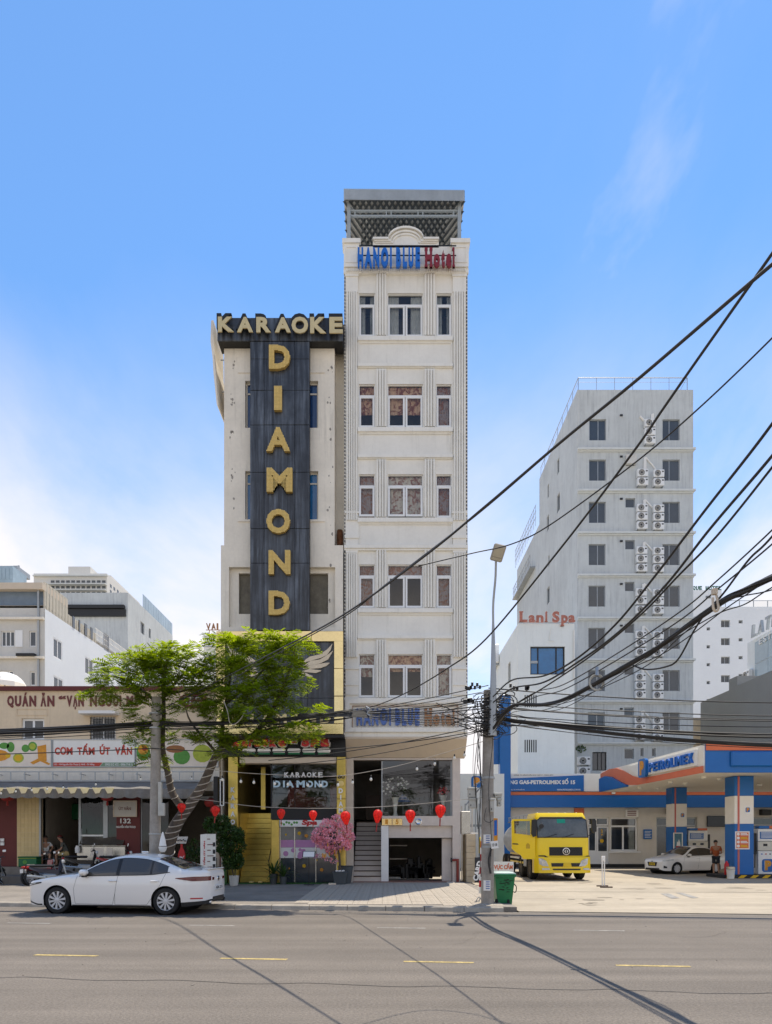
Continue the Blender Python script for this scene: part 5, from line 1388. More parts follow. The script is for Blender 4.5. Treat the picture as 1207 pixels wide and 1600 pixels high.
# building and rooftop word beyond the tree
YV=46.0;vx,vz=PX(YV),PZ(YV)
vb=thing('rooftop_block','small white roof block between the tree and the karaoke building','building',(vx(335),YV,0))
w=MB();w.box(vx(318.5),vx(372),YV,YV+6,0,vz(993));w.build('wall',m_lani,vb)
for y in (1010,1030): q=MB();q.box(vx(319),vx(371),YV-.04,YV-.005,vz(y+1),vz(y));q.build('wall_joint',m_galv,vb)
vt=thing('rooftop_letters','bronze rooftop letters beginning VAI above the small white block','sign',(vx(334),YV,vz(992)))
for i,ch in enumerate('VAI'):
 q=MB();put_text(q,ch,(vx(323+i*8.2),YV,vz(984.5)),vx(6.6)-vx(0) if ch != 'I' else .1,vz(974.5)-vz(984.5),.12,.02);q.build('letter',m_rustlet,vt)
q=MB();q.box(vx(322),vx(350),YV+.02,YV+.06,vz(984.6),vz(983.6));
for p in (327,342): q.box(vx(p),vx(p+.8),YV+.02,YV+.06,vz(993),vz(984.6))
q.build('letter_frame',m_rustlet,vt)
# ================================================================== PETROL STATION
YS=44.0;sx,sz=PX(YS),PZ(YS);TSN=T_front(YS)
FZ=.034
st=thing('station_building','long low petrol station shop with white frames and blue eaves band','shop',(sx(1000),YS,FZ))
doors=[(sx(920),sx(952),sz(1350),sz(1277)),(sx(954),sx(997),sz(1330),sz(1277)),(sx(1026),sx(1090),sz(1344),sz(1277)),(sx(1172),sx(1215),sz(1350),sz(1277))]
w=MB();holes(w,TSN,sx(795),sx(1400),FZ,sz(1239),doors,.25)
w.quad((sx(795),YS,FZ),(sx(795),YS+2.9,FZ),(sx(795),YS+2.9,sz(1212)),(sx(795),YS,sz(1212)))
w.build('wall',m_station,st)
b=MB();b.box(sx(795),sx(1400),YS-.5,YS+.1,sz(1237.5),sz(1210));b.build('parapet',m_pwhite,st)
b=MB();b.box(sx(795),sx(1400),YS-.56,YS+.1,sz(1262),sz(1243.2));b.build('eaves_band',m_blue,st)
b=MB();b.box(sx(795),sx(1400),YS-.6,YS+.1,sz(1243),sz(1238.5));b.build('eaves_stripe',m_porange,st)
b=MB();b.quad((sx(795),YS-.5,sz(1262)+.02),(sx(1400),YS-.5,sz(1262)+.02),(sx(1400),YS,sz(1262)+.02),(sx(795),YS,sz(1262)+.02));b.quad((sx(795),YS-.4,sz(1215)),(sx(1400),YS-.4,sz(1215)),(sx(1400),46.9,sz(1215)),(sx(795),46.9,sz(1215)));b.build('eaves_soffit',m_ceil,st)
b=MB();b.box(sx(795),sx(1400),YS-.03,YS-.001,FZ,sz(1350));b.build('plinth',m_plastic,st)
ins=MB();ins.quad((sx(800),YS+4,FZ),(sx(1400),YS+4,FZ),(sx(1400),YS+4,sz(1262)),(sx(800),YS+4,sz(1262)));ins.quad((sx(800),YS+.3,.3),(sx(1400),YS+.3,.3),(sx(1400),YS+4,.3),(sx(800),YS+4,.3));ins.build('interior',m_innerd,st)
d=doors[0]
f=window(st,TSN,d[0],d[1],sz(1290),d[3],.2,m_upvc,m_pane,splits=[sx(933)],w=.09)
dr=MB();frame(dr,TSN,sx(934),d[1],d[2],sz(1291),.14,.2,.09);tbox(dr,TSN,sx(934),d[1],d[2],sz(1330),.13,.19);tbox(dr,TSN,d[0],sx(934),d[2],sz(1331),.13,.19);frame(dr,TSN,d[0],sx(933.5),sz(1331),sz(1291),.14,.2,.09)
dro=dr.build('door',m_upvc,st)
q=MB();q.quad((sx(920.5),YS+.17,sz(1330)),(sx(951.5),YS+.17,sz(1330)),(sx(951.5),YS+.17,sz(1291)),(sx(920.5),YS+.17,sz(1291)));q.build('pane',m_pane,dro)
for c,r_ in ((1300,.05),(1304,.05),(1314,.12),(1297,.05)):
 q=MB();
 for t in range(5): q.lathe([(r_*.6,0),(r_*.3,-.01)],(sx(942)+r_*.5*cos(t*1.257),YS+.16,sz(c)+r_*.5*sin(t*1.257)),7,'y')
 q.build('blossom_sticker',m_ytape,dro)
d=doors[1]
f=window(st,TSN,*d,.2,m_upvc,m_glassdark,splits=[sx(975)],tr=sz(1291),w=.11)
q=MB()
for i in range(14): a=sx(985)+i*.025;q.box(a,a+.02,YS+.26+.02*(i % 2),YS+.27+.02*(i % 2),d[2]+.1,d[3]-.1)
q.build('curtain',m_cur[3],f)
q=MB();tbox(q,TSN,d[0]-.1,d[1]+.15,d[2]-.1,d[2]-.01,-.12,.05);q.build('window_ledge',m_upvc,st)
f=window(st,TSN,*doors[2],.2,m_galv,m_pane,splits=[sx(1044),sx(1062)],tr=sz(1290),w=.1)
q=MB();tbox(q,TSN,sx(1063),sx(1088),sz(1344),sz(1292),.1,.2);q.build('door_panel',m_station,st)
f=window(st,TSN,*doors[3],.2,m_galv,m_pane,tr=sz(1289),w=.1)
for (a,b_,c,d_,mt,nm) in ((1005,1018,1311,1296,m_blue,'notice_board'),(977,997,1277,1265,m_white,'notice_sign'),(1104,1134,1292,1275,m_screen,'television'),(1186,1201,1274,1265,m_plastic,'loudspeaker'),(1040,1046,1272,1264,m_plastic,'loudspeaker')):
 labs={(1005): 'blue notice board on the station wall between window and dark door',977: 'small white opening notice over the white framed window',1104: 'black wall television above the station side wall',1186: 'black loudspeaker high beyond the front canopy column',1040: 'small black loudspeaker half behind the rear canopy column'}
 q=MB();q.cbox(sx(a),sx(b_),YS-(.14 if nm != 'loudspeaker' else .4),YS-.03,sz(c),sz(d_),.02);o=q.build(nm,mt);tag(o,labs[a],nm.replace('_',' '))
 if nm == 'notice_sign':
  q=MB()
  for r_ in range(3): q.box(sx(a)+.1,sx(b_)-.15,YS-.146,YS-.141,sz(d_+3.5+r_*3),sz(d_+2+r_*3))
  q.build('lettering',m_maroonl,o)
 if nm == 'notice_board':
  q=MB()
  for r_ in range(5): q.box(sx(a)+.06,sx(b_)-.06-.05*(r_ % 2),YS-.146,YS-.141,sz(d_+3.4+r_*2.3),sz(d_+2.6+r_*2.3))
  q.build('lettering',m_wprint,o)
# name board along the parapet
nb=thing('station_name_board','blue board with white station name along the white parapet','sign',(sx(850),YS-.6,sz(1237)))
q=MB();q.prism([(sx(x),YS-.52,sz(y)) for x,y in ((740,1237.5),(908.5,1237),(908.5,1212.5),(740,1220))],(0,-.08,0));q.build('board',m_blue,nb)
q=MB();put_text(q,'NG GAS-PETROLIMEX SỐ 15',(sx(794.5),YS-.602,sz(1226.5)),sx(895)-sx(794.5),.38,.015,.05);q.build('lettering',m_wprint,nb)
q=MB();put_text(q,'THOẠI, TP. ĐÀ NẴNG',(sx(790),YS-.602,sz(1236)),sx(817)-sx(790),.1,.006,.02);put_text(q,'WWW.PETROLIMEX.COM.VN',(sx(867),YS-.602,sz(1236.2)),sx(903)-sx(867),.1,.006,.02);q.build('small_lettering',m_wprint,nb)
q=MB();put_text(q,'CÔNG TY XĂNG DẦU KHU VỰC V - TNHH MTV',(sx(801),YS-.502,sz(1213.4)),sx(862)-sx(801),.11,.006,.02);q.build('small_lettering',m_ink,nb)
# tall blue totem pillar
tp=thing('totem_pillar','tall plain bright blue sign pillar standing behind the concrete pole','pillar',(7.45,43.2,FZ))
q=MB();q.cbox(7.12,7.79,42.6,43.3,FZ,10.9,.03);q.build('column',m_blue,tp)
q=MB();q.box(7.14,7.6,43.31,45.4,FZ,10.6);q.build('rear_column',m_lani,tp)
q=MB();q.box(6.7,7.11,43.0,43.2,6.6,9.9);q.build('side_panel',m_blue,tp)
# canopy
cp=thing('station_canopy','petrol station canopy with white lettered end and plain blue front','canopy',(22,33,4.8))
ca,cb=Vector((14.0,30.0,0)),Vector((13.25,42.0,0));ZL,ZU=4.79,6.03
cu_=(ca-cb).normalized();LC=(ca-cb).length                       # from the far end towards the street
nrm=Vector((cu_.y,-cu_.x,0));
if nrm.x > 0: nrm=-nrm
def CE(s,z,d=0): return cb+cu_*s+Vector((0,0,ZL+z))+nrm*d
sl_=MB();sl_.add([CE(.05,.05,-.05),CE(LC-.05,.05,-.05),(45,30.1,ZL+.05),(45,42,ZL+.05)],[(0,1,2,3)]);sl_.build('ceiling',m_ceil,cp)
tpz=MB();tpz.add([CE(.05,1.2,-.05),CE(LC-.05,1.2,-.05),(45,30.1,ZU-.04),(45,42,ZU-.04)],[(0,1,2,3)]);tpz.build('roof',m_tin,cp)
def eprism(poly,d0,d1,mat,nm,par=cp):
 q=MB();q.prism([CE(s,z,d0) for s,z in poly],nrm*(d1-d0));return q.build(nm,mat,par)
eprism([(0,0),(LC,0),(LC,1.24),(0,1.24)],-.15,0,m_pwhite,'end_fascia')
wv=[(6.4,.0),(6.4,.30),(5.6,.33),(4.6,.55),(3.4,.95),(2.4,1.2),(1.4,1.25),(0,1.1),(0,.80),(.9,.88),(1.9,.74),(3.0,.38),(4.0,.1),(5.2,0)]
eprism([(LC,0),(LC,.30),(6.4,.30),(6.4,0)],.004,.05,m_porange,'fascia_stripe')
eprism(wv,.004,.06,m_porange,'fascia_wave')
eprism([(0,0),(4.0,0.0),(4.0,.09),(3.0,.37),(1.9,.73),(.9,.87),(0,.79)],.004,.16,m_blue,'fascia_wave_foot')
lbx=eprism([(5.6,.42),(LC-.55,.36),(LC-.55,1.08),(4.1,1.1)],.004,.14,m_white,'light_box')
q=MB();q.prism([CE(s,z,.01) for s,z in ((LC-.01,0),(LC+.0,0),(LC+.0,1.24),(LC-.01,1.24))],nrm*.04)
q.build('corner_trim',m_white,cp)
fr=MB();fr.box(14.02,45,29.96,30.1,ZL,ZU);fr.build('front_fascia',m_blue,cp)
fr=MB();fr.box(14.03,45,29.9,29.958,ZU-.27,ZU+.02);fr.build('fascia_stripe',m_porange,cp)
fr=MB();fr.cbox(15.1,45,29.84,29.959,ZL+.26,ZU-.32,.05);fr.build('front_panel',m_blue,cp)
bk=MB();bk.box(13.3,45,41.9,42,ZL,ZU);bk.build('rear_fascia',m_pwhite,cp)
for (px,py) in ((1048,1221),(1071,1223),(1125,1216),(1187,1225),(1135,1233),(1027,1231),(999,1230),(1036,1239),(959,1238),(1100,1213)):
 Yc=(ZL+.05-H)*F/(HY-py)
 q=MB();q.lathe([(.13,0),(.12,-.1),(.05,-.12)],((px-CX)*Yc/F,Yc,ZL+.05),10);q.build('ceiling_lamp',m_bulb,cp)
cl=thing('canopy_letters','blue raised PETROLIMEX letters with orange logo on the white canopy end','sign',tuple(CE(8,.5,.2)))
xs_=[0,.52,.96,1.36,1.82,2.36,2.78,2.95,3.55,3.98,4.5]
s0=LC-5.05;
for ch,a,b_ in zip('PETROLIMEX',xs_,xs_[1:]):
 q=MB();o_=CE(s0+a,.50,.145);put_text(q,ch,o_,b_-a-.09,.46,.1,.03,ux=cu_);q.build('letter',m_bluelet,cl)
def plogo(parent,o,ux,s,deep=.06,nm='logo'):
 """blue rounded panel with an orange P"""
 ux=Vector(ux).normalized();o=Vector(o);ny=ux.cross(Vector((0,0,1)))
 pts=[]
 for (cx__,cz__,a0) in ((.8,.2,-90),(.8,.8,0),(.2,.8,90),(.2,.2,180)):
  for t in range(4): a=R(a0+30*t);pts.append(o+ux*s*(cx__+.2*cos(a))+Vector((0,0,s*1.1*(cz__+.2*sin(a)))))
 q=MB();q.prism(pts,ny*deep);lo_=q.build(nm,m_blue,parent)
 q=MB();put_text(q,'P',o+ux*s*.24+Vector((0,0,s*.14))+ny*(deep+.001),s*.56,s*.84,.012,.07,ux=ux);q.build('logo_letter',m_orange,lo_)
 q=MB();put_text(q,'P',o+ux*s*.21+Vector((0,0,s*.14))+ny*(deep+.0005),s*.56,s*.84,.006,.07,ux=ux);q.build('logo_edge',m_wprint,lo_)
 return lo_
plogo(cl,CE(s0-1.05,.30,.145),cu_,.88,.16)
# columns, islands, pumps
def column(label,X,Y,zb,zt,w_):
 t=thing('canopy_column',label,'column',(X,Y,zb),group='canopy columns');h=zt-zb
 z1,z2=zb+(2.57-.2)/(4.8-.2)*h,zb+(3.88-.2)/(4.8-.2)*h
 for (a,b_,mt,nm) in ((zb,z1,m_blue,'lower_cladding'),(z1+.002,z2-.002,m_pwhite,'white_band'),(z2,zt,m_blue,'upper_cladding')):
  q=MB();q.cbox(X-w_/2,X+w_/2,Y-w_/2,Y+w_/2,a,b_,.015);q.build(nm,mt,t)
 q=MB();q.box(X-w_*.34,X-w_*.24,Y-w_/2-.012,Y-w_/2-.002,zb+.02,zt-.02);q.build('orange_stripe',M('stripe_red',(.55,.14,.11),.5) if 'stripe_red' not in bpy.data.materials else bpy.data.materials['stripe_red'],t)
 q=MB();q.box(X+.0,X+.34,Y-w_/2-.012,Y-w_/2-.002,(z1+z2)/2-.2,(z1+z2)/2+.2);q.build('logo_plate',m_white,t)
 plogo(t,(X+.06,Y-w_/2-.012,(z1+z2)/2-.11),(1,0,0),.2,.008)
 return t
c1=column('blue and white canopy column beside the fuel pump, with an orange safety poster',16.76,32.4,.2,4.82,.91)
c2=column('blue and white canopy column behind the white saloon car',16.76,39.4,.2,4.82,.85)
po=thing('safety_poster','orange and red safety poster with four round symbols on the front column','poster',(16.98,31.93,1.9))
X0,X1,Z0,Z1=(1149-CX)*31.94/F,(1171.5-CX)*31.94/F,H-(1327-HY)*31.94/F,H-(1299-HY)*31.94/F
q=MB();q.box(X0,X1,31.925,31.943,Z0,Z1);q.build('sheet',m_white,po)
q=MB();q.box(X0+.05,X1-.05,31.92,31.9249,Z0+.05,Z1-.05);q.build('orange_ground',m_porange,po)
for i in range(4):
 z=Z1-.13-i*.185
 q=MB();q.lathe([(.07,0),(.065,-.004)],(X0+.14,31.919,z),12,'y');q.build('symbol',m_white,po)
 q=MB();q.box(X0+.25,X1-.08,31.915,31.9199,z-.05,z-.01);q.box(X0+.25,X1-.13,31.915,31.9199,z+.01,z+.05);q.build('lettering',m_ytape if i % 2 else m_wprint,po)
fishp=thing('mascot_sticker','small faded orange sticker under the safety poster','sticker',((1160-CX)*31.93/F,31.93,1.55))
q=MB();a=fishp.location;q.prism([(a.x+dx,31.94,a.z+dz) for dx,dz in ((-.2,.02),(-.05,.09),(.12,.08),(.26,.12),(.2,.02),(.1,-.04),(-.1,-.05))],(0,-.006,0));q.build('sticker',m_tan,fishp)
isl=thing('pump_island','low concrete pump island edged with black and yellow slanted stripes','island',(20,32.5,FZ))
q=MB();q.cbox(15.75,34,31.85,33.6,FZ,.2,.02);q.build('kerb',m_blackm,isl)
x=15.85
while x < 26:
 q=MB();q.prism([(x,31.846,FZ+.012),(x+.26,31.846,FZ+.012),(x+.44,31.846,.185),(x+.18,31.846,.185)],(0,-.004,0));q.build('yellow_stripe',m_ytape,isl);x += .56
def pump(label,X,Y,zb):
 t=thing('fuel_pump',label,'fuel pump',(X,Y,zb),group='fuel pumps')
 def bx(nm,x0,x1,z0,z1,mt,yo=0,y1=.5,c=.015): q=MB();q.cbox(X+x0,X+x1,Y+yo,Y+y1,zb+z0,zb+z1,c);return q.build(nm,mt,t)
 bx('cabinet',-.55,.55,0,1.1,m_white);bx('display_panel',-.57,.57,1.12,1.55,M('pump_cream',(.66,.62,.52),.5) if 'pump_cream' not in bpy.data.materials else bpy.data.materials['pump_cream'],-.02);bx('screen_board',-.56,.56,1.57,2.15,m_white)
 bx('price_board',-.47,.32,1.68,2.02,m_blue,-.012,.0,.004);bx('head_sign',-.5,0,2.17,2.3,m_blue,.02,.4);bx('head_sign',.01,.55,2.17,2.3,m_porange,.02,.4)
 q=MB()
 for r_ in range(5): q.box(X-.42,X+.27-.1*(r_ % 2),Y-.016,Y-.0122,zb+1.73+r_*.058,zb+1.755+r_*.058)
 q.build('price_lettering',m_wprint,t)
 for a in (-.32,.12): bx('counter',a,a+.2,1.33,1.45,m_screen,-.03,-.02,.004)
 for i in range(5): bx('grade_label',-.42+i*.2,-.34+i*.2,.93,.98,(m_bluelet,m_redprint,m_ink,m_bluelet,m_ytape)[i],-.008,0,.002)
 plogo(t,(X-.37,Y-.001,zb+.1),(1,0,0),.56,.01)
 for s_ in (-1,1):
  q=MB();q.tube([(X+s_*.64,Y+.2,zb+1.5),(X+s_*.78,Y+.15,zb+1.0),(X+s_*.76,Y+.1,zb+.35),(X+s_*.66,Y+.1,zb+.3),(X+s_*.62,Y+.15,zb+1.2)],.022);q.build('hose',m_plastic,t)
  bx('nozzle_rack',s_*.66-.09,s_*.66+.09,.95,1.95,m_plastic,.1,.4)
 return t
pump('white fuel pump with big orange P logo on the striped island',(1203-CX)*32.6/F,32.6,.2)
pump('white fuel pump seen over the roof of the white saloon car',(1091-CX)*39.3/F,39.3,.2)
q=MB();q.cbox(16.0,22,39.0,40.6,FZ,.2,.02);ii=q.build('pump_island',m_concrete);tag(ii,'plain concrete pump island under the rear canopy column','island')
ad=thing('advert_frame','white framed teal advertising poster on the rear canopy column','poster',((1060-CX)*38.8/F,38.8,2.0))
X0,X1=(1052.5-CX)*38.9/F,(1067-CX)*38.9/F;Z0,Z1=H-(1330-HY)*38.9/F,H-(1301-HY)*38.9/F
q=MB();q.box(X0+.03,X1-.03,38.9,38.93,Z0+.03,Z1-.03);q.build('picture',M('teal_print',(.08,.2,.27),.4,var=.3,scale=3),ad)
q=MB();frame(q,T_front(38.9),X0,X1,Z0,Z1,-.03,.03,.05);q.build('frame',m_white,ad)
q=MB();q.prism([(X0+.18+dx,38.895,Z0+.3+dz) for dx,dz in ((0,0),(.22,0),(.2,.2),(.13,.38),(.09,.2),(.03,.26))],(0,-.004,0));q.build('picture_figure',m_white,ad)
q=MB();q.box(X0+.15,X1-.12,38.888,38.8955,Z0+.18,Z0+.28);q.build('picture_caption',m_redprint,ad)
# red bucket with white top by the front column
bu=thing('fire_bucket','white and red fire bucket at the foot of the front column','bucket',((1142-CX)*31.75/F,31.75,FZ))
q=MB();a=bu.location;q.lathe([(.15,0),(.19,.42),(.2,.43)],a,14);q.build('bucket_body',m_pwhite,bu,smooth=40)
q=MB();q.lathe([(.2,.44),(.2,.55),(.1,.58)],a,14);q.build('bucket_lid',m_stainless,bu)
ex=thing('fire_extinguisher','red fire extinguisher cylinder beside the front column foot','extinguisher',((1136-CX)*31.95/F,31.97,.2))
q=MB();a=ex.location;q.lathe([(.09,0),(.1,.03),(.1,.5),(.05,.58),(.03,.64)],a,12);q.build('cylinder',m_red,ex,smooth=40);q=MB();q.tube([(a.x,a.y,a.z+.63),(a.x+.1,a.y,a.z+.68),(a.x+.13,a.y,a.z+.3)],.012);q.build('hose',m_plastic,ex)
# post on a cross foot
ps=thing('barrier_post','slim white twin barrier post on a dark cross foot','post',((943-CX)*26.1/F,26.1,FZ))
a=ps.location;q=MB();q.box(a.x-.06,a.x-.025,a.y-.02,a.y+.02,a.z+.05,a.z+1.1);q.box(a.x+.025,a.x+.06,a.y-.02,a.y+.02,a.z+.05,a.z+1.1);q.cbox(a.x-.07,a.x+.07,a.y-.03,a.y+.03,a.z+1.0,a.z+1.18,.01);q.build('post',m_white,ps)
q=MB();q.cbox(a.x-.26,a.x+.2,a.y-.5,a.y-.42,a.z,a.z+.05,.01);q.cbox(a.x-.18,a.x+.26,a.y+.2,a.y+.28,a.z,a.z+.05,.01);q.box(a.x-.04,a.x+.04,a.y-.42,a.y+.2,a.z+.005,a.z+.04);q.build('foot',m_wood,ps)
# painted arrow on the forecourt
ar=MB();
def fp(px,py): Yg=(H-.0385)*F/(py-HY);return ((px-CX)*Yg/F,Yg,.0385)
ar.add([fp(1032,1396),fp(1046,1396),fp(1062,1403),fp(1050,1404)],[(0,1,2,3)]);ar.add([fp(1056,1394.8),fp(1066,1394.8),fp(1092,1402.5),fp(1082,1403.2)],[(0,1,2,3)])
arr=struct('forecourt_marking',ar,m_wline)
# gap between the hotel and the station
gwy=41.0
q=MB();q.box((712-CX)*gwy/F,7.1,gwy,gwy+.3,FZ,H-(1209-HY)*gwy/F);o=q.build('boundary_wall',m_lani);tag(o,'white boundary wall closing the gap beside the blue totem pillar','wall')
gt=thing('side_gate','grey steel gate of upright bars beside the limestone post','gate',(4.0,29.5,FZ))
for i in range(9):
 x=3.25+i*.15;q=MB();q.box(x,x+.05,29.5,29.55,.1,3.3+.1*(i % 2));q.build('bar',m_steel if i % 3 else m_station,gt)
q=MB();q.box(3.2,4.7,29.56,29.6,2.4,2.5);q.box(3.2,4.7,29.56,29.6,.5,.6);q.build('rail',m_steel,gt)
lg=thing('logo_sign','small square blue sign with orange P beside the concrete pole','sign',((737-CX)*29.3/F,29.3,4.0))
plogo(lg,((736.5-CX)*29.3/F,29.3,H-(1231-HY)*29.3/F),(1,0,0),.45,.1);q=MB();x=(743-CX)*29.3/F;q.box(x-.03,x+.03,29.3,29.36,3.2,4.2);q.build('bracket',m_galv,lg)
lp_=thing('gate_post','limestone block gate post beside the hotel pier','post',(3.42,27.6,.11))
for i in range(8):
 z0_=.11+i*.245
 q=MB();q.cbox(3.24,3.61,27.5,28.9,z0_,z0_+.24,.008);q.build('block',m_limestone,lp_)
q=MB();q.cbox(3.08,3.45,27.9,28.4,2.08,3.0,.01);o=q.build('steel_cabinet',m_stainless);tag(o,'stainless steel cabinet on top of the limestone gate post','cabinet')
q=MB();q.box(3.44,3.75,27.7,27.9,2.08,2.13);o=q.build('white_tray',m_white);tag(o,'flat white tray lying on the limestone gate post','tray')
gs_=thing('spray_board','black board with white graffiti lettering leaning behind the marker pole','board',(3.75,26.9,.1))
q=MB();q.cbox(3.5,3.95,26.9,26.95,.15,1.15,.01);q.build('board',m_ink,gs_);q=MB()
put_text(q,'CARD',(3.62,26.895,.2),.8,.22,.006,.05,ux=(.25,0,1),uz=(-1,0,.25));q.build('lettering',m_wprint,gs_)
q=MB();q.cbox(3.7,3.9,27.1,27.3,1.25,1.95,.06);o=q.build('yellow_bag',m_yellow);tag(o,'yellow bag hung above the graffiti board','bag')
rp_=thing('fire_pipe','dark red fire standpipe with valve at the hotel pier','pipe',(gx(713),YG-.1,.12))
q=MB();a=rp_.location;q.tube([(a.x+.05,a.y,.12),(a.x+.05,a.y,1.0)],.055,10);q.tube([(a.x-.2,a.y,1.02),(a.x+.1,a.y,1.02)],.05,10);q.build('pipe',M('dark_red_pipe',(.22,.03,.02),.5,var=.15),rp_);q=MB();q.lathe([(.09,-.03),(.09,.03)],(a.x-.2,a.y,1.02),12,'x');q.build('valve_cap',m_plastic,rp_)
rp2=MB();rp2.add([(gx(697),YG-.9,.125),(gx(708),YG-.9,.125),(gx(708),YG-.33,.16),(gx(697),YG-.33,.16),(gx(697),YG-.33,.1),(gx(708),YG-.33,.1)],[(0,1,2,3),(0,3,4),(1,5,2)]);o=rp2.build('doorstep_ramp',m_tan);tag(o,'small terracotta ramp wedge before the hotel garage threshold','ramp')
m_oil=M('oily_concrete',(.27,.225,.165),.7,var=.2,scale=2,grain=.15)
for (x,y,r_) in ((7.2,21.0,.9),(9.6,24.8,1.1),(12.4,20.2,.7),(14.6,25.6,1.3),(5.6,19.2,.5),(11,27.5,1.0),(8.2,28.3,.8)):
 for k in range(5):
  q=MB();n=16;cx2,cy2,rr=x+rnd.gauss(0,r_*.7),y+rnd.gauss(0,r_*.5),r_*ru(.08,.4)
  q.add([(cx2+rr*ru(.75,1.1)*cos(2*PI*i/n),cy2+rr*ru(.5,.8)*sin(2*PI*i/n),.0372+.0002*k) for i in range(n)],[tuple(range(n))]);q.build('oil_stain',m_oil,arr)
# ================================================================== POLES, CABLES, LANTERNS
def crv(ctrl,n=10):
 """Catmull-Rom through 3-D control points"""
 P=[Vector(p) for p in ctrl];P=[P[0]*2-P[1]]+P+[P[-1]*2-P[-2]];out=[]
 for i in range(1,len(P)-2):
  a,b,c,d=P[i-1:i+3]
  for k in range(n):
   t=k/n;out.append(.5*((2*b)+(c-a)*t+(2*a-5*b+4*c-d)*t*t+(3*b-a-3*c+d)*t ** 3))
 return out+[P[-2]]
def cat(p,q,sag,n=16):
 p,q=Vector(p),Vector(q);return [p.lerp(q,i/n)-Vector((0,0,sag*4*(i/n)*(1-i/n))) for i in range(n+1)]
PB=Vector((2.73,18.35,.03))
pole=thing('utility_pole','weathered concrete utility pole wrapped in cables beside the green bin','pole',PB)
q=MB();q.tube([(PB.x,PB.y,-.05),(PB.x+.0,PB.y,2.5),(PB.x+.03,PB.y,5.85)],[.175,.165,.135],16);q.build('shaft',m_pole,pole,smooth=50)
for z in (1.65,3.5,4.9,5.4): q=MB();q.lathe([(.185,z-.03),(.185,z+.03)],(PB.x+.01,PB.y,0),14,cap=False);q.build('strap',m_galv,pole)
for (x0,x1,c,d,lab) in ((755.5,764.5,1391,1375,0),(755,764,1318,1304,0)):
 q=MB();k=18.35/F;n=6
 for i in range(n):
  t0,t1=-.8+1.1*i/n,-.8+1.1*(i+1)/n
  r=.178;q.quad((PB.x+r*sin(t0),PB.y-r*cos(t0),H-(c-HY)*k),(PB.x+r*sin(t1),PB.y-r*cos(t1),H-(c-HY)*k),(PB.x+r*sin(t1),PB.y-r*cos(t1),H-(d-HY)*k),(PB.x+r*sin(t0),PB.y-r*cos(t0),H-(d-HY)*k))
 st_=q.build('sticker',m_white,pole);q=MB()
 for r_ in range(4): q.box(PB.x-.07,PB.x+.03,PB.y-.187,PB.y-.182,H-(d+3+r_*3.4-HY)*k,H-(d+1.6+r_*3.4-HY)*k)
 q.build('sticker_print',m_fadeblue,st_)
q=MB();q.cbox(PB.x+.02,PB.x+.34,PB.y-.05,PB.y+.3,.03,.1,.03);q.build('footing',m_kerb,pole)
lamp=thing('street_lamp','curved grey street lamp fixed to the top of the utility pole','street lamp',(PB.x+.06,PB.y-.2,4.6))
hd=Vector((2.86,17.75,9.12))
arm=crv([(PB.x+.1,PB.y-.22,4.6),(PB.x+.12,PB.y-.22,6.2),(PB.x+.12,PB.y-.2,7.5),(PB.x+.11,PB.y-.28,8.1),(PB.x+.14,PB.y-.45,8.7),hd],6)
q=MB();q.tube(arm,[.115-.085*min(1,i/13) for i in range(len(arm))],12);q.build('arm',m_galv,lamp,smooth=50)
q=MB();
q.cbox(-.16,.16,-.05,.46,-.04,.06,.035);M_=Matrix.Translation(hd-Vector((0,-.0,0))) @ Matrix.Rotation(R(14),4,'Y') @ Matrix.Rotation(R(180-0),4,'Z') @ Matrix.Rotation(R(28),4,'X')
q.v=[tuple(M_ @ Vector(v)) for v in q.v];q.build('head',m_tan if False else M('lamp_housing',(.40,.37,.31),.5,var=.1),lamp)
q=MB();q.box(-.12,.12,.12,.42,-.047,-.0405);q.box(-.12,.12,.02,.09,-.047,-.0405);q.v=[tuple(M_ @ Vector(v)) for v in q.v];q.build('lens',m_lampface,lamp)
pole3=thing('utility_pole','concrete pole on the far pavement behind the viewpoint carrying the crossing cables','pole',(5.1,-4.4,.12))
q=MB();q.tube([(5.1,-4.4,0),(5.1,-4.4,7.2)],[.17,.13],12);q.build('shaft',m_pole,pole3,smooth=50);q=MB();q.box(4.4,6.6,-4.3,-4.22,6.1,6.2);q.build('crossarm',m_galv,pole3)
LP=Vector((-6.36,18.75,.11))
pole2=thing('utility_pole','slim grey concrete pole standing beside the wrapped street tree trunk','pole',LP)
q=MB();q.tube([(LP.x,LP.y,0),(LP.x+.05,LP.y,5.75)],[.16,.12],16);q.build('shaft',m_pole,pole2,smooth=50)
for z in (2.0,4.9,5.3): q=MB();q.lathe([(.165,z-.02),(.165,z+.02)],(LP.x+.02,LP.y,0),14,cap=False);q.build('strap',m_galv,pole2)
for (a,b,c,d,lab) in ((248.5,254,1275,1222,'tall narrow cream cable duct box on the slim concrete pole'),(253,258.5,1275,1255,'short cream junction box on the slim concrete pole')):
 q=MB();Y=18.62;q.cbox((a-CX)*Y/F,(b-CX)*Y/F,Y-.08,Y+.02,H-(c-HY)*Y/F,H-(d-HY)*Y/F,.012);o=q.build('junction_box',m_box);tag(o,lab,'junction box')
wl_=thing('pole_lamp','small white cone shaped lamp on the slim concrete pole','lamp',(-6.05,18.5,1.55))
q=MB();q.lathe([(.10,.12),(.07,.3),(.015,.5)],wl_.location,12);q.build('cone',m_white,wl_,smooth=40);q=MB();q.lathe([(.05,-.05),(.09,.0),(.12,.1)],wl_.location,12);q.build('cup',m_upvc,wl_,smooth=40)
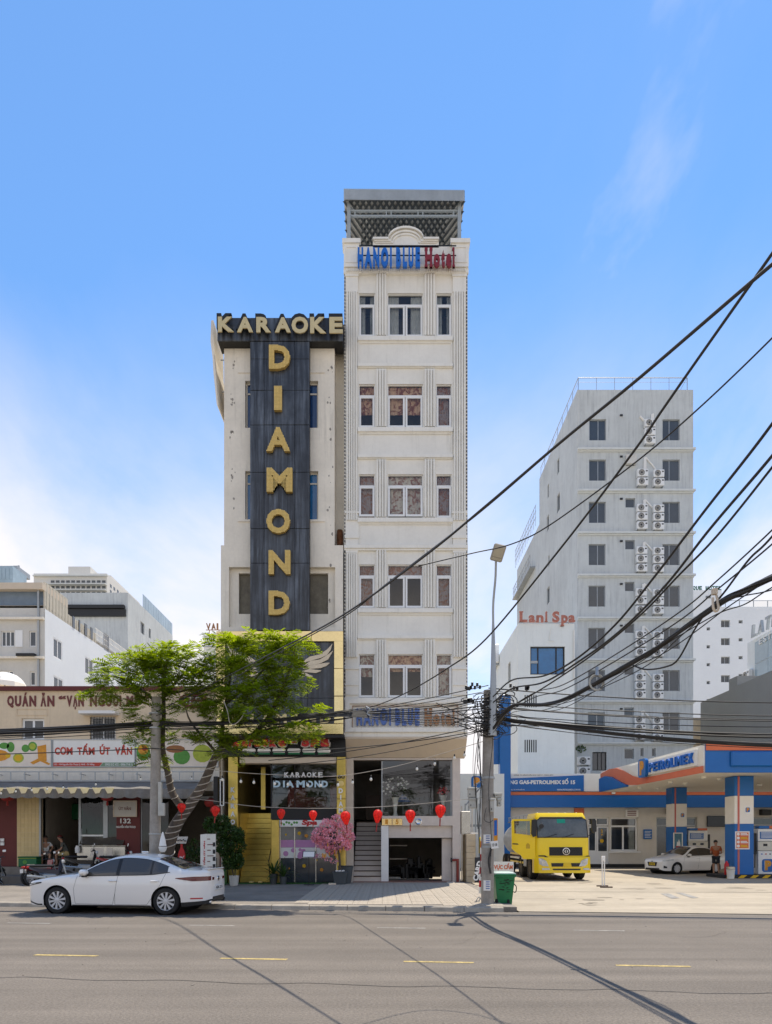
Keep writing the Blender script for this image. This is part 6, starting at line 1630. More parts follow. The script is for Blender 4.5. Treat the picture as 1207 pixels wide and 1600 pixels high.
# meter boxes on the central pole
def mbox(label,a,b,c,d,Y,dp=.2):
 q=MB();q.cbox((a-CX)*Y/F,(b-CX)*Y/F,Y-dp/2,Y+dp/2,H-(c-HY)*Y/F,H-(d-HY)*Y/F,.015)
 o=q.build('meter_box',m_box);tag(o,label,'meter box','meter boxes on the utility pole');
 q=MB();X0,X1,Z1=(a-CX)*Y/F,(b-CX)*Y/F,H-(d-HY)*Y/F;q.cbox(X0-.012,X1+.012,Y-dp/2-.02,Y+dp/2,Z1-.05,Z1+.012,.01);q.build('lid',m_box,o)
 q=MB();q.box(X0+.03,X0+.05,Y-dp/2-.012,Y-dp/2,H-(c-HY)*Y/F+.06,H-(c-HY)*Y/F+.1);q.build('latch',m_plastic,o)
mbox('upper grey meter box hung on the street side arm of the utility pole',731.5,744.5,1246,1231,18.3)
mbox('lower grey meter box under the other one on the pole arm',733,746,1263,1247.5,18.3)
mbox('narrow cream meter box strapped to the pole beside the blue pillar',765.5,772,1269,1248,18.2,.15)
mbox('white lidded meter box sticking out before the blue pillar',773,783.5,1247,1240,18.3)
mbox('stepped white meter box just below the lidded one',777,783,1260,1248,18.3)
q=MB();Y=18.3;
for (p0,p1) in (((728,1258),(758,1222)),((740,1228),(757,1218))): q.tube([at(*p0,Y),at(*p1,Y)],.02)
q.build('box_arm',m_galv,pole)
wires_on=MB()
for i in range(5):
 x0=742+i*2.6 if i < 4 else 751+(i-4)*9;pts=[]
 for j in range(9): pts.append(at(x0+ru(-1.5,1.5)+(3*sin(j) if i < 4 else 0),1095+j*(19+(i % 3)*6),18.2-.02*i))
 wires_on.tube(crv(pts,4),.006+.004*(i % 2),5)
for (pts,r) in (([(749,1088),(743,1098),(741,1120),(747,1150),(752,1230),(749,1300),(752,1370)],.012),([(757,1100),(770,1150),(764,1230),(768,1310),(766,1360)],.009),([(760,1262),(757,1280),(765,1285),(771,1281)],.008)):
 wires_on.tube(crv([at(a,b,18.1) for a,b in pts],6),r,6)
wires_on.build('down_cables',m_cable,pole,kind='stuff')
q=MB();q.tube(crv([at(768,1325,18.15),at(764,1345,18.1),at(767,1365,18.1)],5),.03,6);q.build('cable_sleeve',m_cable,pole)
def cable(label,pts,r,nm='overhead_cable',grp='overhead cables',mat=None,n=10,raw=False):
 q=MB();P=pts if raw else crv(pts,n)
 q.tube(P,r,6);o=q.build(nm,mat or m_cable,None,smooth=True);return tag(o,label,'cable',grp)
def depth_line(a,b):     # plan line X = a - b*Y: depth of the point seen at column px
 return lambda px: a/((px-CX)/F+b)
dA,dB,dG=depth_line(4.457,.495),depth_line(3.716,.2128),depth_line(4.64,.108)
EA,EB,EG=Vector((6.3,-4.2,6.2)),Vector((4.9,-4.2,6.7)),Vector((5.1,-4.2,6.4))      # heads of the pole across the street
def pxc(d,pts):
 P=[at(x,y,d(x)) for x,y in pts];e=EA if d is dA else EB if d is dB else EG
 if pts[0][0] > 1250: P=[P[0].lerp(e,f) for f in (1,.5,.22,.07)]+P
 if pts[-1][0] > 1250: P=P+[P[-1].lerp(e,f) for f in (.07,.22,.5,1)]
 return P
cable('thick cable crossing high over the hotel front to the street tree',pxc(dA,[(1330,318),(1207,413),(1000,590),(880,688),(760,790),(660,872),(538,960),(440,1013),(345,1062)])+[LP+Vector((.05,-.1,5.2))],.0125)
cable('second thinner cable lashed along the thick high cable',[p+Vector((.02,0,.035)) for p in pxc(dA,[(1330,322),(1207,418),(1000,594),(880,692),(760,795),(700,842),(600,918),(538,966),(440,1020),(345,1072)])]+[LP+Vector((.05,-.1,5.1))],.008)
cable('steep cable crossing the grey tower down to the hotel sign',pxc(dB,[(1300,262),(1207,396),(1090,562),(1035,641),(990,706),(880,852),(760,998),(700,1044),(640,1080),(600,1098)])+[Vector((-.6,18.5,5.4)),Vector((-2.2,18.55,5.2))],.0125)
cable('fine cable from the high crossing cable over the street lamp',[at(655,884,8.2),at(740,864,9.0),at(800,850,9.0),at(860,820,8.6),at(990,725,7.6),at(1090,640,6.9),at(1207,528,6.2),at(1300,430,5.8)]+[at(1300,430,5.8).lerp(EG,f) for f in (.07,.22,.5,1)],.0085)
dG1=depth_line(4.75,.112)
def toP(z,dx=0): return PB+Vector((dx,-.16,z))
cable('upper of two heavy cables sweeping up from the pole across the tower',[toP(5.6,.1)]+pxc(dG,[(800,1063),(850,1056),(900,1030),(960,978),(1020,905),(1100,800),(1207,662),(1330,480)]),.017)
cable('lower of two heavy cables sweeping up from the pole across the tower',[toP(5.45,.1)]+pxc(dG,[(800,1076),(850,1066),(910,1030),(970,985),(1040,915),(1110,826),(1207,712),(1330,560)]),.017)
cable('heavy cable below the sweeping pair, crossing the spa wall',[toP(5.1,.1)]+pxc(dG1,[(810,1098),(860,1068),(930,1020),(1000,962),(1060,900),(1120,838),(1207,730),(1330,570)]),.014)
cable('upper thin cable running to the cable ring across the tower',[toP(5.0,.1)]+pxc(dG,[(830,1085),(880,1070),(960,1024),(1060,958),(1120,908),(1207,828),(1320,715)]),.009)
cable('lower thin cable running to the cable ring across the tower',[toP(4.95,.1)]+pxc(dG,[(830,1092),(880,1078),(960,1034),(1060,971),(1120,922),(1207,850),(1320,745)]),.009)
cable('sagging loop of cable hanging below the fat bundle',pxc(dG,[(990,1040),(1010,1046),(1040,1042),(1060,1030),(1085,985),(1105,955),(1130,928),(1170,875),(1207,838),(1320,700)]),.012)
# the fat twisted bundle: many strands
bu_=MB();base=crv([toP(4.75,.1)]+pxc(dG,[(800,1104),(850,1101),(890,1090),(960,1052),(1020,1018),(1060,988),(1125,941),(1165,922),(1207,902),(1330,852)]),10)
for s in range(10):
 ph=s*.63;rr=.036 if s else 0
 bu_.tube([p+Vector((cos(ph+i*.12),.3*sin(ph+i*.12),sin(ph+i*.12)))*rr*(.6+.3*sin(s+i*.05)) for i,p in enumerate(base)],.009+.004*(s % 3),5)
for s in range(3):
 bu_.tube([p+Vector((0,0,-.03-.12*sin(i*.06+s) ** 2)) for i,p in enumerate(base)],.007,5)
o=bu_.build('cable_bundle',m_cable,None,smooth=True);tag(o,'fat twisted bundle of black cables rising from the pole across the tower','cable bundle')
ring=thing('cable_coil','small coil of spare cable tied to the fat bundle before the tower','coil',at(933,1066,dG(933)-.15))
q=MB();c0=ring.location
for s in range(3): q.tube([(c0.x+(.12-.01*s)*cos(t*.35),c0.y+.01*s,c0.z+(.13-.01*s)*sin(t*.35)) for t in range(19)],.009,5,False)
q.build('coil_loop',m_box,ring);q=MB();q.tube([(c0.x,c0.y,c0.z+.1),(c0.x+.02,c0.y+.05,c0.z+.25)],.03);q.build('coil_tie',m_galv,ring)
clampb=thing('cable_clamp','pale looped clamp joining fat bundle and thin cables beside the tower corner','clamp',at(1118,928,dG(1118)-.12))
q=MB();q.tube(crv([at(1114,934,dG(1118)-.1),at(1115,950,dG(1118)-.12),at(1119,955,dG(1118)-.12),at(1123,950,dG(1118)-.12),at(1120,930,dG(1118)-.08)],6),.014,6);q.cbox(*[v for pr in zip(at(1114.5,928,dG(1118)-.1),at(1119,921,dG(1118)-.05)) for v in sorted(pr)],.004);q.build('clamp_loop',m_tan,clampb)
# bundle along the kerb: pole to pole, and off both sides
kb=MB()
ends_l=LP+Vector((.1,-.13,0))
def strands(mb,a,b,za,zb,sag,n,sz=.18,r=(.008,.016),spread=.05):
 for i in range(n):
  da,db=ru(-sz,sz),ru(-sz,sz)
  mb.tube(cat((a.x,a.y+ru(-.12,.05),za+da),(b.x,b.y+ru(-.12,.05),zb+db),sag*ru(.7,1.25),18),ru(*r),5)
LL=Vector((-19.5,20.0,0))
MP=Vector((-.9,18.5,0));strands(kb,LP,MP,5.02,5.3,.12,7,.05,(.014,.022));strands(kb,LP,MP,5.0,5.25,.14,9,.12,(.006,.012))
for i,(z,r) in enumerate(((5.95,.013),(5.8,.011),(5.62,.016),(5.55,.012),(5.42,.018),(5.34,.014),(5.22,.012),(5.1,.014),(5.0,.010),(4.92,.009))):
 kb.tube(crv([(-2.4,18.5,5.24-.015*i),(-.9,18.5-.02*i,5.32-.02*i),(.9,18.42,.5*(5.34-.03*i+z)-.04),(PB.x,PB.y-.17,z)],8),r,5)
strands(kb,LL,LP,5.05,5.02,.18,10,.06,(.016,.026));strands(kb,LL,LP,4.95,4.95,.22,8,.16,(.006,.014))
o=kb.build('cable_bundle',m_cable,None,smooth=True);tag(o,'dense sagging run of black cables along the kerb through the tree','cable bundle')
RR=Vector((22.5,15.1,0))
kb=MB()
strands(kb,PB,RR,5.15,5.0,.85,7,.06,(.016,.026));strands(kb,PB,RR,5.2,5.1,.8,7,.2,(.007,.013));strands(kb,PB,RR,5.45,5.35,.62,3,.1,(.012,.018))
o=kb.build('cable_bundle',m_cable,None,smooth=True);tag(o,'sagging run of black cables from the pole across the canopy','cable bundle')
cable('single sagging cable high across the white spa wall towards the shed',cat(toP(5.85),RR+Vector((0,0,5.75)),.62),.016,raw=True)
cable('lower single cable crossing the banners of the restaurant',cat(LL+Vector((0,0,4.35)),LP+Vector((0,-.15,4.22)),.12),.014,raw=True)
cable('lower single cable between tree and karaoke fascia',cat(LP+Vector((0,-.15,4.22)),toP(4.75),.3),.013,raw=True)
cable('pair of low cables dipping across the tan soffit',cat(Vector((-3.2,18.6,4.0)),toP(4.9),.12),.013,raw=True)
cable('lowest cable dipping across the tan soffit',cat(Vector((-3.2,18.65,3.85)),toP(4.75),.16),.011,raw=True)
# curls and ties around the pole head
tg=MB()
for i in range(46):
 c0=PB+Vector((rnd.gauss(.1,.28),ru(-.3,-.12),ru(4.6,5.75)));rr=ru(.08,.38);a0=ru(0,6.3);sp_=ru(1.5,5.5);tl=ru(.4,1.4)
 tg.tube([c0+Vector((rr*cos(a0+sp_*t/12),ru(-.01,.01),rr*tl*sin(a0+sp_*t/12)*.7)) for t in range(13)],ru(.006,.015),5)
for i in range(16):
 tg.tube(crv([PB+Vector((ru(-.15,.15),-.19,ru(4.7,5.6))),PB+Vector((ru(-.5,.5),-.3,ru(4.6,5.5))),PB+Vector((rnd.choice((-1,1))*ru(.6,1.4),-.2,ru(4.75,5.45)))],6),ru(.008,.016),5)
for i in range(12):
 z=4.7+i*.09;tg.tube([(PB.x+.17*cos(t*.55),PB.y+.17*sin(t*.55),z+.02*sin(t)) for t in range(13)],.014,5)
o=tg.build('cable_tangle',m_cable,None,smooth=True);tag(o,'tangle of looped black cables around the pole head','cable tangle');o['kind']='stuff'
for j,(px,py,lab) in enumerate(((740,1072,'cluster of cable clamps on the hotel side of the pole head'),(812,1074,'cluster of cable clamps on the spa side of the pole head'),(732,1095,'lower cluster of cable clamps on the hotel side of the pole'))):
 cc=thing('cable_clamp',lab,'clamp',at(px,py,18.15));q=MB()
 for i in range(9): p=at(px+ru(-14,14),py+ru(-3,4),18.15);q.cbox(p.x-.03,p.x+.03,p.y-.03,p.y+.03,p.z-.05,p.z+.05,.01)
 q.build('clamp_blocks',m_plastic,cc)
wc=thing('cable_clamp','pale wire tie on the cable run over the hotel letters','clamp',at(576,1107,18.3));q=MB()
q.tube(crv([at(572,1104,18.3),at(578,1108,18.28),at(574,1115,18.3),at(579,1118,18.3)],5),.02,5);q.build('tie_wire',m_galv,wc)
# loose pale cord looping in the tree
cable('thin pale cord loop hanging from the tree crown',[at(350,1095,18.2),at(356,1112,18.2),at(359,1128,18.2),at(366,1132,18.2),at(376,1124,18.2),at(384,1110,18.2)],.012,'hanging_cable','loose cords',m_cablep)
# lantern and bulb strings between the tree and the pole
YS1=18.4
str2=crv([at(298,1248,19.0),at(330,1251,18.7),at(400,1260,YS1),at(480,1263,YS1),at(560,1262,YS1),at(640,1257.5,YS1),at(757,1246,18.3)],8)
cable('pale cord carrying the row of red lanterns',str2,.008,'lantern_cord','light cords',m_cablep,raw=True)
str1=crv([at(323,1201,19.0),at(360,1206,18.8),at(440,1211,YS1),at(520,1213,YS1),at(580,1205,YS1),at(640,1192,YS1),at(757,1158,18.3)],8)
cable('pale cord of white bulbs rising to the pole',str1,.009,'bulb_cord','light cords',m_cablep,raw=True)
def near(strp,px):
 return min(strp,key=lambda p: abs(CX+p.x*F/p.y-px))
lan0=None
def lantern(px,py,w_,h_,lab,rt):
 global lan0
 Y=YS1 if px > 300 else 18.95
 loc=at(px,py,Y)
 if lan0 is None:
  t=thing('red_lantern',lab,'lantern',(0,0,0),group='red silk lanterns on the cord')
  q=MB();q.lathe([(.03,-.17),(.05,-.15),(.088,-.08),(.122,.0),(.128,.05),(.112,.105),(.06,.145),(.035,.15)],(0,0,0),16);q.build('silk_body',m_lantern,t,smooth=50)
  q=MB()
  for k in range(8):
   a=2*PI*k/8;q.tube([(r*1.02*cos(a),r*1.02*sin(a),z) for r,z in ((.03,-.17),(.09,-.08),(.124,.0),(.13,.05),(.114,.105),(.06,.147))],.0035,4)
  q.build('rib',m_lanternd,t)
  q=MB();q.lathe([(.035,.15),(.035,.165),(.01,.17)],(0,0,0),8);q.tube([(0,0,.165),(0,0,.2)],.004,4);q.build('cap',m_wood,t)
  q=MB();q.lathe([(.008,-.17),(.018,-.2),(.014,-.34),(.02,-.37)],(0,0,0),7);q.build('tassel',m_lanternd,t)
  lan0=t
  t.location=loc;t.scale=(w_*.92,w_*.92,h_*.92);t.rotation_euler=(0,rt,0)
 else:
  t=dup(lan0,loc,label=lab,scale=(w_*.92,w_*.92,h_*.92));t.rotation_euler=(0,rt,ru(0,1))
for a in ((284,1262,.98,.9,'red lantern hanging before the wrapped tree trunk',0),(337,1267,.95,.95,'red lantern hanging above the menu board',.08),(439.5,1271.5,.9,.95,'red lantern hanging before the gold post by the stairs',0),(489.5,1274,.95,.95,'red lantern hanging before the white spa sign',0),(540.5,1277.5,1.15,1.25,'large red lantern hanging over the pink blossom tree',-.1),(590.5,1275,1.05,1.25,'large red lantern hanging before the hotel entrance steps',.1),(641.5,1275,1.18,1.2,'large red lantern hanging before the chrome emblem disc',0),(688.5,1267,1.18,1.2,'large red lantern hanging before the hotel pier by the pole',.05)): lantern(*a)
bul0=None
def bulb(loc,lab,grp):
 global bul0
 if bul0 is None:
  t=thing('light_bulb',lab,'bulb',(0,0,0),group=grp)
  q=MB();q.lathe([(.008,-.125),(.03,-.11),(.038,-.085),(.03,-.055),(.017,-.035)],(0,0,0),10);q.build('glass_bulb',m_bulb,t,smooth=50)
  q=MB();q.lathe([(.018,-.036),(.02,.02),(.008,.03)],(0,0,0),8);q.build('socket',m_plastic,t);bul0=t;t.location=loc
 else: t=dup(bul0,loc,label=lab);t['group']=grp
ORDN='first second third fourth fifth sixth seventh eighth ninth tenth eleventh twelfth thirteenth fourteenth'.split();bi_=-1
for px in (348,377,402,428,454,479,503,530,554,579,653,677,703,727):
 p=near(str1,px);bi_ += 1;bulb((p.x,p.y,p.z-.14 if px > 540 else p.z-.16),f'{ORDN[bi_]} white pear bulb along the pale cord counted from the tree','white bulbs on the pale cord')
for i,(px,py) in enumerate(((2,1239),(25,1236),(50,1234),(74,1232.5),(99,1230),(150,1225),(220,1217),(268,1214),(300,1216))):
 p=at(px,py,YL-1.95);bulb((p.x,p.y,p.z+.06),f'{ORDN[i]} white pear bulb under the awning edge counted from the maroon pier','white bulbs along the awning')
# ------------------------------------------------------------------ bin, marker, signs near the pole
KB=F/18.6
bn=thing('wheelie_bin','scuffed green wheeled rubbish bin with pale lid beside the pole','bin',((788-CX)/KB,18.75,.03))
a=bn.location
def bx_at(mb,w0,d0,w1,d1,z0,z1):
 return mb.add([(a.x-w0,a.y-d0,z0),(a.x+w0,a.y-d0,z0),(a.x+w0,a.y+d0,z0),(a.x-w0,a.y+d0,z0),(a.x-w1,a.y-d1,z1),(a.x+w1,a.y-d1,z1),(a.x+w1,a.y+d1,z1),(a.x-w1,a.y+d1,z1)],[(0,1,5,4),(1,2,6,5),(2,3,7,6),(3,0,4,7),(4,5,6,7),(3,2,1,0)])
q=MB();bx_at(q,.195,.22,.27,.31,.06,.86);q.build('bin_body',m_bin,bn)
q=MB();bx_at(q,.295,.335,.295,.335,.83,.90);q.build('rim',m_bin,bn)
q=MB();bx_at(q,.295,.34,.29,.33,.905,.935);bx_at(q,.28,.32,.2,.25,.935,.965);q.build('lid',M('faded_green_lid',(.38,.47,.42),.5,var=.2,scale=4),bn)
q=MB()
for i in range(4): x=a.x-.2+i*.12;q.cbox(x,x+.05,a.y-.34,a.y-.3,.8,.84,.01)
q.tube([(a.x-.25,a.y-.36,.9),(a.x+.25,a.y-.36,.9)],.018);q.build('handle',m_bin,bn)
for s in (-1,1): q=MB();q.lathe([(.09,-.03),(.1,-.02),(.1,.02),(.09,.03),(.03,.035)],(a.x-.21 if s < 0 else a.x+.1,a.y-.2,.13),16,'x');q.build('wheel',m_tyre,bn)
q=MB()
def scuff(x,z,w_,h_,n=14):
 yy=a.y-(.22+.09*(z-.06)/.8)-.006;
 q.add([(a.x+x+w_*ru(.6,1)*cos(2*PI*i/n),yy-.01*0+.112*0-(h_*sin(2*PI*i/n))*.1125,z+h_*ru(.6,1)*sin(2*PI*i/n)) for i in range(n)],[tuple(range(n))])
for i in range(34): t_=rnd.random();scuff(rnd.gauss(.02,.085),.42+.34*t_,ru(.02,.075),ru(.006,.022),8)
q.build('black_scuffs',m_binscuff,bn,kind='stuff')
q=MB();q.tube(crv([(a.x+.27,a.y-.1,.65),(a.x+.34,a.y-.12,.55),(a.x+.33,a.y-.1,.42),(a.x+.28,a.y-.1,.4)],4),.014);q.build('strap',m_plastic,bn)
mk=thing('marker_pole','slim red and white striped marker pole leaning by the utility pole','pole',((750.5-CX)*19.2/F,19.2,.115))
b0_,b1_=at(750.2,1396,19.2),at(753.5,1304,19.2)
for i in range(9):
 p,r_=b0_.lerp(b1_,i/9),b0_.lerp(b1_,(i+1)/9);q=MB();q.tube([p,r_],.036,10);q.build('band',m_white if i % 2 == 0 else m_red,mk)
ns=thing('number_sign','small white number plate sign fixed beside the pole','sign',at(773,1320,18.1))
q=MB();c0=ns.location;q.cbox(c0.x-.095,c0.x+.095,c0.y-.01,c0.y+.01,c0.z-.1,c0.z+.1,.004);oo=q.build('plate',m_white,ns);oo.rotation_euler=(0,R(-6),0)
q=MB();put_text(q,'15·18',(c0.x-.065,c0.y-.012,c0.z-.04),.13,.08,.003,.02);oo=q.build('lettering',m_ink,ns);oo.rotation_euler=(0,R(-6),0)
q=MB();q.tube([(c0.x-.14,c0.y+.03,c0.z+.0),(c0.x-.05,c0.y+.01,c0.z)],.01);q.build('bracket',m_galv,ns)
bnr=thing('banner_flag','narrow blue and orange upright banner between pole and blue pillar','banner',at(775,1300,19.3))
q=MB();c0=bnr.location;Y=19.3;q.prism([at(x,y,Y) for x,y in ((771,1278),(778,1279),(778,1316),(771,1316))],(0,.02,0));q.build('cloth',m_orange,bnr);q=MB();q.prism([at(x,y,Y-.005) for x,y in ((772.5,1282),(777,1281),(777,1305),(772.5,1306))],(0,-.004,0));q.build('print',m_bluelet,bnr)
q=MB();q.tube([at(769.5,1400,Y),at(770.5,1268,Y)],.025);q.build('staff',m_white,bnr)
fs=thing('warning_sign','white warning board with red capitals standing behind the green bin','sign',at(786,1355,19.6))
Y=19.6;A,B,Cc,D=at(762,1363,Y),at(803,1363,Y),at(803,1346.5,Y),at(762,1346.5,Y)
q=MB();q.prism([A,B,Cc,D],(0,.03,0));q.build('board',m_banner,fs)
q=MB();put_text(q,'KHU VỰC CẤM',at(757.5,1360,Y)+Vector((0,-.001,0)),at(801.5,1360,Y).x-at(757.5,1360,Y).x,.22,.004,.045);q.build('lettering',m_porange,fs)
q=MB();q.prism([at(764,1378,Y),at(788,1378,Y),at(788,1363.5,Y),at(764,1363.5,Y)],(0,.03,0));q.build('lower_board',m_banner,fs);q=MB();put_text(q,'CẤM LỬA',at(766,1375,Y)+Vector((0,-.001,0)),.36,.17,.004,.045);q.build('lettering',m_porange,fs)
q=MB()
for px in (768,800): p=at(px,1370,Y);q.box(p.x-.02,p.x+.02,Y+.031,Y+.06,.03,p.z+.2)
q.build('leg',m_galv,fs)
# metal grating piece by the pole (lies on the pavement)
q=MB();p=at(742,1400,19.0);q.v=[];
gl_=thing('pavement_rebar','short bent steel hoops sticking out of the pavement beside the pole','hoop',(p.x,18.9,.115))
for i in range(3): q.tube(crv([(p.x+.02+.05*i,18.95-.25*i,.115),(p.x+.12,18.95-.25*i,.25),(p.x+.2,18.9-.25*i,.115)],5),.012)
q.build('hoop_bar',m_galv,gl_)
# ================================================================== VEHICLES
def pch(xs,ys):
 """monotone cubic through the points"""
 xs=np.array(xs,float);ys=np.array(ys,float);h=np.diff(xs);d=np.diff(ys)/h;m=np.zeros(len(xs))
 m[0],m[-1]=d[0],d[-1]
 for i in range(1,len(xs)-1):
  if d[i-1]*d[i] > 0: w1_,w2_=2*h[i]+h[i-1],h[i]+2*h[i-1];m[i]=(w1_+w2_)/(w1_/d[i-1]+w2_/d[i])
 def f(x):
  x=min(max(x,xs[0]),xs[-1]);i=min(int(np.searchsorted(xs,x,'right'))-1,len(xs)-2);t=(x-xs[i])/h[i]
  return float((2*t**3-3*t**2+1)*ys[i]+(t**3-2*t**2+t)*h[i]*m[i]+(-2*t**3+3*t**2)*ys[i+1]+(t**3-t**2)*h[i]*m[i+1])
 return f
def saloon(name,label,group,P):
 """lofted saloon car, nose at x=0, tail at x=L, near side at -y"""
 t=thing(name,label,'car',group=group)
 L,W=P['L'],P['W']
 edge,plan,crown,sill=pch(*P['edge']),pch(*P['plan']),pch(*P['crown']),pch(*P['sill'])
 wheels,RA,RW=P['wheels'],P['arch'],P['rw']
 sec=pch([.15,.3,.5,.72,.9,1.0,1.2,1.36,1.5],P['sec'])
 def hw(x,z): return plan(x)*W/2*sec(z)
 def zlow(x):
  z=sill(x)
  for wx_ in wheels:
   if abs(x-wx_) < RA: z=max(z,RW+math.sqrt(RA ** 2-(x-wx_) ** 2))
  return z
 st=sorted(set([round(i*L/110,4) for i in range(111)]+[wx_+s*RA*cos(a*PI/18) for wx_ in wheels for s in (1,-1) for a in range(0,10)]+[.02,.05,.09,L-.02,L-.05,L-.09]))
 nS,nT=12,8
 V=[];ring=None;rings=[]
 for x in st:
  z0_,z1_=zlow(x),edge(x);z1_=max(z1_,z0_+.02);pts=[]
  for j in range(nS+1):
   s=j/nS;z=z0_+(z1_-z0_)*s;y=hw(x,z)
   r_=min(.05,(z1_-z0_)*.4)
   if z > z1_-r_: y -= (1-math.sqrt(max(0,1-((z-z1_+r_)/r_) ** 2)))*r_*.8
   pts.append((y,z))
  ye=pts[-1][0];c=crown(x)
  for j in range(1,nT+1):
   s=j/nT;pts.append((ye*(1-s),z1_+c*(1-(1-s) ** 2.2)))
  full=[(-y,z) for y,z in pts]+[(y,z) for y,z in pts[:-1][::-1]]
  rings.append([(x,y,z) for y,z in full])
 n=len(rings[0]);mb=MB()
 for r_ in rings: mb.v += r_
 for i in range(len(rings)-1):
  for k in range(n):
   k2=(k+1) % n;under=k == n-1
   mb.f.append((i*n+k,(i+1)*n+k,(i+1)*n+k2,i*n+k2));mb.mi.append(1 if under else 0)
 mb.f.append(tuple(range(n)));mb.mi.append(0);mb.f.append(tuple(range((len(rings)-1)*n,len(rings)*n))[::-1]);mb.mi.append(0)
 body=mb.build('body',[m_carw,m_plastic],t,smooth=38)
 def side(nm,xs_,lo,up,mat,off=.006,par=t,both=True,nz_=6,nx_=26):
  """patch lying on the flank between two height curves"""
  out=[]
  for sgn in ((-1,1) if both else (-1,)):
   q=MB();x0,x1=xs_;g_=[]
   for i in range(nx_+1):
    x=x0+(x1-x0)*i/nx_
    a,b=(lo(x) if callable(lo) else lo),(up(x) if callable(up) else up);b=max(b,a+.001)
    g_.append([(x,sgn*(hw(x,a+(b-a)*j/nz_)+off),a+(b-a)*j/nz_) for j in range(nz_+1)])
   for i in range(nx_):
    for j in range(nz_): q.add([g_[i][j],g_[i+1][j],g_[i+1][j+1],g_[i][j+1]],[(0,1,2,3)])
   out.append(q.build(nm,mat,par,smooth=True))
  return out
 def topx(nm,x0,x1,f0,f1,mat,off=.01,par=t,nx_=14,ny_=10):
  """patch on the upper surface: x0(y) .. x1(y), half-width fraction f0 at x0, f1 at x1"""
  q=MB();g_=[]
  for i in range(nx_+1):
   s=i/nx_;row=[]
   for j in range(ny_+1):
    yy=-1+2*j/ny_
    bow=(1-yy*yy)
    x=x0+(x1-x0)*s
    fr=f0+(f1-f0)*s
    z1_=edge(x);ye=hw(x,z1_)-.04;u=abs(yy)*fr
    row.append((x,yy*fr*ye,z1_+crown(x)*(1-u ** 2.2)+off))
   g_.append(row)
  for i in range(nx_):
   for j in range(ny_): q.add([g_[i][j],g_[i+1][j],g_[i+1][j+1],g_[i][j+1]],[(0,1,2,3)])
  return q.build(nm,mat,par,smooth=True)
 def seam(pts,wd=.006):
  for sgn in (-1,1):
   q=MB()
   for (xa,za),(xb,zb) in zip(pts,pts[1:]):
    m_=6
    for i in range(m_):
     u0,u1=i/m_,(i+1)/m_;a=(xa+(xb-xa)*u0,za+(zb-za)*u0);b=(xa+(xb-xa)*u1,za+(zb-za)*u1)
     d=Vector((b[0]-a[0],b[1]-a[1]));nn=Vector((-d.y,d.x)).normalized()*wd/2
     q.add([(p[0]+s_*nn.x,sgn*(hw(p[0]+s_*nn.x,p[1]+s_*nn.y)+.0022),p[1]+s_*nn.y) for p,s_ in ((a,1),(b,1),(b,-1),(a,-1))],[(0,1,2,3)])
   q.build('door_seam',m_plastic,t)
 # arches, wheels
 for wx_ in wheels:
  q=MB()
  q.lathe([(RA-.005,-W/2+.06),(RA-.005,W/2-.06)],(wx_,0,RW),28,'y',cap=False);q.build('wheel_well',m_blackm,t)
  for sgn in (-1,1):
   c=(wx_,sgn*(W/2-.12),RW)
   q=MB();q.lathe([(.2,-.06),(.2,.04),(.05,.045)],c,20,'y');wo=q.build('wheel',m_blackm,t)
   q=MB();r=RW;pr=[(r*.67,.10),(r*.80,.112),(r*.93,.10),(r*.99,.07),(r,.03),(r,-.03),(r*.99,-.07),(r*.93,-.10),(r*.67,-.10)]
   q.lathe([(a,b) for a,b in pr],c,32,'y',cap=False);q.build('tyre',m_tyre,wo,smooth=50)
   q=MB();ri=r*.69
   q.lathe([(ri,.098),(ri*.93,.09),(ri*.9,.03),(ri*.9,-.09),(ri,-.098)] if sgn > 0 else [(ri,-.098),(ri*.93,-.09),(ri*.9,-.03),(ri*.9,.09),(ri,.098)],c,32,'y',cap=False)
   ns_=P['spokes']
   for k in range(ns_):
    a=2*PI*k/ns_+.2;ca_,sa=cos(a),sin(a);tw=.045 if ns_ > 8 else .075
    P0=[];
    for (rr,ww,dd) in ((.04,tw*.7,.10),(ri*.96,tw*1.25,.098)):
     for s_ in (-1,1): P0.append((c[0]+ca_*rr-sa*s_*ww/2,c[1]+sgn*dd,c[2]+sa*rr+ca_*s_*ww/2))
    Q0=[(p[0],p[1]-sgn*.03,p[2]) for p in P0]
    q.add(P0+Q0,[(0,1,3,2),(4,6,7,5),(0,2,6,4),(1,5,7,3),(2,3,7,6)])
   q.lathe([(.06,sgn*.05),(.055,sgn*.105),(.03,sgn*.11)],c,14,'y');q.build('rim',m_alloy,wo,smooth=30)
 for sgn in (-1,1):
  q=MB();x,z=P['mirror'];y0=sgn*(hw(x,z)+.02)
  a,b=sorted((y0,y0+sgn*.2));q.cbox(x-.07,x+.11,a,b,z,z+.14,.045);mo_=q.build('mirror',m_carw,t,smooth=50)
  q=MB();a,b=sorted((y0-sgn*.02,y0+sgn*.13));q.cbox(x-.03,x+.05,a,b,z-.045,z+.005,.015);q.build('mirror_foot',m_plastic,mo_)
  for hx0 in P['handles']:
   q=MB();y=sgn*hw(hx0,P['hz']);a,b=sorted((y,y+sgn*.035));q.cbox(hx0-.1,hx0+.1,a,b,P['hz']-.015,P['hz']+.018,.012);q.build('handle',m_carw,t,smooth=50)
 return t,hw,edge,side,topx,seam,crown
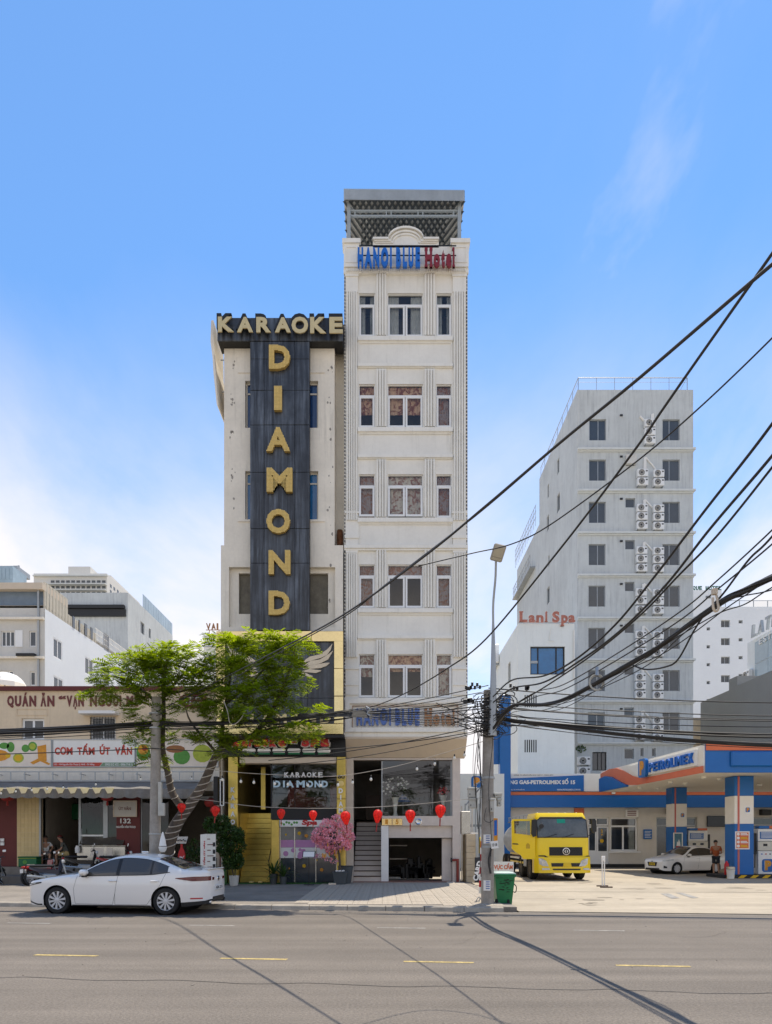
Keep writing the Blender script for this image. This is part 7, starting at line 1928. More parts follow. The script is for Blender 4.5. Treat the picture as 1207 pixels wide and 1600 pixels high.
# --- white saloon by the kerb
PM=dict(L=4.58,W=1.80,
 edge=([0,.04,.15,.5,1.0,1.32,1.55,1.9,2.25,2.6,3.0,3.4,3.78,4.06,4.34,4.48,4.54,4.58],[.66,.71,.76,.83,.90,.94,1.03,1.21,1.335,1.375,1.355,1.27,1.14,1.06,1.045,1.05,1.0,.90]),
 plan=([0,.03,.12,.3,.7,1.3,2.4,3.6,4.05,4.28,4.44,4.54,4.58],[.52,.66,.82,.92,.99,1.0,1.0,1.0,.96,.88,.76,.60,.48]),
 crown=([0,.1,.5,1.3,1.7,2.3,3.2,3.8,4.3,4.66],[.01,.03,.06,.075,.085,.07,.07,.06,.035,.01]),
 sill=([0,.1,.4,1.0,3.6,4.2,4.66],[.30,.22,.19,.20,.20,.26,.38]),
 sec=[.95,.975,.995,1.0,.975,.945,.83,.72,.66],
 wheels=(.90,3.625),arch=.365,rw=.325,spokes=10,mirror=(1.62,.93),handles=(2.32,3.36),hz=.80)
car,hw,edge,side,topx,seam,crown=saloon('white_saloon','glossy white saloon car parked along the kerb under the street tree',None,PM)
belt=pch([1.4,2.4,3.2,3.75],[.915,.935,.955,1.02])
up=lambda x: edge(x)-.045
side('side_window',(1.52,2.40),belt,up,m_carglass);side('side_window',(2.47,3.24),belt,up,m_carglass);side('side_window',(3.27,3.66),belt,lambda x: max(up(x),belt(x)),m_carglass)
side('window_trim',(1.46,3.72),lambda x: belt(x)-.016,belt,m_plastic,.007,nz_=1);side('pillar_trim',(2.39,2.475),belt,up,m_blackm,.0075,nx_=3);side('pillar_trim',(3.23,3.28),belt,up,m_blackm,.0075,nx_=2);side('window_trim',(1.5,3.68),up,lambda x: up(x)+.014,m_plastic,.007,nz_=1)
topx('windscreen',1.34,2.12,.97,.93,m_carglass);topx('rear_window',3.34,4.04,.88,.94,m_carglass)
seam([(1.42,.92),(1.33,.6),(1.36,.25),(2.3,.235),(2.37,.5),(2.44,.93)]);seam([(2.44,.93),(2.37,.5),(2.36,.235),(3.15,.24),(3.32,.45),(3.5,.72),(3.62,.98)])
side('headlamp',(.04,.50),lambda x: .655+.08*(x-.1)/.4,lambda x: .715+.05*(x-.1)/.4,m_plastic,.008,nx_=12,nz_=3);side('headlamp_lens',(.08,.34),lambda x: .672+.08*(x-.14)/.3,lambda x: .70+.06*(x-.14)/.3,m_headlamp,.011,nx_=10,nz_=2)
side('tail_lamp',(3.86,4.575),lambda x: .80+.06*max(0,(4.24-x)/.38),lambda x: .905-.03*max(0,(4.24-x)/.38),m_taillamp,.009,nx_=20,nz_=4)
side('reflector',(4.2,4.45),.375,.405,m_redprint,.006,nx_=5,nz_=1);side('lower_bumper',(3.99,4.57),lambda x: .2+.13*max(0,x-4.1),lambda x: .30+.06*(x-4),m_plastic,.006,nx_=10,nz_=3)
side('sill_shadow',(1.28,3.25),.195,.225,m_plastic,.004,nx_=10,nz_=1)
side('front_lip',(.0,.5),lambda x: .30-.1*min(1,x/.35),lambda x: .335-.1*min(1,x/.35),m_plastic,.006,nx_=8,nz_=1)
# tail: flat on the end panel
q=MB();q.cbox(4.575,4.605,-.25,.25,.56,.68,.006);q.build('number_plate',m_platew,car,label='white rear number plate')
q=MB();put_text(q,'43A 215',(4.607,-.22,.585),.44,.07,.002,.02,ux=(0,1,0));q.build('plate_lettering',m_ink,car)
q=MB();q.lathe([(.065,0),(.06,.02),(.04,.015)],(4.575,0,.83),16,'x');q.build('badge',m_chrome,car)
for s in (-1,1):
 a,b=sorted((s*.27,s*.41));q=MB();q.cbox(4.55,4.588,a,b,.80,.88,.012);q.build('tail_lamp',m_taillamp,car)
 q=MB();q.tube([(4.35,s*.46,.28),(4.59,s*.46,.28)],.045,12);q.build('exhaust',m_chrome,car)
q=MB();q.cbox(4.48,4.588,-.40,.40,.28,.43,.03);q.build('lower_bumper',m_plastic,car)
q=MB();q.cbox(4.36,4.55,-.5,.5,1.06,1.085,.012);q.build('boot_lip',m_carw,car)
q=MB();q.cbox(.005,.1,-.33,.33,.33,.55,.02);q.build('grille',m_plastic,car)
q=MB();q.cbox(2.6,2.78,-.035,.035,1.445,1.49,.02);q.build('roof_fin',m_carw,car)
# shift origin under the car's middle
def recentre(t,dx):
 for c in t.children: c.location=(c.location.x-dx,c.location.y,c.location.z)
recentre(car,2.27)
S_=1.035
rz=-R(6.6);c_=Vector((-6.76,16.76,0));car.scale=(S_,S_,S_)
car.rotation_euler=(0,0,rz);car.location=c_+Matrix.Rotation(rz,3,'Z') @ Vector((0,.9*S_,0));car.location.z=.001
# --- white saloon at the pump
PA=dict(PM);PA.update(L=4.44,W=1.73,wheels=(.86,3.46),arch=.345,rw=.305,spokes=8,mirror=(1.55,.93),handles=(2.25,3.2),hz=.82,
 edge=([0,.04,.15,.5,1.0,1.28,1.5,1.85,2.2,2.5,2.9,3.3,3.7,4.0,4.25,4.36,4.41,4.44],[.62,.70,.76,.83,.92,.97,1.06,1.26,1.385,1.42,1.405,1.315,1.17,1.10,1.09,1.08,1.02,.9]),
 plan=([0,.03,.12,.3,.7,1.3,2.4,3.4,4.0,4.25,4.38,4.44],[.55,.70,.84,.93,.99,1.0,1.0,1.0,.955,.88,.77,.70]),
 sill=([0,.1,.4,1.0,3.4,4.0,4.44],[.26,.2,.18,.19,.19,.25,.36]),crown=([0,.1,.5,1.3,1.7,2.2,3.1,3.6,4.1,4.44],[.01,.03,.06,.075,.085,.07,.07,.06,.035,.01]))
car2,hw,edge,side,topx,seam,crown=saloon('white_saloon','white saloon car with yellow number plate parked at the pumps',None,PA)
belt=pch([1.35,2.3,3.1,3.6],[.945,.965,.985,1.05]);up=lambda x: edge(x)-.045
side('side_window',(1.48,2.32),belt,up,m_carglass);side('side_window',(2.38,3.1),belt,up,m_carglass);side('side_window',(3.13,3.5),belt,lambda x: max(up(x),belt(x)),m_carglass)
side('pillar_trim',(2.31,2.385),belt,up,m_blackm,.0075,nx_=3);side('pillar_trim',(3.09,3.14),belt,up,m_blackm,.0075,nx_=2)
topx('windscreen',1.30,2.08,.97,.93,m_carglass);topx('rear_window',3.24,3.96,.88,.94,m_carglass)
seam([(1.36,.93),(1.28,.6),(1.3,.25),(2.2,.235),(2.28,.5),(2.35,.95)]);seam([(2.35,.95),(2.28,.5),(2.27,.235),(3.0,.24),(3.17,.45),(3.35,.72)])
side('headlamp',(.06,.62),lambda x: .66+.10*x,lambda x: .74+.11*x,m_headlamp,.009,nx_=12,nz_=3);side('fog_recess',(.10,.26),lambda x: .33,lambda x: .46-.4*(x-.1),m_plastic,.007,nx_=5,nz_=2)
q=MB();q.prism([(-.012,y,z) for y,z in ((-.36,.63),(.36,.63),(.28,.42),(-.28,.42))],(.05,0,0));q.build('grille',m_plastic,car2)
q=MB();q.cbox(-.016,.06,-.5,.5,.25,.32,.015);q.build('lower_grille',m_plastic,car2)
q=MB();q.cbox(-.035,-.013,-.2,.2,.46,.60,.005);q.build('number_plate',m_platey,car2,label='yellow front number plate')
q=MB();put_text(q,'43A 067',(-.036,.17,.49),.34,.08,.002,.02,ux=(0,-1,0));q.build('plate_lettering',m_ink,car2)
q=MB();q.lathe([(.05,-.02),(.045,-.03)],(0,0,.665),12,'x');q.build('badge',m_chrome,car2)
recentre(car2,.86)
rz=R(20);car2.rotation_euler=(0,0,rz);cc=Vector(((1057.5-CX)*35.6/F,35.6,FZ));car2.location=cc+Matrix.Rotation(rz,3,'Z') @ Vector((0,.8,0));car2.location.z=FZ
# --- yellow tanker lorry
YQ=30.0;q_x=lambda p,Y=YQ: (p-CX)*Y/F
q_z=lambda p,Y=YQ: H-(p-HY)*Y/F
tr=thing('tanker_lorry','bright yellow tanker lorry with its cab door swung open','lorry',(q_x(880),YQ+2,FZ))
A0,B0=q_x(836.5),q_x(923.5);ZB,ZT_,ZR=q_z(1364),q_z(1308.5),q_z(1270.5)
cab=MB()
# cab shell as rounded rings from bumper up to the roof
def ring(z,inset,yf,yb,rad=.16,n=5):
 x0,x1=A0+inset,B0-inset;P=[]
 for (cx__,cy__,a0) in ((x0+rad,yf+rad,180),(x1-rad,yf+rad,270),(x1-.05,yb-.05,0),(x0+.05,yb-.05,90)):
  r=rad if cy__ < yf+1 else .05
  for k in range(n): a=R(a0+90*k/(n-1));P.append((cx__+r*cos(a),cy__+r*sin(a),z))
 return P
lv=[(ZB+.55,.03,YQ+.06),(q_z(1338),.02,YQ+.04),(q_z(1312),.025,YQ+.10),(ZT_,.03,YQ+.13),(q_z(1282),.08,YQ+.30),(q_z(1276),.10,YQ+.36),(ZR+.03,.16,YQ+.50),(ZR-.0,.26,YQ+.62)]
rg=[ring(z,i,yf,YQ+2.3,.2) for z,i,yf in lv];n=len(rg[0])
for r_ in rg: cab.v += r_
for i in range(len(rg)-1):
 for k in range(n): cab.f.append((i*n+k,i*n+(k+1) % n,(i+1)*n+(k+1) % n,(i+1)*n+k));cab.mi.append(0)
cab.f.append(tuple(range((len(rg)-1)*n,len(rg)*n)));cab.mi.append(0);cab.f.append(tuple(range(n))[::-1]);cab.mi.append(0)
cab.build('cab',m_yellow,tr,smooth=35)
def fq(poly,d,dep,mat,nm,par=tr,lean=0):      # panel on the cab front, polygon in photo px
 q=MB();P=[]
 for x,y in poly:
  z=q_z(y);yy=np.interp(z,[l[0] for l in lv],[l[2] for l in lv]) if z > ZB+.4 else YQ+.05
  P.append((q_x(x),yy-d,z))
 q.prism(P,(0,dep,0));return q.build(nm,mat,par)
ws=fq([(842,1307.5),(919.5,1307.5),(918.5,1282),(914,1278.8),(847,1278.8),(842,1282)],.012,.02,M('lorry_glass',(.10,.11,.105),.05,var=.35,scale=1.2,spec=.8),'windscreen')
fq([(840.5,1309),(921,1309),(920,1281),(915,1277.6),(846,1277.6),(841,1281)],.006,.012,m_blackm,'windscreen_seal')
fq([(873,1286),(886,1286),(886,1279.5),(873,1279.5)],.016,.003,M('teal_sticker',(.01,.30,.20),.4),'screen_sticker',ws)
for (a,b) in ((852,872),(880,898)):
 q=MB();q.tube([(q_x(a),YQ+.08,q_z(1309)),(q_x(b),YQ+.13,q_z(1303))],.013);q.build('wiper',m_blackm,tr)
fq([(859,1337),(911,1337),(911,1323.6),(859,1323.6)],.012,.03,m_plastic,'grille')
q=MB()
for i in range(4): z=q_z(1335.5-i*3.2);q.box(q_x(860),q_x(910),YQ+.005,YQ+.03,z-.012,z+.012)
q.build('grille_bar',m_chrome if False else m_blackm,tr)
em=MB();c0=(q_x(885),YQ+.01,q_z(1330.3));em.lathe([(.15,0),(.16,-.03),(.13,-.035),(.125,-.01)],c0,24,'y',cap=False);
q=MB();q.lathe([(.128,-.004),(.01,-.0045)],c0,24,'y');q.build('emblem_disc',m_blackm,tr)
for s in (1,-1): em.prism([(c0[0]+s*.01,c0[1]-.034,c0[2]+.1),(c0[0]+s*.085,c0[1]-.034,c0[2]),(c0[0]+s*.01,c0[1]-.034,c0[2]-.1),(c0[0]+s*.035,c0[1]-.034,c0[2])],(0,.02,0))
em.build('emblem',m_chrome,tr)
fq([(842,1336.5),(852,1336.5),(860,1341),(910,1341),(918,1337),(922,1337),(922,1338.3),(918,1338.6),(911,1343),(859,1343),(851,1338.3),(842,1338.3)],.02,.05,m_blackm,'front_gap')
# bumper with lamps and intakes
bp=MB();pts=[(q_x(836),YQ+.5),(q_x(836),YQ+.15),(q_x(842),YQ-.02),(q_x(852),YQ-.08),(q_x(912),YQ-.08),(q_x(919),YQ-.02),(q_x(924.5),YQ+.15),(q_x(924.5),YQ+.5)]
bp.add([(x,y,ZB) for x,y in pts]+[(x,y+.02,q_z(1346)) for x,y in pts]+[(x,y+.06,q_z(1339.5 if 2 < i < 5 else 1338)) for i,(x,y) in enumerate(pts)],[(i+o,i+1+o,i+9+o,i+8+o) for o in (0,8) for i in range(7)]+[tuple(range(8))[::-1]]);bp.build('bumper',m_yellow,tr,smooth=30)
for (poly,mt,nm) in (([(862,1354),(879,1354),(880,1348.5),(861,1348.5)],m_plastic,'bumper_intake'),([(893,1354),(908,1354),(909.5,1348.5),(892,1348.5)],m_plastic,'bumper_intake'),([(864,1359.5),(906,1359.5),(907,1357.2),(863,1357.2)],m_plastic,'bumper_slot'),([(880,1354.5),(891.5,1354.5),(891.5,1348.3),(880,1348.3)],m_platey,'number_plate'),([(847,1359.5),(859,1359),(858,1356.3),(847,1356.3)],m_headlamp,'fog_lamp'),([(911,1359),(921,1359.5),(920,1356.3),(911,1356.3)],m_headlamp,'fog_lamp')):
 q=MB();q.prism([(q_x(x),YQ-.098,q_z(y)) for x,y in poly],(0,.06,0));q.build(nm,mt,tr)
for s in (0,1):
 P=[(842,1341),(847,1341.5),(853,1345),(857,1353.5),(848,1353),(843,1350)];P=[(x if not s else 1761-x,y) for x,y in P]
 q=MB();q.prism([(q_x(x),YQ-.10+(.07 if (x < 846 or x > 915) else 0),q_z(y)) for x,y in P],(0,.12,0));ho=q.build('headlamp',m_headlamp,tr)
 q=MB();cxx=848.5 if not s else 912.5;q.lathe([(.07,0),(.05,.02)],(q_x(cxx),YQ-.125,q_z(1347)),12,'y');q.build('reflector',m_chrome,ho)
q=MB();q.cbox(q_x(837.5),q_x(841),YQ+.12,YQ+.2,q_z(1351),q_z(1346),.01);q.build('indicator',m_ambers,tr)
for px in (845,863,876,889,907): q=MB();q.lathe([(.04,0),(.035,.04),(.01,.055)],(q_x(px),YQ+.62,ZR-.005),8);q.build('roof_lamp',m_bulb,tr)
q=MB();q.cbox(q_x(846),q_x(914),YQ+.28,YQ+.42,q_z(1277.2),q_z(1276),.01);q.build('visor_seam',m_blackm,tr)
# cab inside seen through the open door
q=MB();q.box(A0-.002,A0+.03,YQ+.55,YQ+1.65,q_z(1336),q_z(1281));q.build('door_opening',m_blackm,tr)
# open door, hinged on the front pillar
dx0,dx1=q_x(802),q_x(838);yd=YQ+.16
do=MB();P=[(838,1279.5),(804,1279.5),(802,1283),(802.5,1326),(808,1331.5),(816,1336),(820,1342),(838,1342.5)];Wn=[(806,1282.5),(830,1282.5),(831,1305),(806.5,1302)]
out=[(q_x(x),yd+(838-x)*.006,q_z(y)) for x,y in P]
# frame strips round the window, solid lower part
def dp(poly,nm,mat,d0=0,d1=.07,par=tr): q=MB();q.prism([(q_x(x),yd+(838-x)*.006+d0,q_z(y)) for x,y in poly],(0,d1,0));return q.build(nm,mat,par)
door=dp([(838,1306),(831,1305),(806.5,1302),(802.3,1302),(802.5,1326),(808,1331.5),(816,1336),(820,1342.5),(838,1342.5)],'door',m_yellow,label='yellow cab door swung open') if False else None
q=MB()
for poly in ([(838,1306),(831,1305),(806.5,1302),(802.3,1302),(802.5,1326),(808,1331.5),(816,1336),(820,1342.5),(838,1342.5)],[(806.5,1302),(802.3,1302),(802,1283),(804,1279.5),(806,1282.5)],[(804,1279.5),(838,1279.5),(830,1282.5),(806,1282.5)],[(830,1282.5),(838,1279.5),(838,1306),(831,1305)]):
 q.prism([(q_x(x),yd+(838-x)*.006,q_z(y)) for x,y in poly],(0,.07,0))
door=q.build('door',m_yellow,tr,label='yellow cab door swung open')
dp(Wn,'door_window',glass('door_glass',(.55,.45,.3),.08),.03,.008,door);dp([(803.5,1319.5),(813,1319.8),(811,1318),(803.5,1317.8)],'handle',m_plastic,-.02,.03,door)
dp([(824,1326),(830,1326),(830,1320),(827,1317),(824,1320)],'door_emblem',M('faded_gold_print',(.55,.36,.02),.5),-.003,.003,door)
for (pts,lab) in (([(831,1281),(838,1281),(838,1306),(833,1308),(830,1303)],0),([(924,1280),(931,1282),(931,1299),(927,1302),(924,1298)],1)):
 q=MB();q.prism([(q_x(x),YQ-.12,q_z(y)) for x,y in pts],(0,.12,0));mo_=q.build('mirror',m_plastic,tr)
 q=MB();s=-1 if lab == 0 else 1;q.tube([(q_x(838 if s < 0 else 921),YQ+.1,q_z(1280)),(q_x(834 if s < 0 else 926),YQ-.05,q_z(1281))],.02);q.tube([(q_x(839 if s < 0 else 921),YQ+.1,q_z(1306)),(q_x(835 if s < 0 else 926),YQ-.05,q_z(1299))],.015);q.build('mirror_arm',m_plastic,mo_)
q=MB();q.lathe([(.11,0),(.1,-.03)],(q_x(846),YQ-.05,q_z(1291)),14,'y');q.tube([(q_x(846),YQ-.03,q_z(1291)),(q_x(847),YQ+.2,q_z(1279))],.012);q.build('mirror',m_plastic,tr)
# chassis, wheels, tank
q=MB();q.cbox(A0+.6,B0-.6,YQ+.5,YQ+9,.62,.85,.02);q.box(A0+.3,B0-.3,YQ+.9,YQ+1.1,.45,.6);q.build('chassis',m_blackm,tr)
q=MB();q.cbox(A0+.05,B0-.05,YQ+.35,YQ+2.2,.62,ZB+.56,.03);q.build('cab_floor',m_plastic,tr)
def lorry_wheel(x,y,rad=.52,wd=.32,out=-1):
 q=MB();q.lathe([(.2,-wd*.3),(.2,wd*.3)],(x,y,FZ+rad),14,'x');w_=q.build('wheel',m_blackm,tr)
 q=MB();q.lathe([(rad*.58,-wd/2),(rad*.9,-wd/2),(rad,-wd*.35),(rad,wd*.35),(rad*.9,wd/2),(rad*.58,wd/2)],(x,y,FZ+rad),28,'x',cap=False);q.build('tyre',m_tyre,w_,smooth=40)
 q=MB();q.lathe([(rad*.6,out*wd*.45),(rad*.45,out*wd*.2),(rad*.2,out*wd*.3),(.02,out*wd*.45)],(x,y,FZ+rad),20,'x',cap=False);q.build('rim',M('dusty_rim',(.16,.14,.12),.7,var=.2) if 'dusty_rim' not in bpy.data.materials else bpy.data.materials['dusty_rim'],w_,smooth=30)
for yy in (YQ+1.25,YQ+3.3,YQ+6.6,YQ+7.9):
 lorry_wheel(A0+.16,yy);lorry_wheel(B0-.16,yy,out=1)
for (y0,y1) in ((YQ+.72,YQ+1.78),):
 for x0 in (A0,B0-.36):
  q=MB();
  for k in range(10):
   a0,a1=PI*k/10,PI*(k+1)/10;ym=(y0+y1)/2;r=.6
   q.quad((x0,ym+r*cos(a0),FZ+.5+r*sin(a0)*1.05),(x0+.36,ym+r*cos(a0),FZ+.5+r*sin(a0)*1.05),(x0+.36,ym+r*cos(a1),FZ+.5+r*sin(a1)*1.05),(x0,ym+r*cos(a1),FZ+.5+r*sin(a1)*1.05))
  q.build('mudguard',m_plastic,tr)
q=MB();q.cbox(A0+.02,A0+.45,YQ+1.95,YQ+2.7,.55,.95,.05);q.build('fuel_tank',m_stainless,tr)
for z in (.7,.9,1.1): q=MB();q.box(A0+.0,A0+.05,YQ+2.75,YQ+6.0,z,z+.09);q.build('side_guard',m_yellow if z != .9 else m_white,tr)
q=MB();q.cbox(A0+.03,A0+.32,YQ+.3,YQ+.62,.5,.58,.02);q.build('step',m_plastic,tr)
q=MB();q.lathe([(.2,YQ+2.5),(.85,YQ+2.56),(.95,YQ+2.75),(.95,YQ+8.6),(.85,YQ+8.9),(.2,YQ+8.95)],((A0+B0)/2,0,1.85),28,'y');q.v=[(((x-(A0+B0)/2)*1.2+(A0+B0)/2),y,z) for x,y,z in q.v];q.build('tank',m_tank,tr,smooth=40)
q=MB();q.box(A0+.3,B0-.3,YQ+3,YQ+8.4,2.78,2.82);
for i in range(6): q.tube([(A0+.3,YQ+3+i,2.8),(A0+.3,YQ+3+i,3.05)],.02)
q.tube([(A0+.3,YQ+3,3.05),(A0+.3,YQ+8.2,3.05)],.02);q.build('tank_walkway',m_galv,tr)
q=MB();q.box(A0+.1,B0-.1,YQ+2.5,YQ+6,1.0,1.1);q.build('tank_bed',M('brown_bed',(.14,.06,.04),.6),tr)
sg=thing('station_flag','small orange red poster high behind the lorry cab roof','poster',(sx(903),YS-.1,sz(1270)))
q=MB();q.box(sx(897),sx(912),YS-.12,YS-.06,sz(1275),sz(1263));q.build('sheet',m_porange,sg)
# --- motorbikes
def motorbike(label,loc,rz,col,sc=1.0,lean=-.1):
 t=thing('motorbike',label,'motorbike',group='parked motorbikes')
 for x in (-.62,.62):
  q=MB();q.lathe([(.2,-.035),(.25,-.045),(.285,-.02),(.285,.02),(.25,.045),(.2,.035)],(x,0,.285),24,'y',cap=False);w_=q.build('wheel',m_tyre,t,smooth=50)
  q=MB();q.lathe([(.2,-.02),(.2,.02)],(x,0,.285),24,'y',cap=False)
  for k in range(6): a=k*PI/3;q.tube([(x,0,.285),(x+.2*cos(a),0,.285+.2*sin(a))],.012,4)
  q.build('rim',m_alloy,w_)
 q=MB();q.add([(-.35,-.09,.5),(.3,-.1,.42),(.45,-.05,.75),(.36,-.16,.95),(.28,-.12,.6),(-.2,-.12,.62),(-.75,-.08,.72),(-.7,-.08,.62)]+[(-.35,.09,.5),(.3,.1,.42),(.45,.05,.75),(.36,.16,.95),(.28,.12,.6),(-.2,.12,.62),(-.75,.08,.72),(-.7,.08,.62)],
  [(0,1,4,5),(1,2,3,4),(0,5,6,7),(8,13,12,9),(9,12,11,10),(8,15,14,13)]+[(a,b,b+8,a+8) for a,b in ((1,2),(2,3),(3,4),(4,5),(5,6),(6,7),(7,0),(0,1))]);q.build('fairing',col,t)
 q=MB();q.cbox(-.72,.12,-.12,.12,.7,.79,.035);q.build('seat',m_plastic,t)
 q=MB();q.cbox(-.25,.25,-.13,.13,.22,.45,.05);q.tube([(-.1,-.15,.3),(-.75,-.17,.36)],.05,8);q.build('engine',m_galv,t)
 q=MB();q.tube([(.62,-.06,.285),(.42,-.05,.85)],.025);q.tube([(.62,.06,.285),(.42,.05,.85)],.025);q.build('fork',m_galv,t)
 q=MB();q.tube(crv([(.28,-.34,.98),(.36,-.18,1.0),(.4,0,.96),(.36,.18,1.0),(.28,.34,.98)],4),.018);q.build('handlebar',m_plastic,t)
 for s in (-1,1):
  q=MB();q.tube([(.33,s*.22,1.0),(.36,s*.3,1.2)],.008);mo_=q.build('mirror_stem',m_plastic,t)
  q=MB();q.cbox(.33,.36,s*.3-.06,s*.3+.06,1.17,1.25,.02);q.build('mirror',m_white if s < 0 else m_chrome,mo_)
 q=MB();q.cbox(.38,.5,-.1,.1,.84,.97,.03);q.build('headlamp',m_headlamp,t)
 q=MB();q.cbox(-.82,-.72,-.07,.07,.66,.73,.015);q.build('tail_lamp',m_redprint,t)
 q=MB();q.box(-.86,-.85,-.09,.09,.48,.62);q.build('number_plate',m_platew,t)
 q=MB();q.prism([(.4,-.05,.56),(.62,-.05,.62),(.84,-.05,.52),(.84,-.05,.48),(.62,-.05,.58),(.42,-.05,.5)],(0,.1,0));q.build('mudguard',col,t)
 q=MB();q.tube([(-.05,-.1,.25),(.05,-.26,.02)],.012);q.build('stand',m_galv,t)
 t.location=loc;t.rotation_euler=(lean,0,rz);t.scale=(sc,)*3;return t
m_bikeblack=M('bike_black',(.015,.015,.017),.25,var=0,coat=.5);m_bikered=M('bike_red',(.25,.012,.02),.25,var=0,coat=.5);m_bikeblue=M('bike_navy',(.02,.025,.05),.25,var=0,coat=.5)
motorbike('black motorbike with white mirrors parked before the steel food cart',(-11.9,26.95,.42),R(28),m_bikeblack)
motorbike('dark red motorbike parked behind the car roof by the slim pole',(-10.55,26.95,.42),R(22),m_bikered)
motorbike('navy motorbike parked low behind the white car bonnet',(-12.6,25.6,.115),R(12),m_bikeblue)
motorbike('red tailed motorbike seen from behind near the green cooler',(-13.15,26.2,.115),R(62),m_bikered)
motorbike('black and white motorbike standing alone before the maroon pier',(-14.85,25.9,.115),R(95),m_bikeblack,1.05)
# ================================================================== PLANTS
def frond_mesh(mb,p,d,L,n,wl,droop,rg):
 """feathery leaf: rachis with paired leaflets"""
 d=d.normalized();side=d.cross(Vector((0,0,1)));
 if side.length < .05: side=Vector((1,0,0))
 side.normalize();roll=gu(-.5,.5);upv=side.cross(d);side=(side*cos(roll)+upv*sin(roll)).normalized()
 prev=p
 for i in range(n):
  t=(i+1)/n;c=p+d*L*t+Vector((0,0,-droop*t*t*L));ll=wl*(.55+.9*sin(PI*min(1,t*.95+.05)))
  for s in (-1,1):
   tip=c+side*s*ll+d*ll*.45+Vector((0,0,gu(-.25,.12)*ll));w_=d*(L/n*.42)
   m_=c.lerp(tip,.5)
   mb.v += [tuple(c-w_*.3),tuple(m_-w_),tuple(tip),tuple(m_+w_)];k=len(mb.v);mb.f.append((k-4,k-3,k-2,k-1));mb.mi.append(0)
 return
rg=random.Random(11)
gu=rg.uniform
YTREE=19.5
def tp(px,py,Y=YTREE): return at(px,py,Y)
tree=thing('street_tree','leaning street tree with cord wrapped trunk and feathery bright green crown','tree',(-6.35,19.5,.11))
q=MB()
tr1=crv([(-6.42,19.5,.05),tp(262,1330),tp(275,1290),tp(297,1258),tp(318,1225),tp(338,1182),tp(360,1158),tp(395,1150,19.3)],6)
q.tube(tr1,[.21-.145*(i/(len(tr1)-1)) for i in range(len(tr1))],14);q.build('trunk',m_bark,tree,smooth=True)
tr2=crv([tp(290,1268),tp(270,1240,19.45),tp(262,1205,19.4),tp(254,1165,19.4),tp(256,1120,19.3),tp(256,1070,19.2),tp(262,1030,19.1)],6)
q=MB();q.tube(tr2,[.11-.07*(i/(len(tr2)-1)) for i in range(len(tr2))],12);q.build('trunk',m_bark,tree,smooth=True)
lim=MB()
limbs=[]
for (pts,r0) in (([(256,1110,19.3),(225,1080,18.9),(190,1060,18.7),(160,1055,18.6)],.05),([(256,1090,19.2),(285,1055,19.0),(315,1030,18.9)],.05),([(257,1060,19.2),(240,1030,19.4),(215,1022,19.6)],.04),([(395,1150,19.3),(420,1120,19.1),(440,1080,19.0),(455,1040,19.0),(462,1010,19.0)],.07),([(345,1170,19.5),(350,1120,19.6),(360,1060,19.6),(365,1010,19.5)],.07),([(400,1145,19.3),(440,1135,18.8),(480,1130,18.5)],.05),([(352,1100,19.6),(400,1060,19.2),(430,1020,19.0)],.05),([(256,1085,19.2),(300,1075,19.8),(340,1050,20.2)],.05),([(340,1178,19.5),(300,1130,18.9),(290,1105,18.6)],.045),([(362,1158,19.4),(330,1150,18.7),(300,1165,18.5)],.035),([(256,1130,19.3),(235,1145,19.0),(222,1150,18.9)],.03)):
 c=crv([at(*p) for p in pts],6);lim.tube(c,[r0*(1-.75*i/(len(c)-1)) for i in range(len(c))],7);limbs.append(c)
lim.build('limbs',m_bark,tree,smooth=True)
co=MB();
def wrap(path,rad,i0,i1,turns):
 pts=[];N=turns*14
 for k in range(N+1):
  f=i0+(i1-i0)*k/N;i=min(int(f),len(path)-2);p=path[i].lerp(path[i+1],f-i);a=2*PI*turns*k/N;r=rad(i)+.012
  pts.append(p+Vector((r*cos(a),r*sin(a),.25*r*sin(a))))
 return pts
co.tube(wrap(tr1,lambda i: .21-.145*i/(len(tr1)-1),4,33,17),.016,5,False);co.tube(wrap(tr2,lambda i: .11-.07*i/(len(tr2)-1),1,20,9),.011,5,False)
co.build('wrapped_cord',m_cablep,tree)
# crown: fronds in clumps round branch ends
blobs=[(175,1062,18.7,.55,.32),(205,1035,19.2,.6,.35),(235,1030,19.2,.6,.4),(265,1025,19.0,.62,.4),(300,1028,19.0,.6,.4),(195,1085,18.7,.5,.28),(235,1075,18.8,.6,.35),(285,1065,18.9,.7,.4),(320,1060,19.2,.7,.4),(160,1085,18.6,.35,.2),(225,1110,18.7,.45,.25),(300,1100,18.7,.55,.3),
         (345,1000,19.3,.35,.3),(372,1010,19.2,.6,.4),(405,1005,19.0,.6,.38),(440,1002,19.0,.55,.35),(462,1012,19.0,.4,.3),(350,1045,19.2,.65,.45),(395,1045,18.9,.7,.45),(440,1040,18.9,.6,.4),(360,1085,19.0,.7,.4),(410,1085,18.8,.7,.4),(445,1070,18.8,.55,.35),(470,1065,18.8,.32,.15),(345,1115,18.8,.6,.3),(395,1120,18.7,.7,.3),(435,1100,18.8,.5,.3),
         (330,1150,18.8,.55,.3),(290,1150,18.8,.4,.25),(380,1155,19.0,.6,.28),(420,1150,18.8,.5,.25),(470,1140,18.6,.45,.2),(490,1108,18.6,.25,.1),(225,1155,19.0,.4,.25),(245,1130,19.0,.4,.25),(490,1150,18.6,.25,.15),(360,1175,18.9,.4,.15),(250,1050,19.3,.6,.35),(180,1045,19.0,.4,.25),(330,1090,19.3,.6,.4),(240,1185,19.0,.25,.18)]
lf=MB();cnt=0
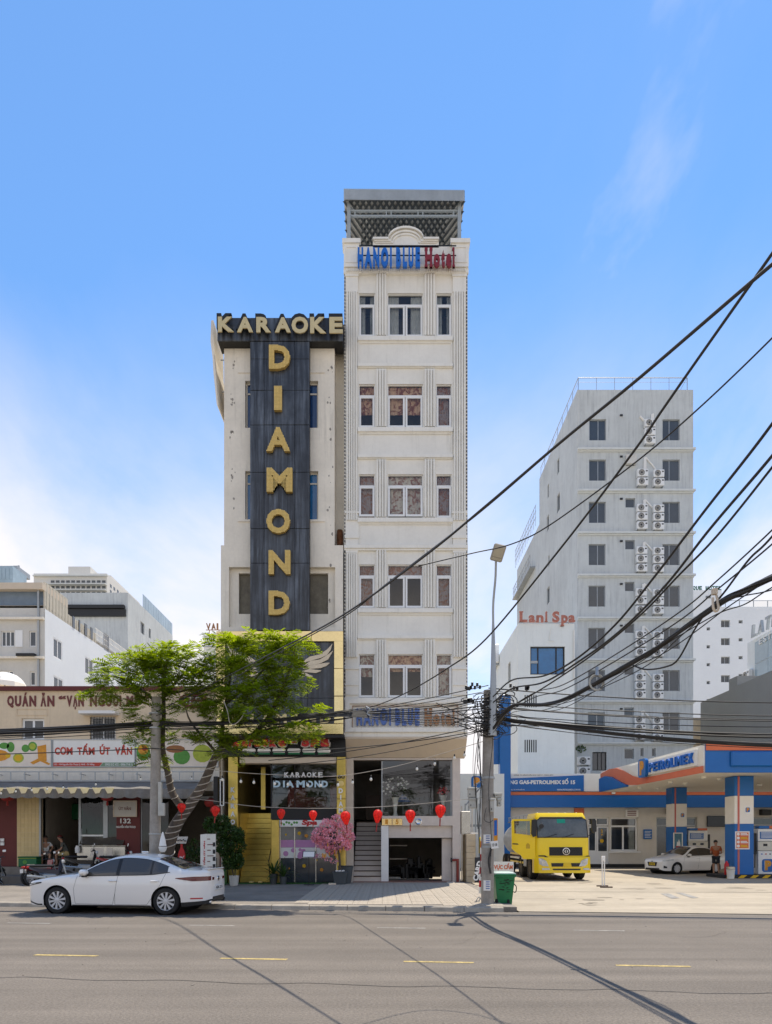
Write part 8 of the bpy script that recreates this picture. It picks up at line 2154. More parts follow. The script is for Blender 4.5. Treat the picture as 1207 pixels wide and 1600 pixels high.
for (px,py,Y,rx,rz_b) in blobs:
 c0=at(px,py,Y);N=int(64*rx*(rz_b+.25)/.35)
 for k in range(N):
  a=gu(0,2*PI);u=gu(-1,1);rr=gu(.25,1) ** .5
  off=Vector((cos(a)*math.sqrt(1-u*u)*rx,sin(a)*math.sqrt(1-u*u)*rx*.95,u*rz_b))*rr
  d=Vector((off.x,off.y,0)).normalized()+Vector((rg.gauss(0,.45),rg.gauss(0,.45),rg.gauss(.12,.22)))
  frond_mesh(lf,c0+off*.8,d,gu(.28,.5),rg.choice((7,8,9)),gu(.1,.16),gu(.1,.45),rg);cnt += 1
print('fronds',cnt,len(lf.f))
lf.build('crown',m_leaf,tree,kind='stuff')
def leafy(name,label,cat,base,blobs,n,size,mat,wid=.45,parent=None,up=.2,nm='foliage'):
 t=parent or thing(name,label,cat,base);q=MB()
 for (x,y,z,rx,ry,rz_b) in blobs:
  for k in range(n):
   a=gu(0,2*PI);u=gu(-1,1);r=gu(.3,1) ** .45
   p=Vector((x+cos(a)*math.sqrt(1-u*u)*rx*r,y+sin(a)*math.sqrt(1-u*u)*ry*r,z+u*rz_b*r))
   d=(Vector((p.x-x,p.y-y,(p.z-z)*.5+up)).normalized()+Vector((rg.gauss(0,.5),rg.gauss(0,.5),rg.gauss(0,.5)))).normalized();s=size*gu(.6,1.3)
   w_=d.cross(Vector((rg.gauss(0,1),rg.gauss(0,1),rg.gauss(0,1)))).normalized()*s*wid*.5
   q.add([p-d*s*.5,p+w_,p+d*s*.5,p-w_],[(0,1,2,3)])
 q.build(nm,mat,t,kind='stuff');return t
# big leafy potted shrub and its white pot
def kp(px,py,Y): return at(px,py,Y)
YB_=25.6
pot=thing('plant_pot','plain white round pot under the big dark shrub','pot',kp(366,1374,YB_))
b=pot.location;b.z=.115
q=MB();q.lathe([(.13,b.z),(.15,b.z+.02),(.185,b.z+.36),(.2,b.z+.38),(.17,b.z+.38),(.16,b.z+.3)],(b.x,b.y,0),18);q.build('pot_body',m_pot,pot,smooth=40);q=MB();q.lathe([(.165,b.z+.31),(.01,b.z+.33)],(b.x,b.y,0),12);q.build('soil',m_bark,pot)
bb_=[(*kp(px,py,YB_+dy),rx,rx*.9,rz_b) for px,py,dy,rx,rz_b in ((362,1345,0,.38,.35),(368,1322,.1,.42,.38),(357,1300,.15,.42,.34),(345,1285,.3,.4,.3),(340,1305,.2,.4,.4),(372,1305,0,.28,.3),(352,1325,0,.36,.35),(330,1288,.4,.3,.3),(370,1345,0,.3,.35))]
sb=leafy('potted_shrub','tall dark leafy shrub growing from the white pot by the gold pillar','shrub',(b.x,b.y,.4),bb_,560,.125,m_leafd)
q=MB();q.tube(crv([(b.x,b.y,b.z+.3),kp(362,1350,YB_),kp(360,1310,YB_),kp(348,1288,YB_+.2)],5),.022);q.tube(crv([(b.x+.03,b.y,b.z+.3),kp(369,1340,YB_),kp(370,1310,YB_)],5),.016);q.build('stems',m_bark,sb)
q=MB();p=kp(348,1372,26.1);q.cbox(p.x-.14,p.x+.12,26.0,26.35,.115,.7,.02);o=q.build('green_crate',m_crate);tag(o,'upright dark green box behind the big shrub','box')
q=MB();p=kp(336,1372,25.9);q.cbox(p.x-.26,p.x+.1,25.8,26.3,.115,.75,.03);q.cbox(p.x-.24,p.x+.02,25.85,26.2,.76,1.15,.03);o=q.build('grey_cabinet',m_palegrey);tag(o,'grey cabinet block behind the menu board and shrub','cabinet')
# palm like plants in the spa window corner
def strap_plant(label,px,py,Y,n,L,pot_m,pot_r,pot_h):
 p0=kp(px,py,Y);p0.z=.115
 pt=thing('plant_pot',label+' pot','pot',p0)
 q=MB();q.lathe([(pot_r*.75,p0.z),(pot_r,p0.z+pot_h),(pot_r*.85,p0.z+pot_h),(pot_r*.8,p0.z+pot_h-.05)],(p0.x,p0.y,0),14);q.build('pot_body',pot_m,pt,smooth=40)
 t=thing('strap_plant',label,'plant',(p0.x,p0.y,p0.z+pot_h))
 c0=Vector((p0.x,p0.y,p0.z+pot_h-.05))
 for k in range(n):
  a=gu(0,2*PI);e=gu(.3,1.35);l_=L*gu(.6,1.1);q=MB();prev=None;w0=.035
  dirh=Vector((cos(a),sin(a),0));sd=Vector((-sin(a),cos(a),0));pts=[]
  for i in range(7):
   s=i/6;pts.append(c0+dirh*l_*cos(e)*s*(1+.3*s)+Vector((0,0,l_*sin(e)*s-.45*l_*s ** 2.4*(1.3-e*.6))))
  for i in range(6):
   wa,wb=w0*sin(PI*(.12+.86*i/6)),w0*sin(PI*(.12+.86*(i+1)/6));q.quad(pts[i]-sd*wa,pts[i]+sd*wa,pts[i+1]+sd*wb,pts[i+1]-sd*wb)
  q.build('leaf',m_leafd,t)
strap_plant('dark strap leaved plant against the gold post',428,1372,26.6,24,1.15,m_potg,.16,.4)
strap_plant('broad strap leaved plant before the spa window',443,1374,26.4,28,.85,m_potg,.14,.3)
# pink blossom tree in grey pots
YBL=26.2
bp_=thing('planter_box','square dark grey planter holding the pink blossom tree','planter',kp(532,1378,YBL));p0=bp_.location;p0.z=.115
q=MB();
q.add([(p0.x+s*w_,p0.y+u*w_,z) for z,w_ in ((.115,.2),(.58,.27)) for s,u in ((-1,-1),(1,-1),(1,1),(-1,1))],[(0,1,5,4),(1,2,6,5),(2,3,7,6),(3,0,4,7),(3,2,1,0),(4,5,6,7)]);q.build('box_body',m_potg,bp_);q=MB();q.cbox(p0.x-.29,p0.x+.29,p0.y-.29,p0.y+.29,.581,.62,.01);q.build('rim',m_potg,bp_)
q=MB();
for i in range(22): q.ball((p0.x+gu(-.2,.2),p0.y+gu(-.25,.1),.63+gu(0,.02)),gu(.02,.035),6,4)
q.build('white_pebbles',m_white,bp_,kind='stuff')
rp_=thing('planter_box','second dark round edged planter half behind the square one','planter',(p0.x+.3,p0.y+.4,.115));q=MB();q.lathe([(.2,.115),(.3,.8),(.33,.82),(.28,.82)],(p0.x+.18,p0.y+.45,0),18);q.build('pot_body',m_potg,rp_,smooth=40)
q=MB();q.cbox(p0.x-.42,p0.x-.14,p0.y-.42,p0.y-.3,.115,.2,.01);o=q.build('loose_brick',m_tan);tag(o,'single clay brick lying in front of the grey planter','brick')
bt=thing('blossom_tree','small artificial tree with dense pink blossom in the grey planter','blossom tree',(p0.x,p0.y,.62))
q=MB();trp=crv([(p0.x,p0.y,.6),kp(531,1345,YBL),kp(529,1325,YBL),kp(524,1305,YBL)],6);q.tube(trp,[.05-.02*i/len(trp) for i in range(len(trp))],8)
tips=[(500,1305),(515,1285),(535,1280),(545,1300),(505,1325),(540,1318),(515,1338),(495,1318),(525,1300)]
for x,y in tips: q.tube(crv([kp(528,1322,YBL),kp((528+x)/2,(1318+y)/2-3,YBL+gu(-.25,.25)),kp(x,y,YBL+gu(-.4,.4))],4),.014,5)
q.build('trunk',m_bark,bt,smooth=True)
bb_=[(*kp(px,py,YBL+dy),r*1.12,r,r*.88) for px,py,dy,r in ((500,1303,-.1,.3),(513,1290,0,.32),(528,1283,.1,.3),(540,1292,0,.28),(545,1308,.1,.24),(520,1305,-.25,.36),(505,1318,-.1,.26),(532,1318,-.1,.3),(495,1310,0,.2),(542,1322,0,.2),(518,1328,0,.22))]
leafy('x','','',None,bb_,250,.085,m_pink,.8,parent=bt,nm='blossom')
leafy('x','','',None,[(*kp(px,py,YBL),.2,.2,.1) for px,py in ((512,1342),(522,1346),(500,1338))],40,.07,m_pink,.8,parent=bt,nm='hanging_blossom')
q=MB()
for i in range(12): p=kp(gu(497,540),gu(1312,1336),YBL-.3);q.prism([(p.x-.02,p.y,p.z),(p.x+.02,p.y,p.z),(p.x+.015,p.y,p.z-.15),(p.x-.025,p.y,p.z-.14)],(0,.004,0))
q.build('wish_tags',m_orange,bt,kind='stuff')
# vases in the hotel window
def vase(label,px,py,topy,Y,flower,fm,fr):
 p0=at(px,py,Y);t=thing('floor_vase',label,'vase',p0);hgt=at(px,topy,Y).z-p0.z
 q=MB();q.lathe([(.13,0),(.11,.05),(.07,.2*hgt),(.075,.5*hgt),(.12,.85*hgt),(.17,hgt),(.15,hgt),(.1,.8*hgt)],p0,16);q.build('vase_body',m_white,t,smooth=50)
 c0=p0+Vector((0,0,hgt+fr*.75))
 leafy('x','','',None,[(c0.x,c0.y,c0.z,fr,fr*.8,fr*.75)],130,.12,m_leafd,.5,parent=t,nm='greenery')
 for k in range(34):
  a=gu(0,2*PI);u=gu(-.7,1);p=c0+Vector((cos(a)*math.sqrt(max(0,1-u*u))*fr,-abs(sin(a))*math.sqrt(max(0,1-u*u))*fr*.8,u*fr*.8))*gu(.8,1.05)
  q=MB();q.ball(p,.05,7,5,.7);q.build('flower',fm,t)
vase('tall white vase with a globe of white flowers behind the hotel glass',618,1276,1246,YG+.75,1,m_white,.55)
vase('squat white vase with red flowers behind the hotel glass by the pier',693,1276,1243,YG+.75,1,m_redprint,.22)
q=MB();p=at(630,1250,YG+1.6)
for i in range(5): q.lathe([(.02,.30),(.33-.02*(i % 2),.0),(.31,-.03)],(p.x,p.y,p.z-i*.0-.05),14) if i == 0 else None
t_=thing('striped_parasol','small blue and white striped parasol shape behind the hotel glass','parasol',p);q.build('parasol_top',m_bluelet,t_)
for i in range(3):
 z=p.z-.02+i*.08;r=.36-i*.09;q=MB();q.lathe([(r,z),(r-.02,z+.025)],(p.x,p.y,0),14,cap=False);q.build('white_stripe',m_white,t_)
q=MB();q.tube([(p.x,p.y,gz(1277)),(p.x,p.y,p.z+.2)],.02);q.build('stem',m_galv,t_)
# house plants inside the restaurant
leafy('indoor_plant','dark leafy plants standing in the restaurant opening','plant',at(80,1310,YL+2.5),[(*at(82,1275,YL+2.5),.55,.4,.25),(*at(86,1290,YL+2.5),.35,.3,.3),(*at(74,1285,YL+2.5),.3,.3,.3)],120,.22,m_leafd,.3)
leafy('trunk_shrub','low green plant in the dark doorway behind the bottle sign','plant',at(300,1345,27.4),[(*at(304,1325,27.2),.3,.3,.4),(*at(300,1340,27.2),.3,.3,.4)],140,.14,m_leafd,.4)
# pot-plant on the hotel roof terrace
rp3=thing('roof_plant','small potted bush on the hotel roof behind the parapet corner','plant',(rx_(713),yR+.35,hz(384)))
leafy('x','','',None,[(rx_(713),yR+.35,rz_(376),.16,.16,.22)],120,.09,m_leafd,.5,parent=rp3)
q=MB();q.lathe([(.1,hz(387)),(.13,rz_(381))],(rx_(713),yR+.35,0),10);q.build('pot',m_potg,rp3)
q=MB();p=at(908,1168,53.0)
rp4=leafy('balcony_plant','small potted plants on the lower air conditioner ledge of the tower','plant',at(908,1178,53.2),[(*at(908,1170,53.2),.45,.3,.3)],90,.22,m_leafd,.5)
# ------------------------------------------------------------------ pavement objects in front of the shops
def board_v(): pass
mbd=thing('menu_board','upright two sided menu lightbox with red vertical shop name','menu board',at(325,1385,24.4));mbd.location.z=.115
Ym=24.4;a,b,c=at(313.5,1312,Ym+.25),at(322,1312,Ym),at(337.5,1312,Ym+.1);zt,zb_=at(320,1303,Ym).z,.3
q=MB();q.add([(a.x,a.y,zb_),(b.x,b.y,zb_),(c.x,c.y,zb_),(c.x-.1,c.y+.35,zb_),(a.x,a.y,zt-.02),(b.x,b.y,zt),(c.x,c.y,zt),(c.x-.1,c.y+.35,zt)],[(0,1,5,4),(1,2,6,5),(2,3,7,6),(3,0,4,7),(4,5,6,7),(3,2,1,0)]);q.build('case',m_banner,mbd)
u=Vector((b.x-a.x,b.y-a.y,0)).normalized();nn=u.cross(Vector((0,0,1)))
q=MB();put_text(q,'CƠM TẤM ÚT VÂN',Vector((b.x,b.y,zb_+.25))-u*.04+nn*.003,zt-zb_-.5,.14,.004,.05,ux=(0,0,1),uz=-u);q.build('vertical_lettering',m_redprint,mbd)
u2=Vector((c.x-b.x,c.y-b.y,0)).normalized();n2=u2.cross(Vector((0,0,1)))
q=MB()
for i,wd in enumerate((.1,.2,.12,.22,.1,.18,.2)): p=Vector((b.x,b.y,zt-.2-i*.2))+u2*.05+n2*.003;q.prism([p,p+u2*wd,p+u2*wd+Vector((0,0,.03)),p+Vector((0,0,.03))],n2*.002)
q.build('menu_lines',m_maroonl,mbd)
q=MB()
for i in range(4): p=Vector((b.x,b.y,zt-.45-i*.26))+u2*.24+n2*.003;q.prism([p,p+u2*.09,p+u2*.09+Vector((0,0,.15)),p+Vector((0,0,.15))],n2*.002)
q.build('dish_pictures',m_ink,mbd)
for sx_ in (b.x,c.x-.05): q=MB();q.box(sx_-.02,sx_+.02,b.y+.02,b.y+.1,.115,zb_);q.build('leg',m_galv,mbd)
bo=thing('bottle_sign','red bottle shaped sign with white script under a small tray board','sign',at(284,1350,26.3));Yb=26.3
prof=[(0,1319),(1.6,1319),(1.8,1325),(4.6,1331),(5.6,1336),(5.0,1342),(5.6,1348),(5.6,1356),(0,1356)]
P=[at(284+x,y,Yb) for x,y in prof]+[at(284-x,y,Yb) for x,y in prof[::-1][1:-1]]
q=MB();q.prism(P,(0,.06,0));q.build('bottle_shape',m_red,bo)
q=MB();q.tube(crv([at(280.5,1343,Yb-.005),at(282,1338,Yb-.005),at(283,1342,Yb-.005),at(284.5,1338.5,Yb-.005),at(285.5,1342,Yb-.005),at(288,1337,Yb-.005)],4),.012,4);q.build('white_script',m_wprint,bo)
q=MB();q.prism([at(272,1318,Yb-.1),at(291,1318,Yb-.1),at(294,1308,Yb+.1),at(275,1308,Yb+.1)],(0,.02,.02));q.build('tray_board',m_tan,bo);q=MB()
for i in range(6): p=at(277+2.6*i,1313+1.5*sin(i*3),Yb-.02);q.box(p.x-.025,p.x+.025,p.y-.05,p.y-.03,p.z-.02,p.z+.03)
q.build('tray_pictures',m_wood,bo)
q=MB();q.box(at(283,1356,Yb).x,at(285,1356,Yb).x,Yb+.02,Yb+.05,.42,at(284,1318,Yb).z);q.build('post',m_galv,bo)
md=thing('menu_stand','slim black music style stand holding a white menu sheet','menu stand',at(483,1385,25.9));md.location.z=.115;p0=md.location
q=MB();q.tube([(p0.x,p0.y,.13),(p0.x,p0.y,1.22)],.014,8);q.build('pole',m_blackm,md);q=MB();q.cbox(p0.x-.2,p0.x+.2,p0.y-.04,p0.y+.04,.115,.14,.01);q.cbox(p0.x-.04,p0.x+.04,p0.y-.2,p0.y+.2,.116,.139,.01);q.build('foot',m_blackm,md)
q=MB();q.prism([(p0.x-.24,p0.y-.1,1.17),(p0.x+.24,p0.y-.1,1.17),(p0.x+.24,p0.y+.08,1.40),(p0.x-.24,p0.y+.08,1.40)],(0,.012,.01));q.build('tray',m_blackm,md);q=MB();q.prism([(p0.x-.21,p0.y-.104,1.19),(p0.x+.21,p0.y-.104,1.19),(p0.x+.21,p0.y+.055,1.385),(p0.x-.21,p0.y+.055,1.385)],(0,-.002,.002));q.build('menu_sheet',m_white,md)
# restaurant furniture
co_=thing('cooler_box','green plastic cooler box with pale rim before the yellow pier','cooler',at(47,1354,28.15));co_.location.z=.72;p0=co_.location
q=MB();q.cbox(p0.x-.38,p0.x+.38,p0.y-.2,p0.y+.22,.72,1.09,.03);q.build('box_body',m_crate,co_);q=MB();q.cbox(p0.x-.4,p0.x+.4,p0.y-.22,p0.y+.24,1.092,1.15,.02);q.build('lid',m_crate,co_);q=MB();q.box(p0.x-.37,p0.x+.37,p0.y-.203,p0.y-.2005,1.07,1.088);q.build('rim_stripe',m_greenl,co_);q=MB();q.lathe([(.09,0),(.08,-.004)],(p0.x-.1,p0.y-.2,.92),14,'y');q.build('emblem',m_green,co_)
ct=thing('food_cart','stainless steel food cart with a rolled metal canopy','food cart',at(158,1354,28.35));ct.location.z=.72
Yc=28.3;X0,X1=lx(120,Yc),lx(196,Yc)
q=MB();q.cbox(X0,X1,Yc,Yc+.6,.85,1.56,.02);q.build('cabinet',m_stainless,ct);q=MB();q.cbox(X0-.03,X1+.03,Yc-.03,Yc+.63,1.562,1.60,.01);q.build('counter',m_stainless,ct)
q=MB();n=30
for i in range(n):
 a,b_=X0+.08+(X1-X0-.2)*i/n,X0+.08+(X1-X0-.2)*(i+1)/n;za,zb2=.03*sin(i*.35),.03*sin((i+1)*.35)
 q.quad((a,Yc+.05,1.64+za*.4),(b_,Yc+.05,1.64+zb2*.4),(b_,Yc+.3,1.93+zb2),(a,Yc+.3,1.93+za))
q.build('curved_hood',m_stainless,ct,smooth=True)
q=MB()
for xx in (X0+.1,X1-.15): q.tube([(xx,Yc+.3,1.6),(xx,Yc+.3,1.95)],.012)
q.tube([(lx(126.5,Yc),Yc+.1,1.6),(lx(126.5,Yc),Yc+.1,lz(1295,Yc))],.012);q.build('upright',m_galv,ct)
for (a,b_) in ((142,162),(167,176)): q=MB();q.box(lx(a,Yc),lx(b_,Yc),Yc-.006,Yc-.001,1.15,1.5);q.build('cart_picture',m_bannerp,ct)
for s in (X0+.3,X1-.3): q=MB();q.lathe([(.12,-.03),(.13,0),(.12,.03)],(s,Yc+.1,.85),14,'y');q.build('wheel',m_tyre,ct)
def jar(px): q=MB();p=at(px,1322,Yc);q.lathe([(.09,1.3),(.1,1.5),(.06,1.56),(.07,1.6)],(p.x,Yc-.12,0),10);o=q.build('hanging_jar',m_white);return o
tag(jar(123.5),'small white container hung at the food cart corner','container')
def stool(label,px,Y,zf,h_,mat):
 p0=at(px,1350,Y);t=thing('plastic_stool',label,'stool',(p0.x,Y,zf));q=MB();q.cbox(p0.x-.17,p0.x+.17,Y-.17,Y+.17,zf+h_-.04,zf+h_,.015);q.build('seat',mat,t)
 for sx_ in (-1,1):
  for sy_ in (-1,1): q=MB();q.tube([(p0.x+sx_*.13,Y+sy_*.13,zf+h_-.04),(p0.x+sx_*.18,Y+sy_*.18,zf)],.02);q.build('leg',mat,t)
 return p0
stool('dark stool under the person in the white shirt',71,29.0,.722,.46,m_plastic);stool('dark stool under the person in the olive shirt',106,29.0,.722,.46,m_wood)
tb=thing('small_table','low dark steel table between the two seated people','table',at(92,1350,29.3));tb.location.z=.722;p0=tb.location
q=MB();q.cbox(p0.x-.3,p0.x+.3,p0.y-.3,p0.y+.3,1.36,1.40,.01);q.build('top',m_plastic,tb)
for sx_ in (-1,1):
 for sy_ in (-1,1): q=MB();q.tube([(p0.x+sx_*.26,p0.y+sy_*.26,1.36),(p0.x+sx_*.26,p0.y+sy_*.26,.722)],.015);q.build('leg',m_galv,tb)
for (dx,lab) in ((-.12,'small dark bottle on the low table'),(.12,'small white bowl on the low table')):
 q=MB();q.lathe([(.03,0),(.035,.12),(.012,.17),(.014,.22)] if dx < 0 else [(.03,0),(.07,.05),(.065,.05),(.03,.01)],(p0.x+dx,p0.y,1.40),10);o=q.build('bottle' if dx < 0 else 'bowl',m_plastic if dx < 0 else m_white);tag(o,lab,'bottle' if dx < 0 else 'bowl')
for (px,py,lab) in ((115,1252,'dark wall fan high in the restaurant opening'),(146,1254,'dark wall fan behind the glass door')):
 p0=at(px,py,YL+3.5);t=thing('wall_fan',lab,'fan',p0)
 q=MB();q.lathe([(.3,0),(.3,-.08),(.05,-.12)],p0,16,'y',cap=False);q.build('cage',m_plastic,t)
 for k in range(3): a=k*2.1;q=MB();q.prism([(p0.x,p0.y-.03,p0.z),(p0.x+.27*cos(a),p0.y-.05,p0.z+.27*sin(a)),(p0.x+.27*cos(a+.6),p0.y-.01,p0.z+.27*sin(a+.6))],(0,.005,0));q.build('blade',m_potg,t)
 q=MB();q.tube([(p0.x,p0.y,p0.z),(p0.x,p0.y+2.4,p0.z-.2)],.03);q.build('arm',m_plastic,t)
# trees across the street, seen only in the glass
for j,(x,y) in enumerate(((-7.5,-7),(1.5,-7.5),(8.5,-6.5))):
 t=thing('opposite_tree',['bushy tree across the street facing the karaoke door','bushy tree across the street facing the hotel glass','bushy tree across the street facing the petrol station'][j],'tree',(x,y,0))
 q=MB();q.tube([(x,y,0),(x+.1,y,2.5),(x,y,4.5)],[.2,.15,.1],8);q.build('trunk',m_bark,t)
 leafy('x','','',None,[(x+gu(-1.6,1.6),y+gu(-1.2,1.2),4.6+gu(-1.2,1.4),1.2,1.2,.9) for k in range(9)],190,.3,m_leafd,.5,parent=t,nm='crown')
# ================================================================== PEOPLE
def skin_mesh(verts,edges,radii,root=0,sub=2):
 me=bpy.data.meshes.new('figure');me.from_pydata([tuple(v) for v in verts],edges,[])
 o=bpy.data.objects.new('figure',me);tmp=bpy.data.scenes.new('figure_scene');tmp.collection.objects.link(o)
 sk=o.modifiers.new('skin','SKIN');sk.use_smooth_shade=True
 if not me.skin_vertices:
  with bpy.context.temp_override(scene=tmp,view_layer=tmp.view_layers[0],object=o,active_object=o): bpy.ops.mesh.customdata_skin_add()
 for i,r in enumerate(radii):
  rr=r if isinstance(r,tuple) else (r,r);me.skin_vertices[0].data[i].radius=rr;me.skin_vertices[0].data[i].use_root=(i == root)
 ss=o.modifiers.new('sub','SUBSURF');ss.levels=sub;ss.render_levels=sub
 with bpy.context.temp_override(scene=tmp,view_layer=tmp.view_layers[0]):
  dg=bpy.context.evaluated_depsgraph_get();dg.update()
  out=bpy.data.meshes.new_from_object(o.evaluated_get(dg))
 bpy.data.objects.remove(o);bpy.data.scenes.remove(tmp)
 return out
def put_mesh(name,me,mat,parent):
 me.materials.clear();me.materials.append(mat);o=bpy.data.objects.new(name,me);COL.objects.link(o);o.parent=parent;me.name=name;return o
def hand(vs,es,rs,wrist_i,wrist,fwd,up,curl=.5):
 """palm and five fingers growing out of the wrist vertex"""
 fwd=Vector(fwd).normalized();up=Vector(up);up=(up-fwd*up.dot(fwd)).normalized();sd=fwd.cross(up)
 palm=Vector(wrist)+fwd*.05;vs.append(palm);rs.append((.034,.018));pi_=len(vs)-1;es.append((wrist_i,pi_))
 for k,(s,L) in enumerate(((-.033,.062),(-.011,.075),(.011,.07),(.033,.055))):
  b=palm+fwd*.045+sd*s;vs.append(b);rs.append(.011);bi=len(vs)-1;es.append((pi_,bi))
  m_=b+(fwd*cos(curl*.5)-up*sin(curl*.5))*L*.55;vs.append(m_);rs.append(.0095);es.append((bi,len(vs)-1))
  vs.append(m_+(fwd*cos(curl*1.4)-up*sin(curl*1.4))*L*.5);rs.append(.008);es.append((len(vs)-2,len(vs)-1))
 b=palm+fwd*.0-sd*.035;vs.append(b);rs.append(.013);es.append((pi_,len(vs)-1));vs.append(b+(fwd*.8-sd*.6).normalized()*.045);rs.append(.01);es.append((len(vs)-2,len(vs)-1))
def person(label,loc,rz,J,shirt,shorts,sc=1.0,hairlen=0,extra=None):
 """J: joints in metres, facing -y: pelvis, chest, neck, head, and per side sh, el, wr, hip, kn, an, toe"""
 t=thing('person',label,'person')
 vs=[];es=[];rs=[];ix={}
 def add(k,p,r,par=None):
  vs.append(Vector(p));rs.append(r);ix[k]=len(vs)-1
  if par is not None: es.append((ix[par],ix[k]))
 pe,ch,ne,he=(Vector(J[k]) for k in ('pelvis','chest','neck','head'))
 add('pelvis',pe,(.15,.105));add('waist',pe.lerp(ch,.45),(.135,.1),'pelvis');add('chest',ch,(.16,.11),'waist');add('neckb',ch.lerp(ne,.75),(.075,.065),'chest');add('neck',ne,.055,'neckb')
 hd=(he-ne).normalized()
 add('jaw',ne.lerp(he,.55) ,(.066,.078),'neck');add('head',he,(.078,.095),'jaw');add('crown',he+hd*.075,(.055,.07),'head')
 for s in ('l','r'):
  sh,el,wr,hp,kn,an,toe=(Vector(J[s+k]) for k in ('sh','el','wr','hip','kn','an','toe'))
  add(s+'sh',sh,.06,'chest');add(s+'ua',sh.lerp(el,.5),.047,s+'sh');add(s+'el',el,.039,s+'ua');add(s+'fa',el.lerp(wr,.35),.038,s+'el');add(s+'wr',wr,(.026,.022),s+'fa')
  hand(vs,es,rs,ix[s+'wr'],wr,wr-el,J.get(s+'up',(0,0,1)),J.get('curl',.6))
  add(s+'hip',hp,.088,'pelvis');add(s+'th',hp.lerp(kn,.5),.074,s+'hip');add(s+'kn',kn,.054,s+'th');add(s+'ca',kn.lerp(an,.35),.052,s+'kn');add(s+'an',an,.034,s+'ca');add(s+'toe',toe,(.042,.024),s+'an')
 put_mesh('body',skin_mesh(vs,es,rs),m_skin,t)
 # face: nose, eyes, mouth, ears
 fwd=Vector(J.get('face',(0,-1,0))).normalized();rgt=fwd.cross(Vector((0,0,1))).normalized();upv=rgt.cross(fwd)*1.0
 q=MB();c=he+fwd*.088;q.add([c+upv*.03,c+rgt*.014-upv*.012,c-rgt*.014-upv*.012,c+fwd*.022-upv*.008],[(0,1,3),(0,3,2),(1,2,3)]);q.build('nose',m_skin,t)
 for s in (-1,1):
  q=MB();q.ball(he+fwd*.078+rgt*s*.032+upv*.025,.012,8,5);q.build('eye',m_white,t);q=MB();q.ball(he+fwd*.087+rgt*s*.032+upv*.025,.006,6,4);q.build('pupil',m_ink,t)
  q=MB();q.ball(he+rgt*s*.08-fwd*.0,.022,8,5,1.4);q.build('ear',m_skin,t)
 q=MB();c=he+fwd*.084-upv*.045;q.tube([c-rgt*.022,c+fwd*.004,c+rgt*.022],.005,5);q.build('mouth',M('lip',(.25,.09,.08),.5) if 'lip' not in bpy.data.materials else bpy.data.materials['lip'],t)
 # hair cap
 q=MB();hc=he+upv*.03-fwd*.012;n=14;m_=7;P=[]
 for i in range(m_+1):
  a=PI*.62*i/m_
  for k in range(n):
   b=2*PI*k/n;front=max(0,cos(b));aa=a*(1-.42*front)
   P.append(hc+(fwd*cos(b)*.112+rgt*sin(b)*.096)*sin(aa)+upv*.108*cos(aa))
 q.add(P,[(i*n+k,i*n+(k+1) % n,(i+1)*n+(k+1) % n,(i+1)*n+k) for i in range(m_) for k in range(n)]);q.build('hair',m_hair,t,smooth=True)
 # clothes: slightly larger skins over the same joints
 V=[pe,pe.lerp(ch,.45),ch,ch.lerp(ne,.7)];E=[(0,1),(1,2),(2,3)];Rr=[(.165,.125),(.152,.118),(.172,.125),(.08,.072)]
 for s in ('l','r'):
  b=len(V);V += [Vector(J[s+'sh']),Vector(J[s+'sh']).lerp(Vector(J[s+'el']),.7)];Rr += [.074,.066];E += [(2,b),(b,b+1)]
 put_mesh('shirt',skin_mesh(V,E,Rr,1),shirt,t)
 V=[pe+(ch-pe).normalized()*.02];Rr=[(.16,.12)];E=[]
 for s in ('l','r'):
  b=len(V);V += [Vector(J[s+'hip']),Vector(J[s+'hip']).lerp(Vector(J[s+'kn']),.85)];Rr += [.105,.088];E += [(0,b),(b,b+1)]
 put_mesh('shorts',skin_mesh(V,E,Rr),shorts,t)
 for s in ('l','r'):
  an,toe=Vector(J[s+'an']),Vector(J[s+'toe']);d=(toe-an);d.z=0;d.normalize();sd=Vector((-d.y,d.x,0));q=MB();z=min(an.z,toe.z)-.055
  P=[an-d*.06+sd*w_*.036 for w_ in (-1,1)]+[toe+d*.05+sd*w_*.046 for w_ in (1,-1)];q.prism([(p.x,p.y,z) for p in P],(0,0,.022));q.tube([toe+sd*.045-Vector((0,0,.02)),toe+Vector((0,0,.025)),toe-sd*.045-Vector((0,0,.02))],.009,5);q.build('sandal',m_plastic,t)
 if extra: extra(t,he,fwd,rgt,upv)
 t.location=loc;t.rotation_euler=(0,0,rz);t.scale=(sc,)*3
 return t
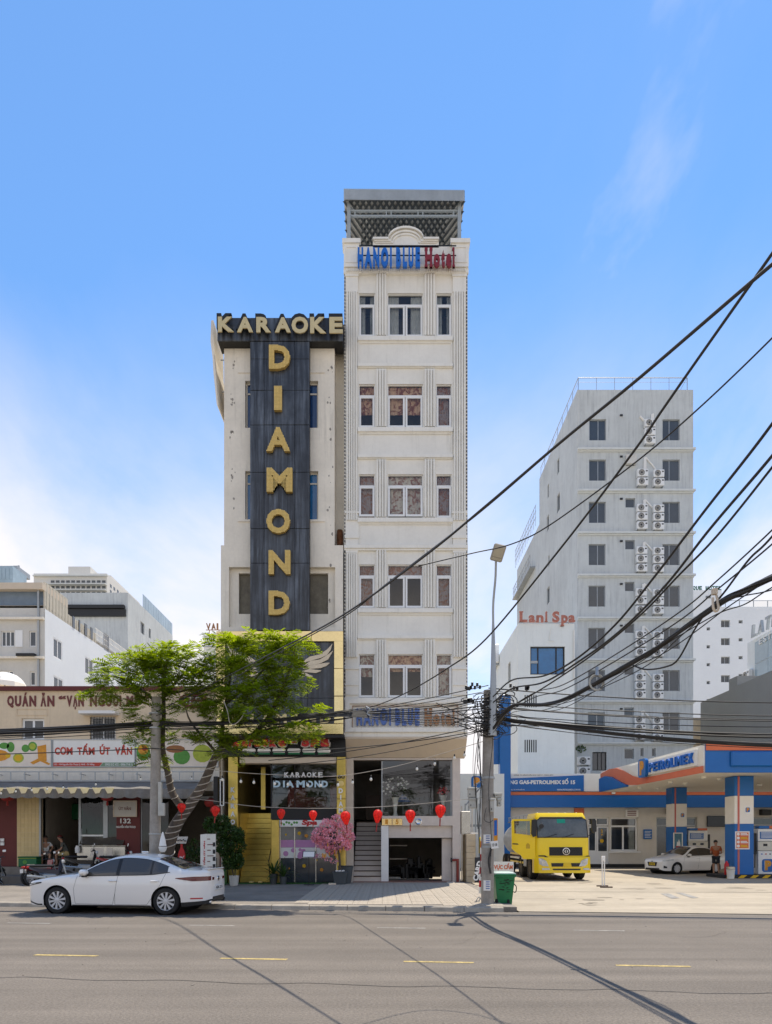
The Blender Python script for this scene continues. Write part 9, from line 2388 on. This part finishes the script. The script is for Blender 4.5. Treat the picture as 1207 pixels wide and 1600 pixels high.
# standing, back to us, head bowed over something in his hands
JS=dict(pelvis=(0,0,.95),chest=(0,.03,1.28),neck=(0,-.01,1.47),head=(0,-.07,1.60),face=(.25,-.9,-.35),curl=1.0,
 lsh=(.185,.03,1.37),lel=(.25,.07,1.10),lwr=(.12,-.14,1.03),rsh=(-.185,.03,1.37),rel=(-.25,.06,1.10),rwr=(-.11,-.14,1.05),
 lhip=(.09,0,.88),lkn=(.10,-.02,.49),lan=(.10,.03,.09),ltoe=(.12,-.11,.05),rhip=(-.09,0,.88),rkn=(-.11,-.01,.49),ran=(-.12,.05,.09),rtoe=(-.15,-.09,.05))
Ypn=34.6
person('barefoot looking person in rust t-shirt and dark shorts standing by the white car',((1119-CX)*Ypn/F,Ypn,FZ+.006),R(165),JS,m_shirto,m_shortd,1.03)
def shades(t,he,fwd,rgt,upv):
 q=MB()
 for s in (-1,1): c=he+fwd*.096+rgt*s*.034+upv*.025;q.add([c+rgt*.026+upv*.018,c-rgt*.026+upv*.018,c-rgt*.02-upv*.018,c+rgt*.02-upv*.018],[(0,1,2,3)])
 q.tube([he+fwd*.09+rgt*-.07+upv*.035,he+fwd*.1+upv*.038,he+fwd*.09+rgt*.07+upv*.035],.005,5);q.build('sunglasses',m_ink,t)
def seat_j(lean,arm):
 J=dict(pelvis=(0,0,.54),chest=(0,-.04-lean,.88),neck=(0,-.06-lean*1.3,1.07),head=(0,-.09-lean*1.5,1.20),face=(.15,-1,-.05),curl=.9,
  lhip=(.10,-.06,.53),lkn=(.17,-.44,.50),lan=(.14,-.40,.09),ltoe=(.16,-.54,.05),rhip=(-.10,-.06,.53),rkn=(-.15,-.45,.50),ran=(-.13,-.46,.09),rtoe=(-.15,-.60,.05),
  lsh=(.18,-.03-lean,.97),rsh=(-.18,-.03-lean,.97))
 J.update(arm);return J
p0=at(71,1350,29.0)
person('seated person in white t-shirt and sunglasses beside the yellow pier',(p0.x,29.0,.722),R(28),seat_j(.06,dict(lel=(.30,-.22,.80),lwr=(.22,-.42,.72),rel=(-.27,-.16,.78),rwr=(-.10,-.40,.66))),m_shirtw,M('pale_shorts',(.35,.3,.27),.8),.98,extra=shades)
def cap(t,he,fwd,rgt,upv):
 q=MB();n=14;P=[]
 for i in range(5):
  a=PI/2*i/4
  for k in range(n): b=2*PI*k/n;P.append(he+upv*.05+(fwd*cos(b)*.118+rgt*sin(b)*.102)*cos(a)+upv*.1*sin(a))
 q.add(P,[(i*n+k,i*n+(k+1) % n,(i+1)*n+(k+1) % n,(i+1)*n+k) for i in range(4) for k in range(n)]);c=he+upv*.052
 q.add([c+fwd*.1+rgt*.08,c+fwd*.1-rgt*.08,c+fwd*.19-rgt*.05-upv*.015,c+fwd*.19+rgt*.05-upv*.015],[(0,1,2,3)]);q.build('cap',m_maroon,t,smooth=40)
p0=at(106,1350,29.0)
person('seated person in olive shirt, khaki shorts and dark red cap',(p0.x,29.0,.722),R(-72),seat_j(.14,dict(lel=(.24,-.22,.74),lwr=(.16,-.42,.62),rel=(-.25,-.24,.76),rwr=(-.12,-.46,.66))),m_shirtg,m_shortk,.98,extra=cap)
bpy.context.view_layer.update()
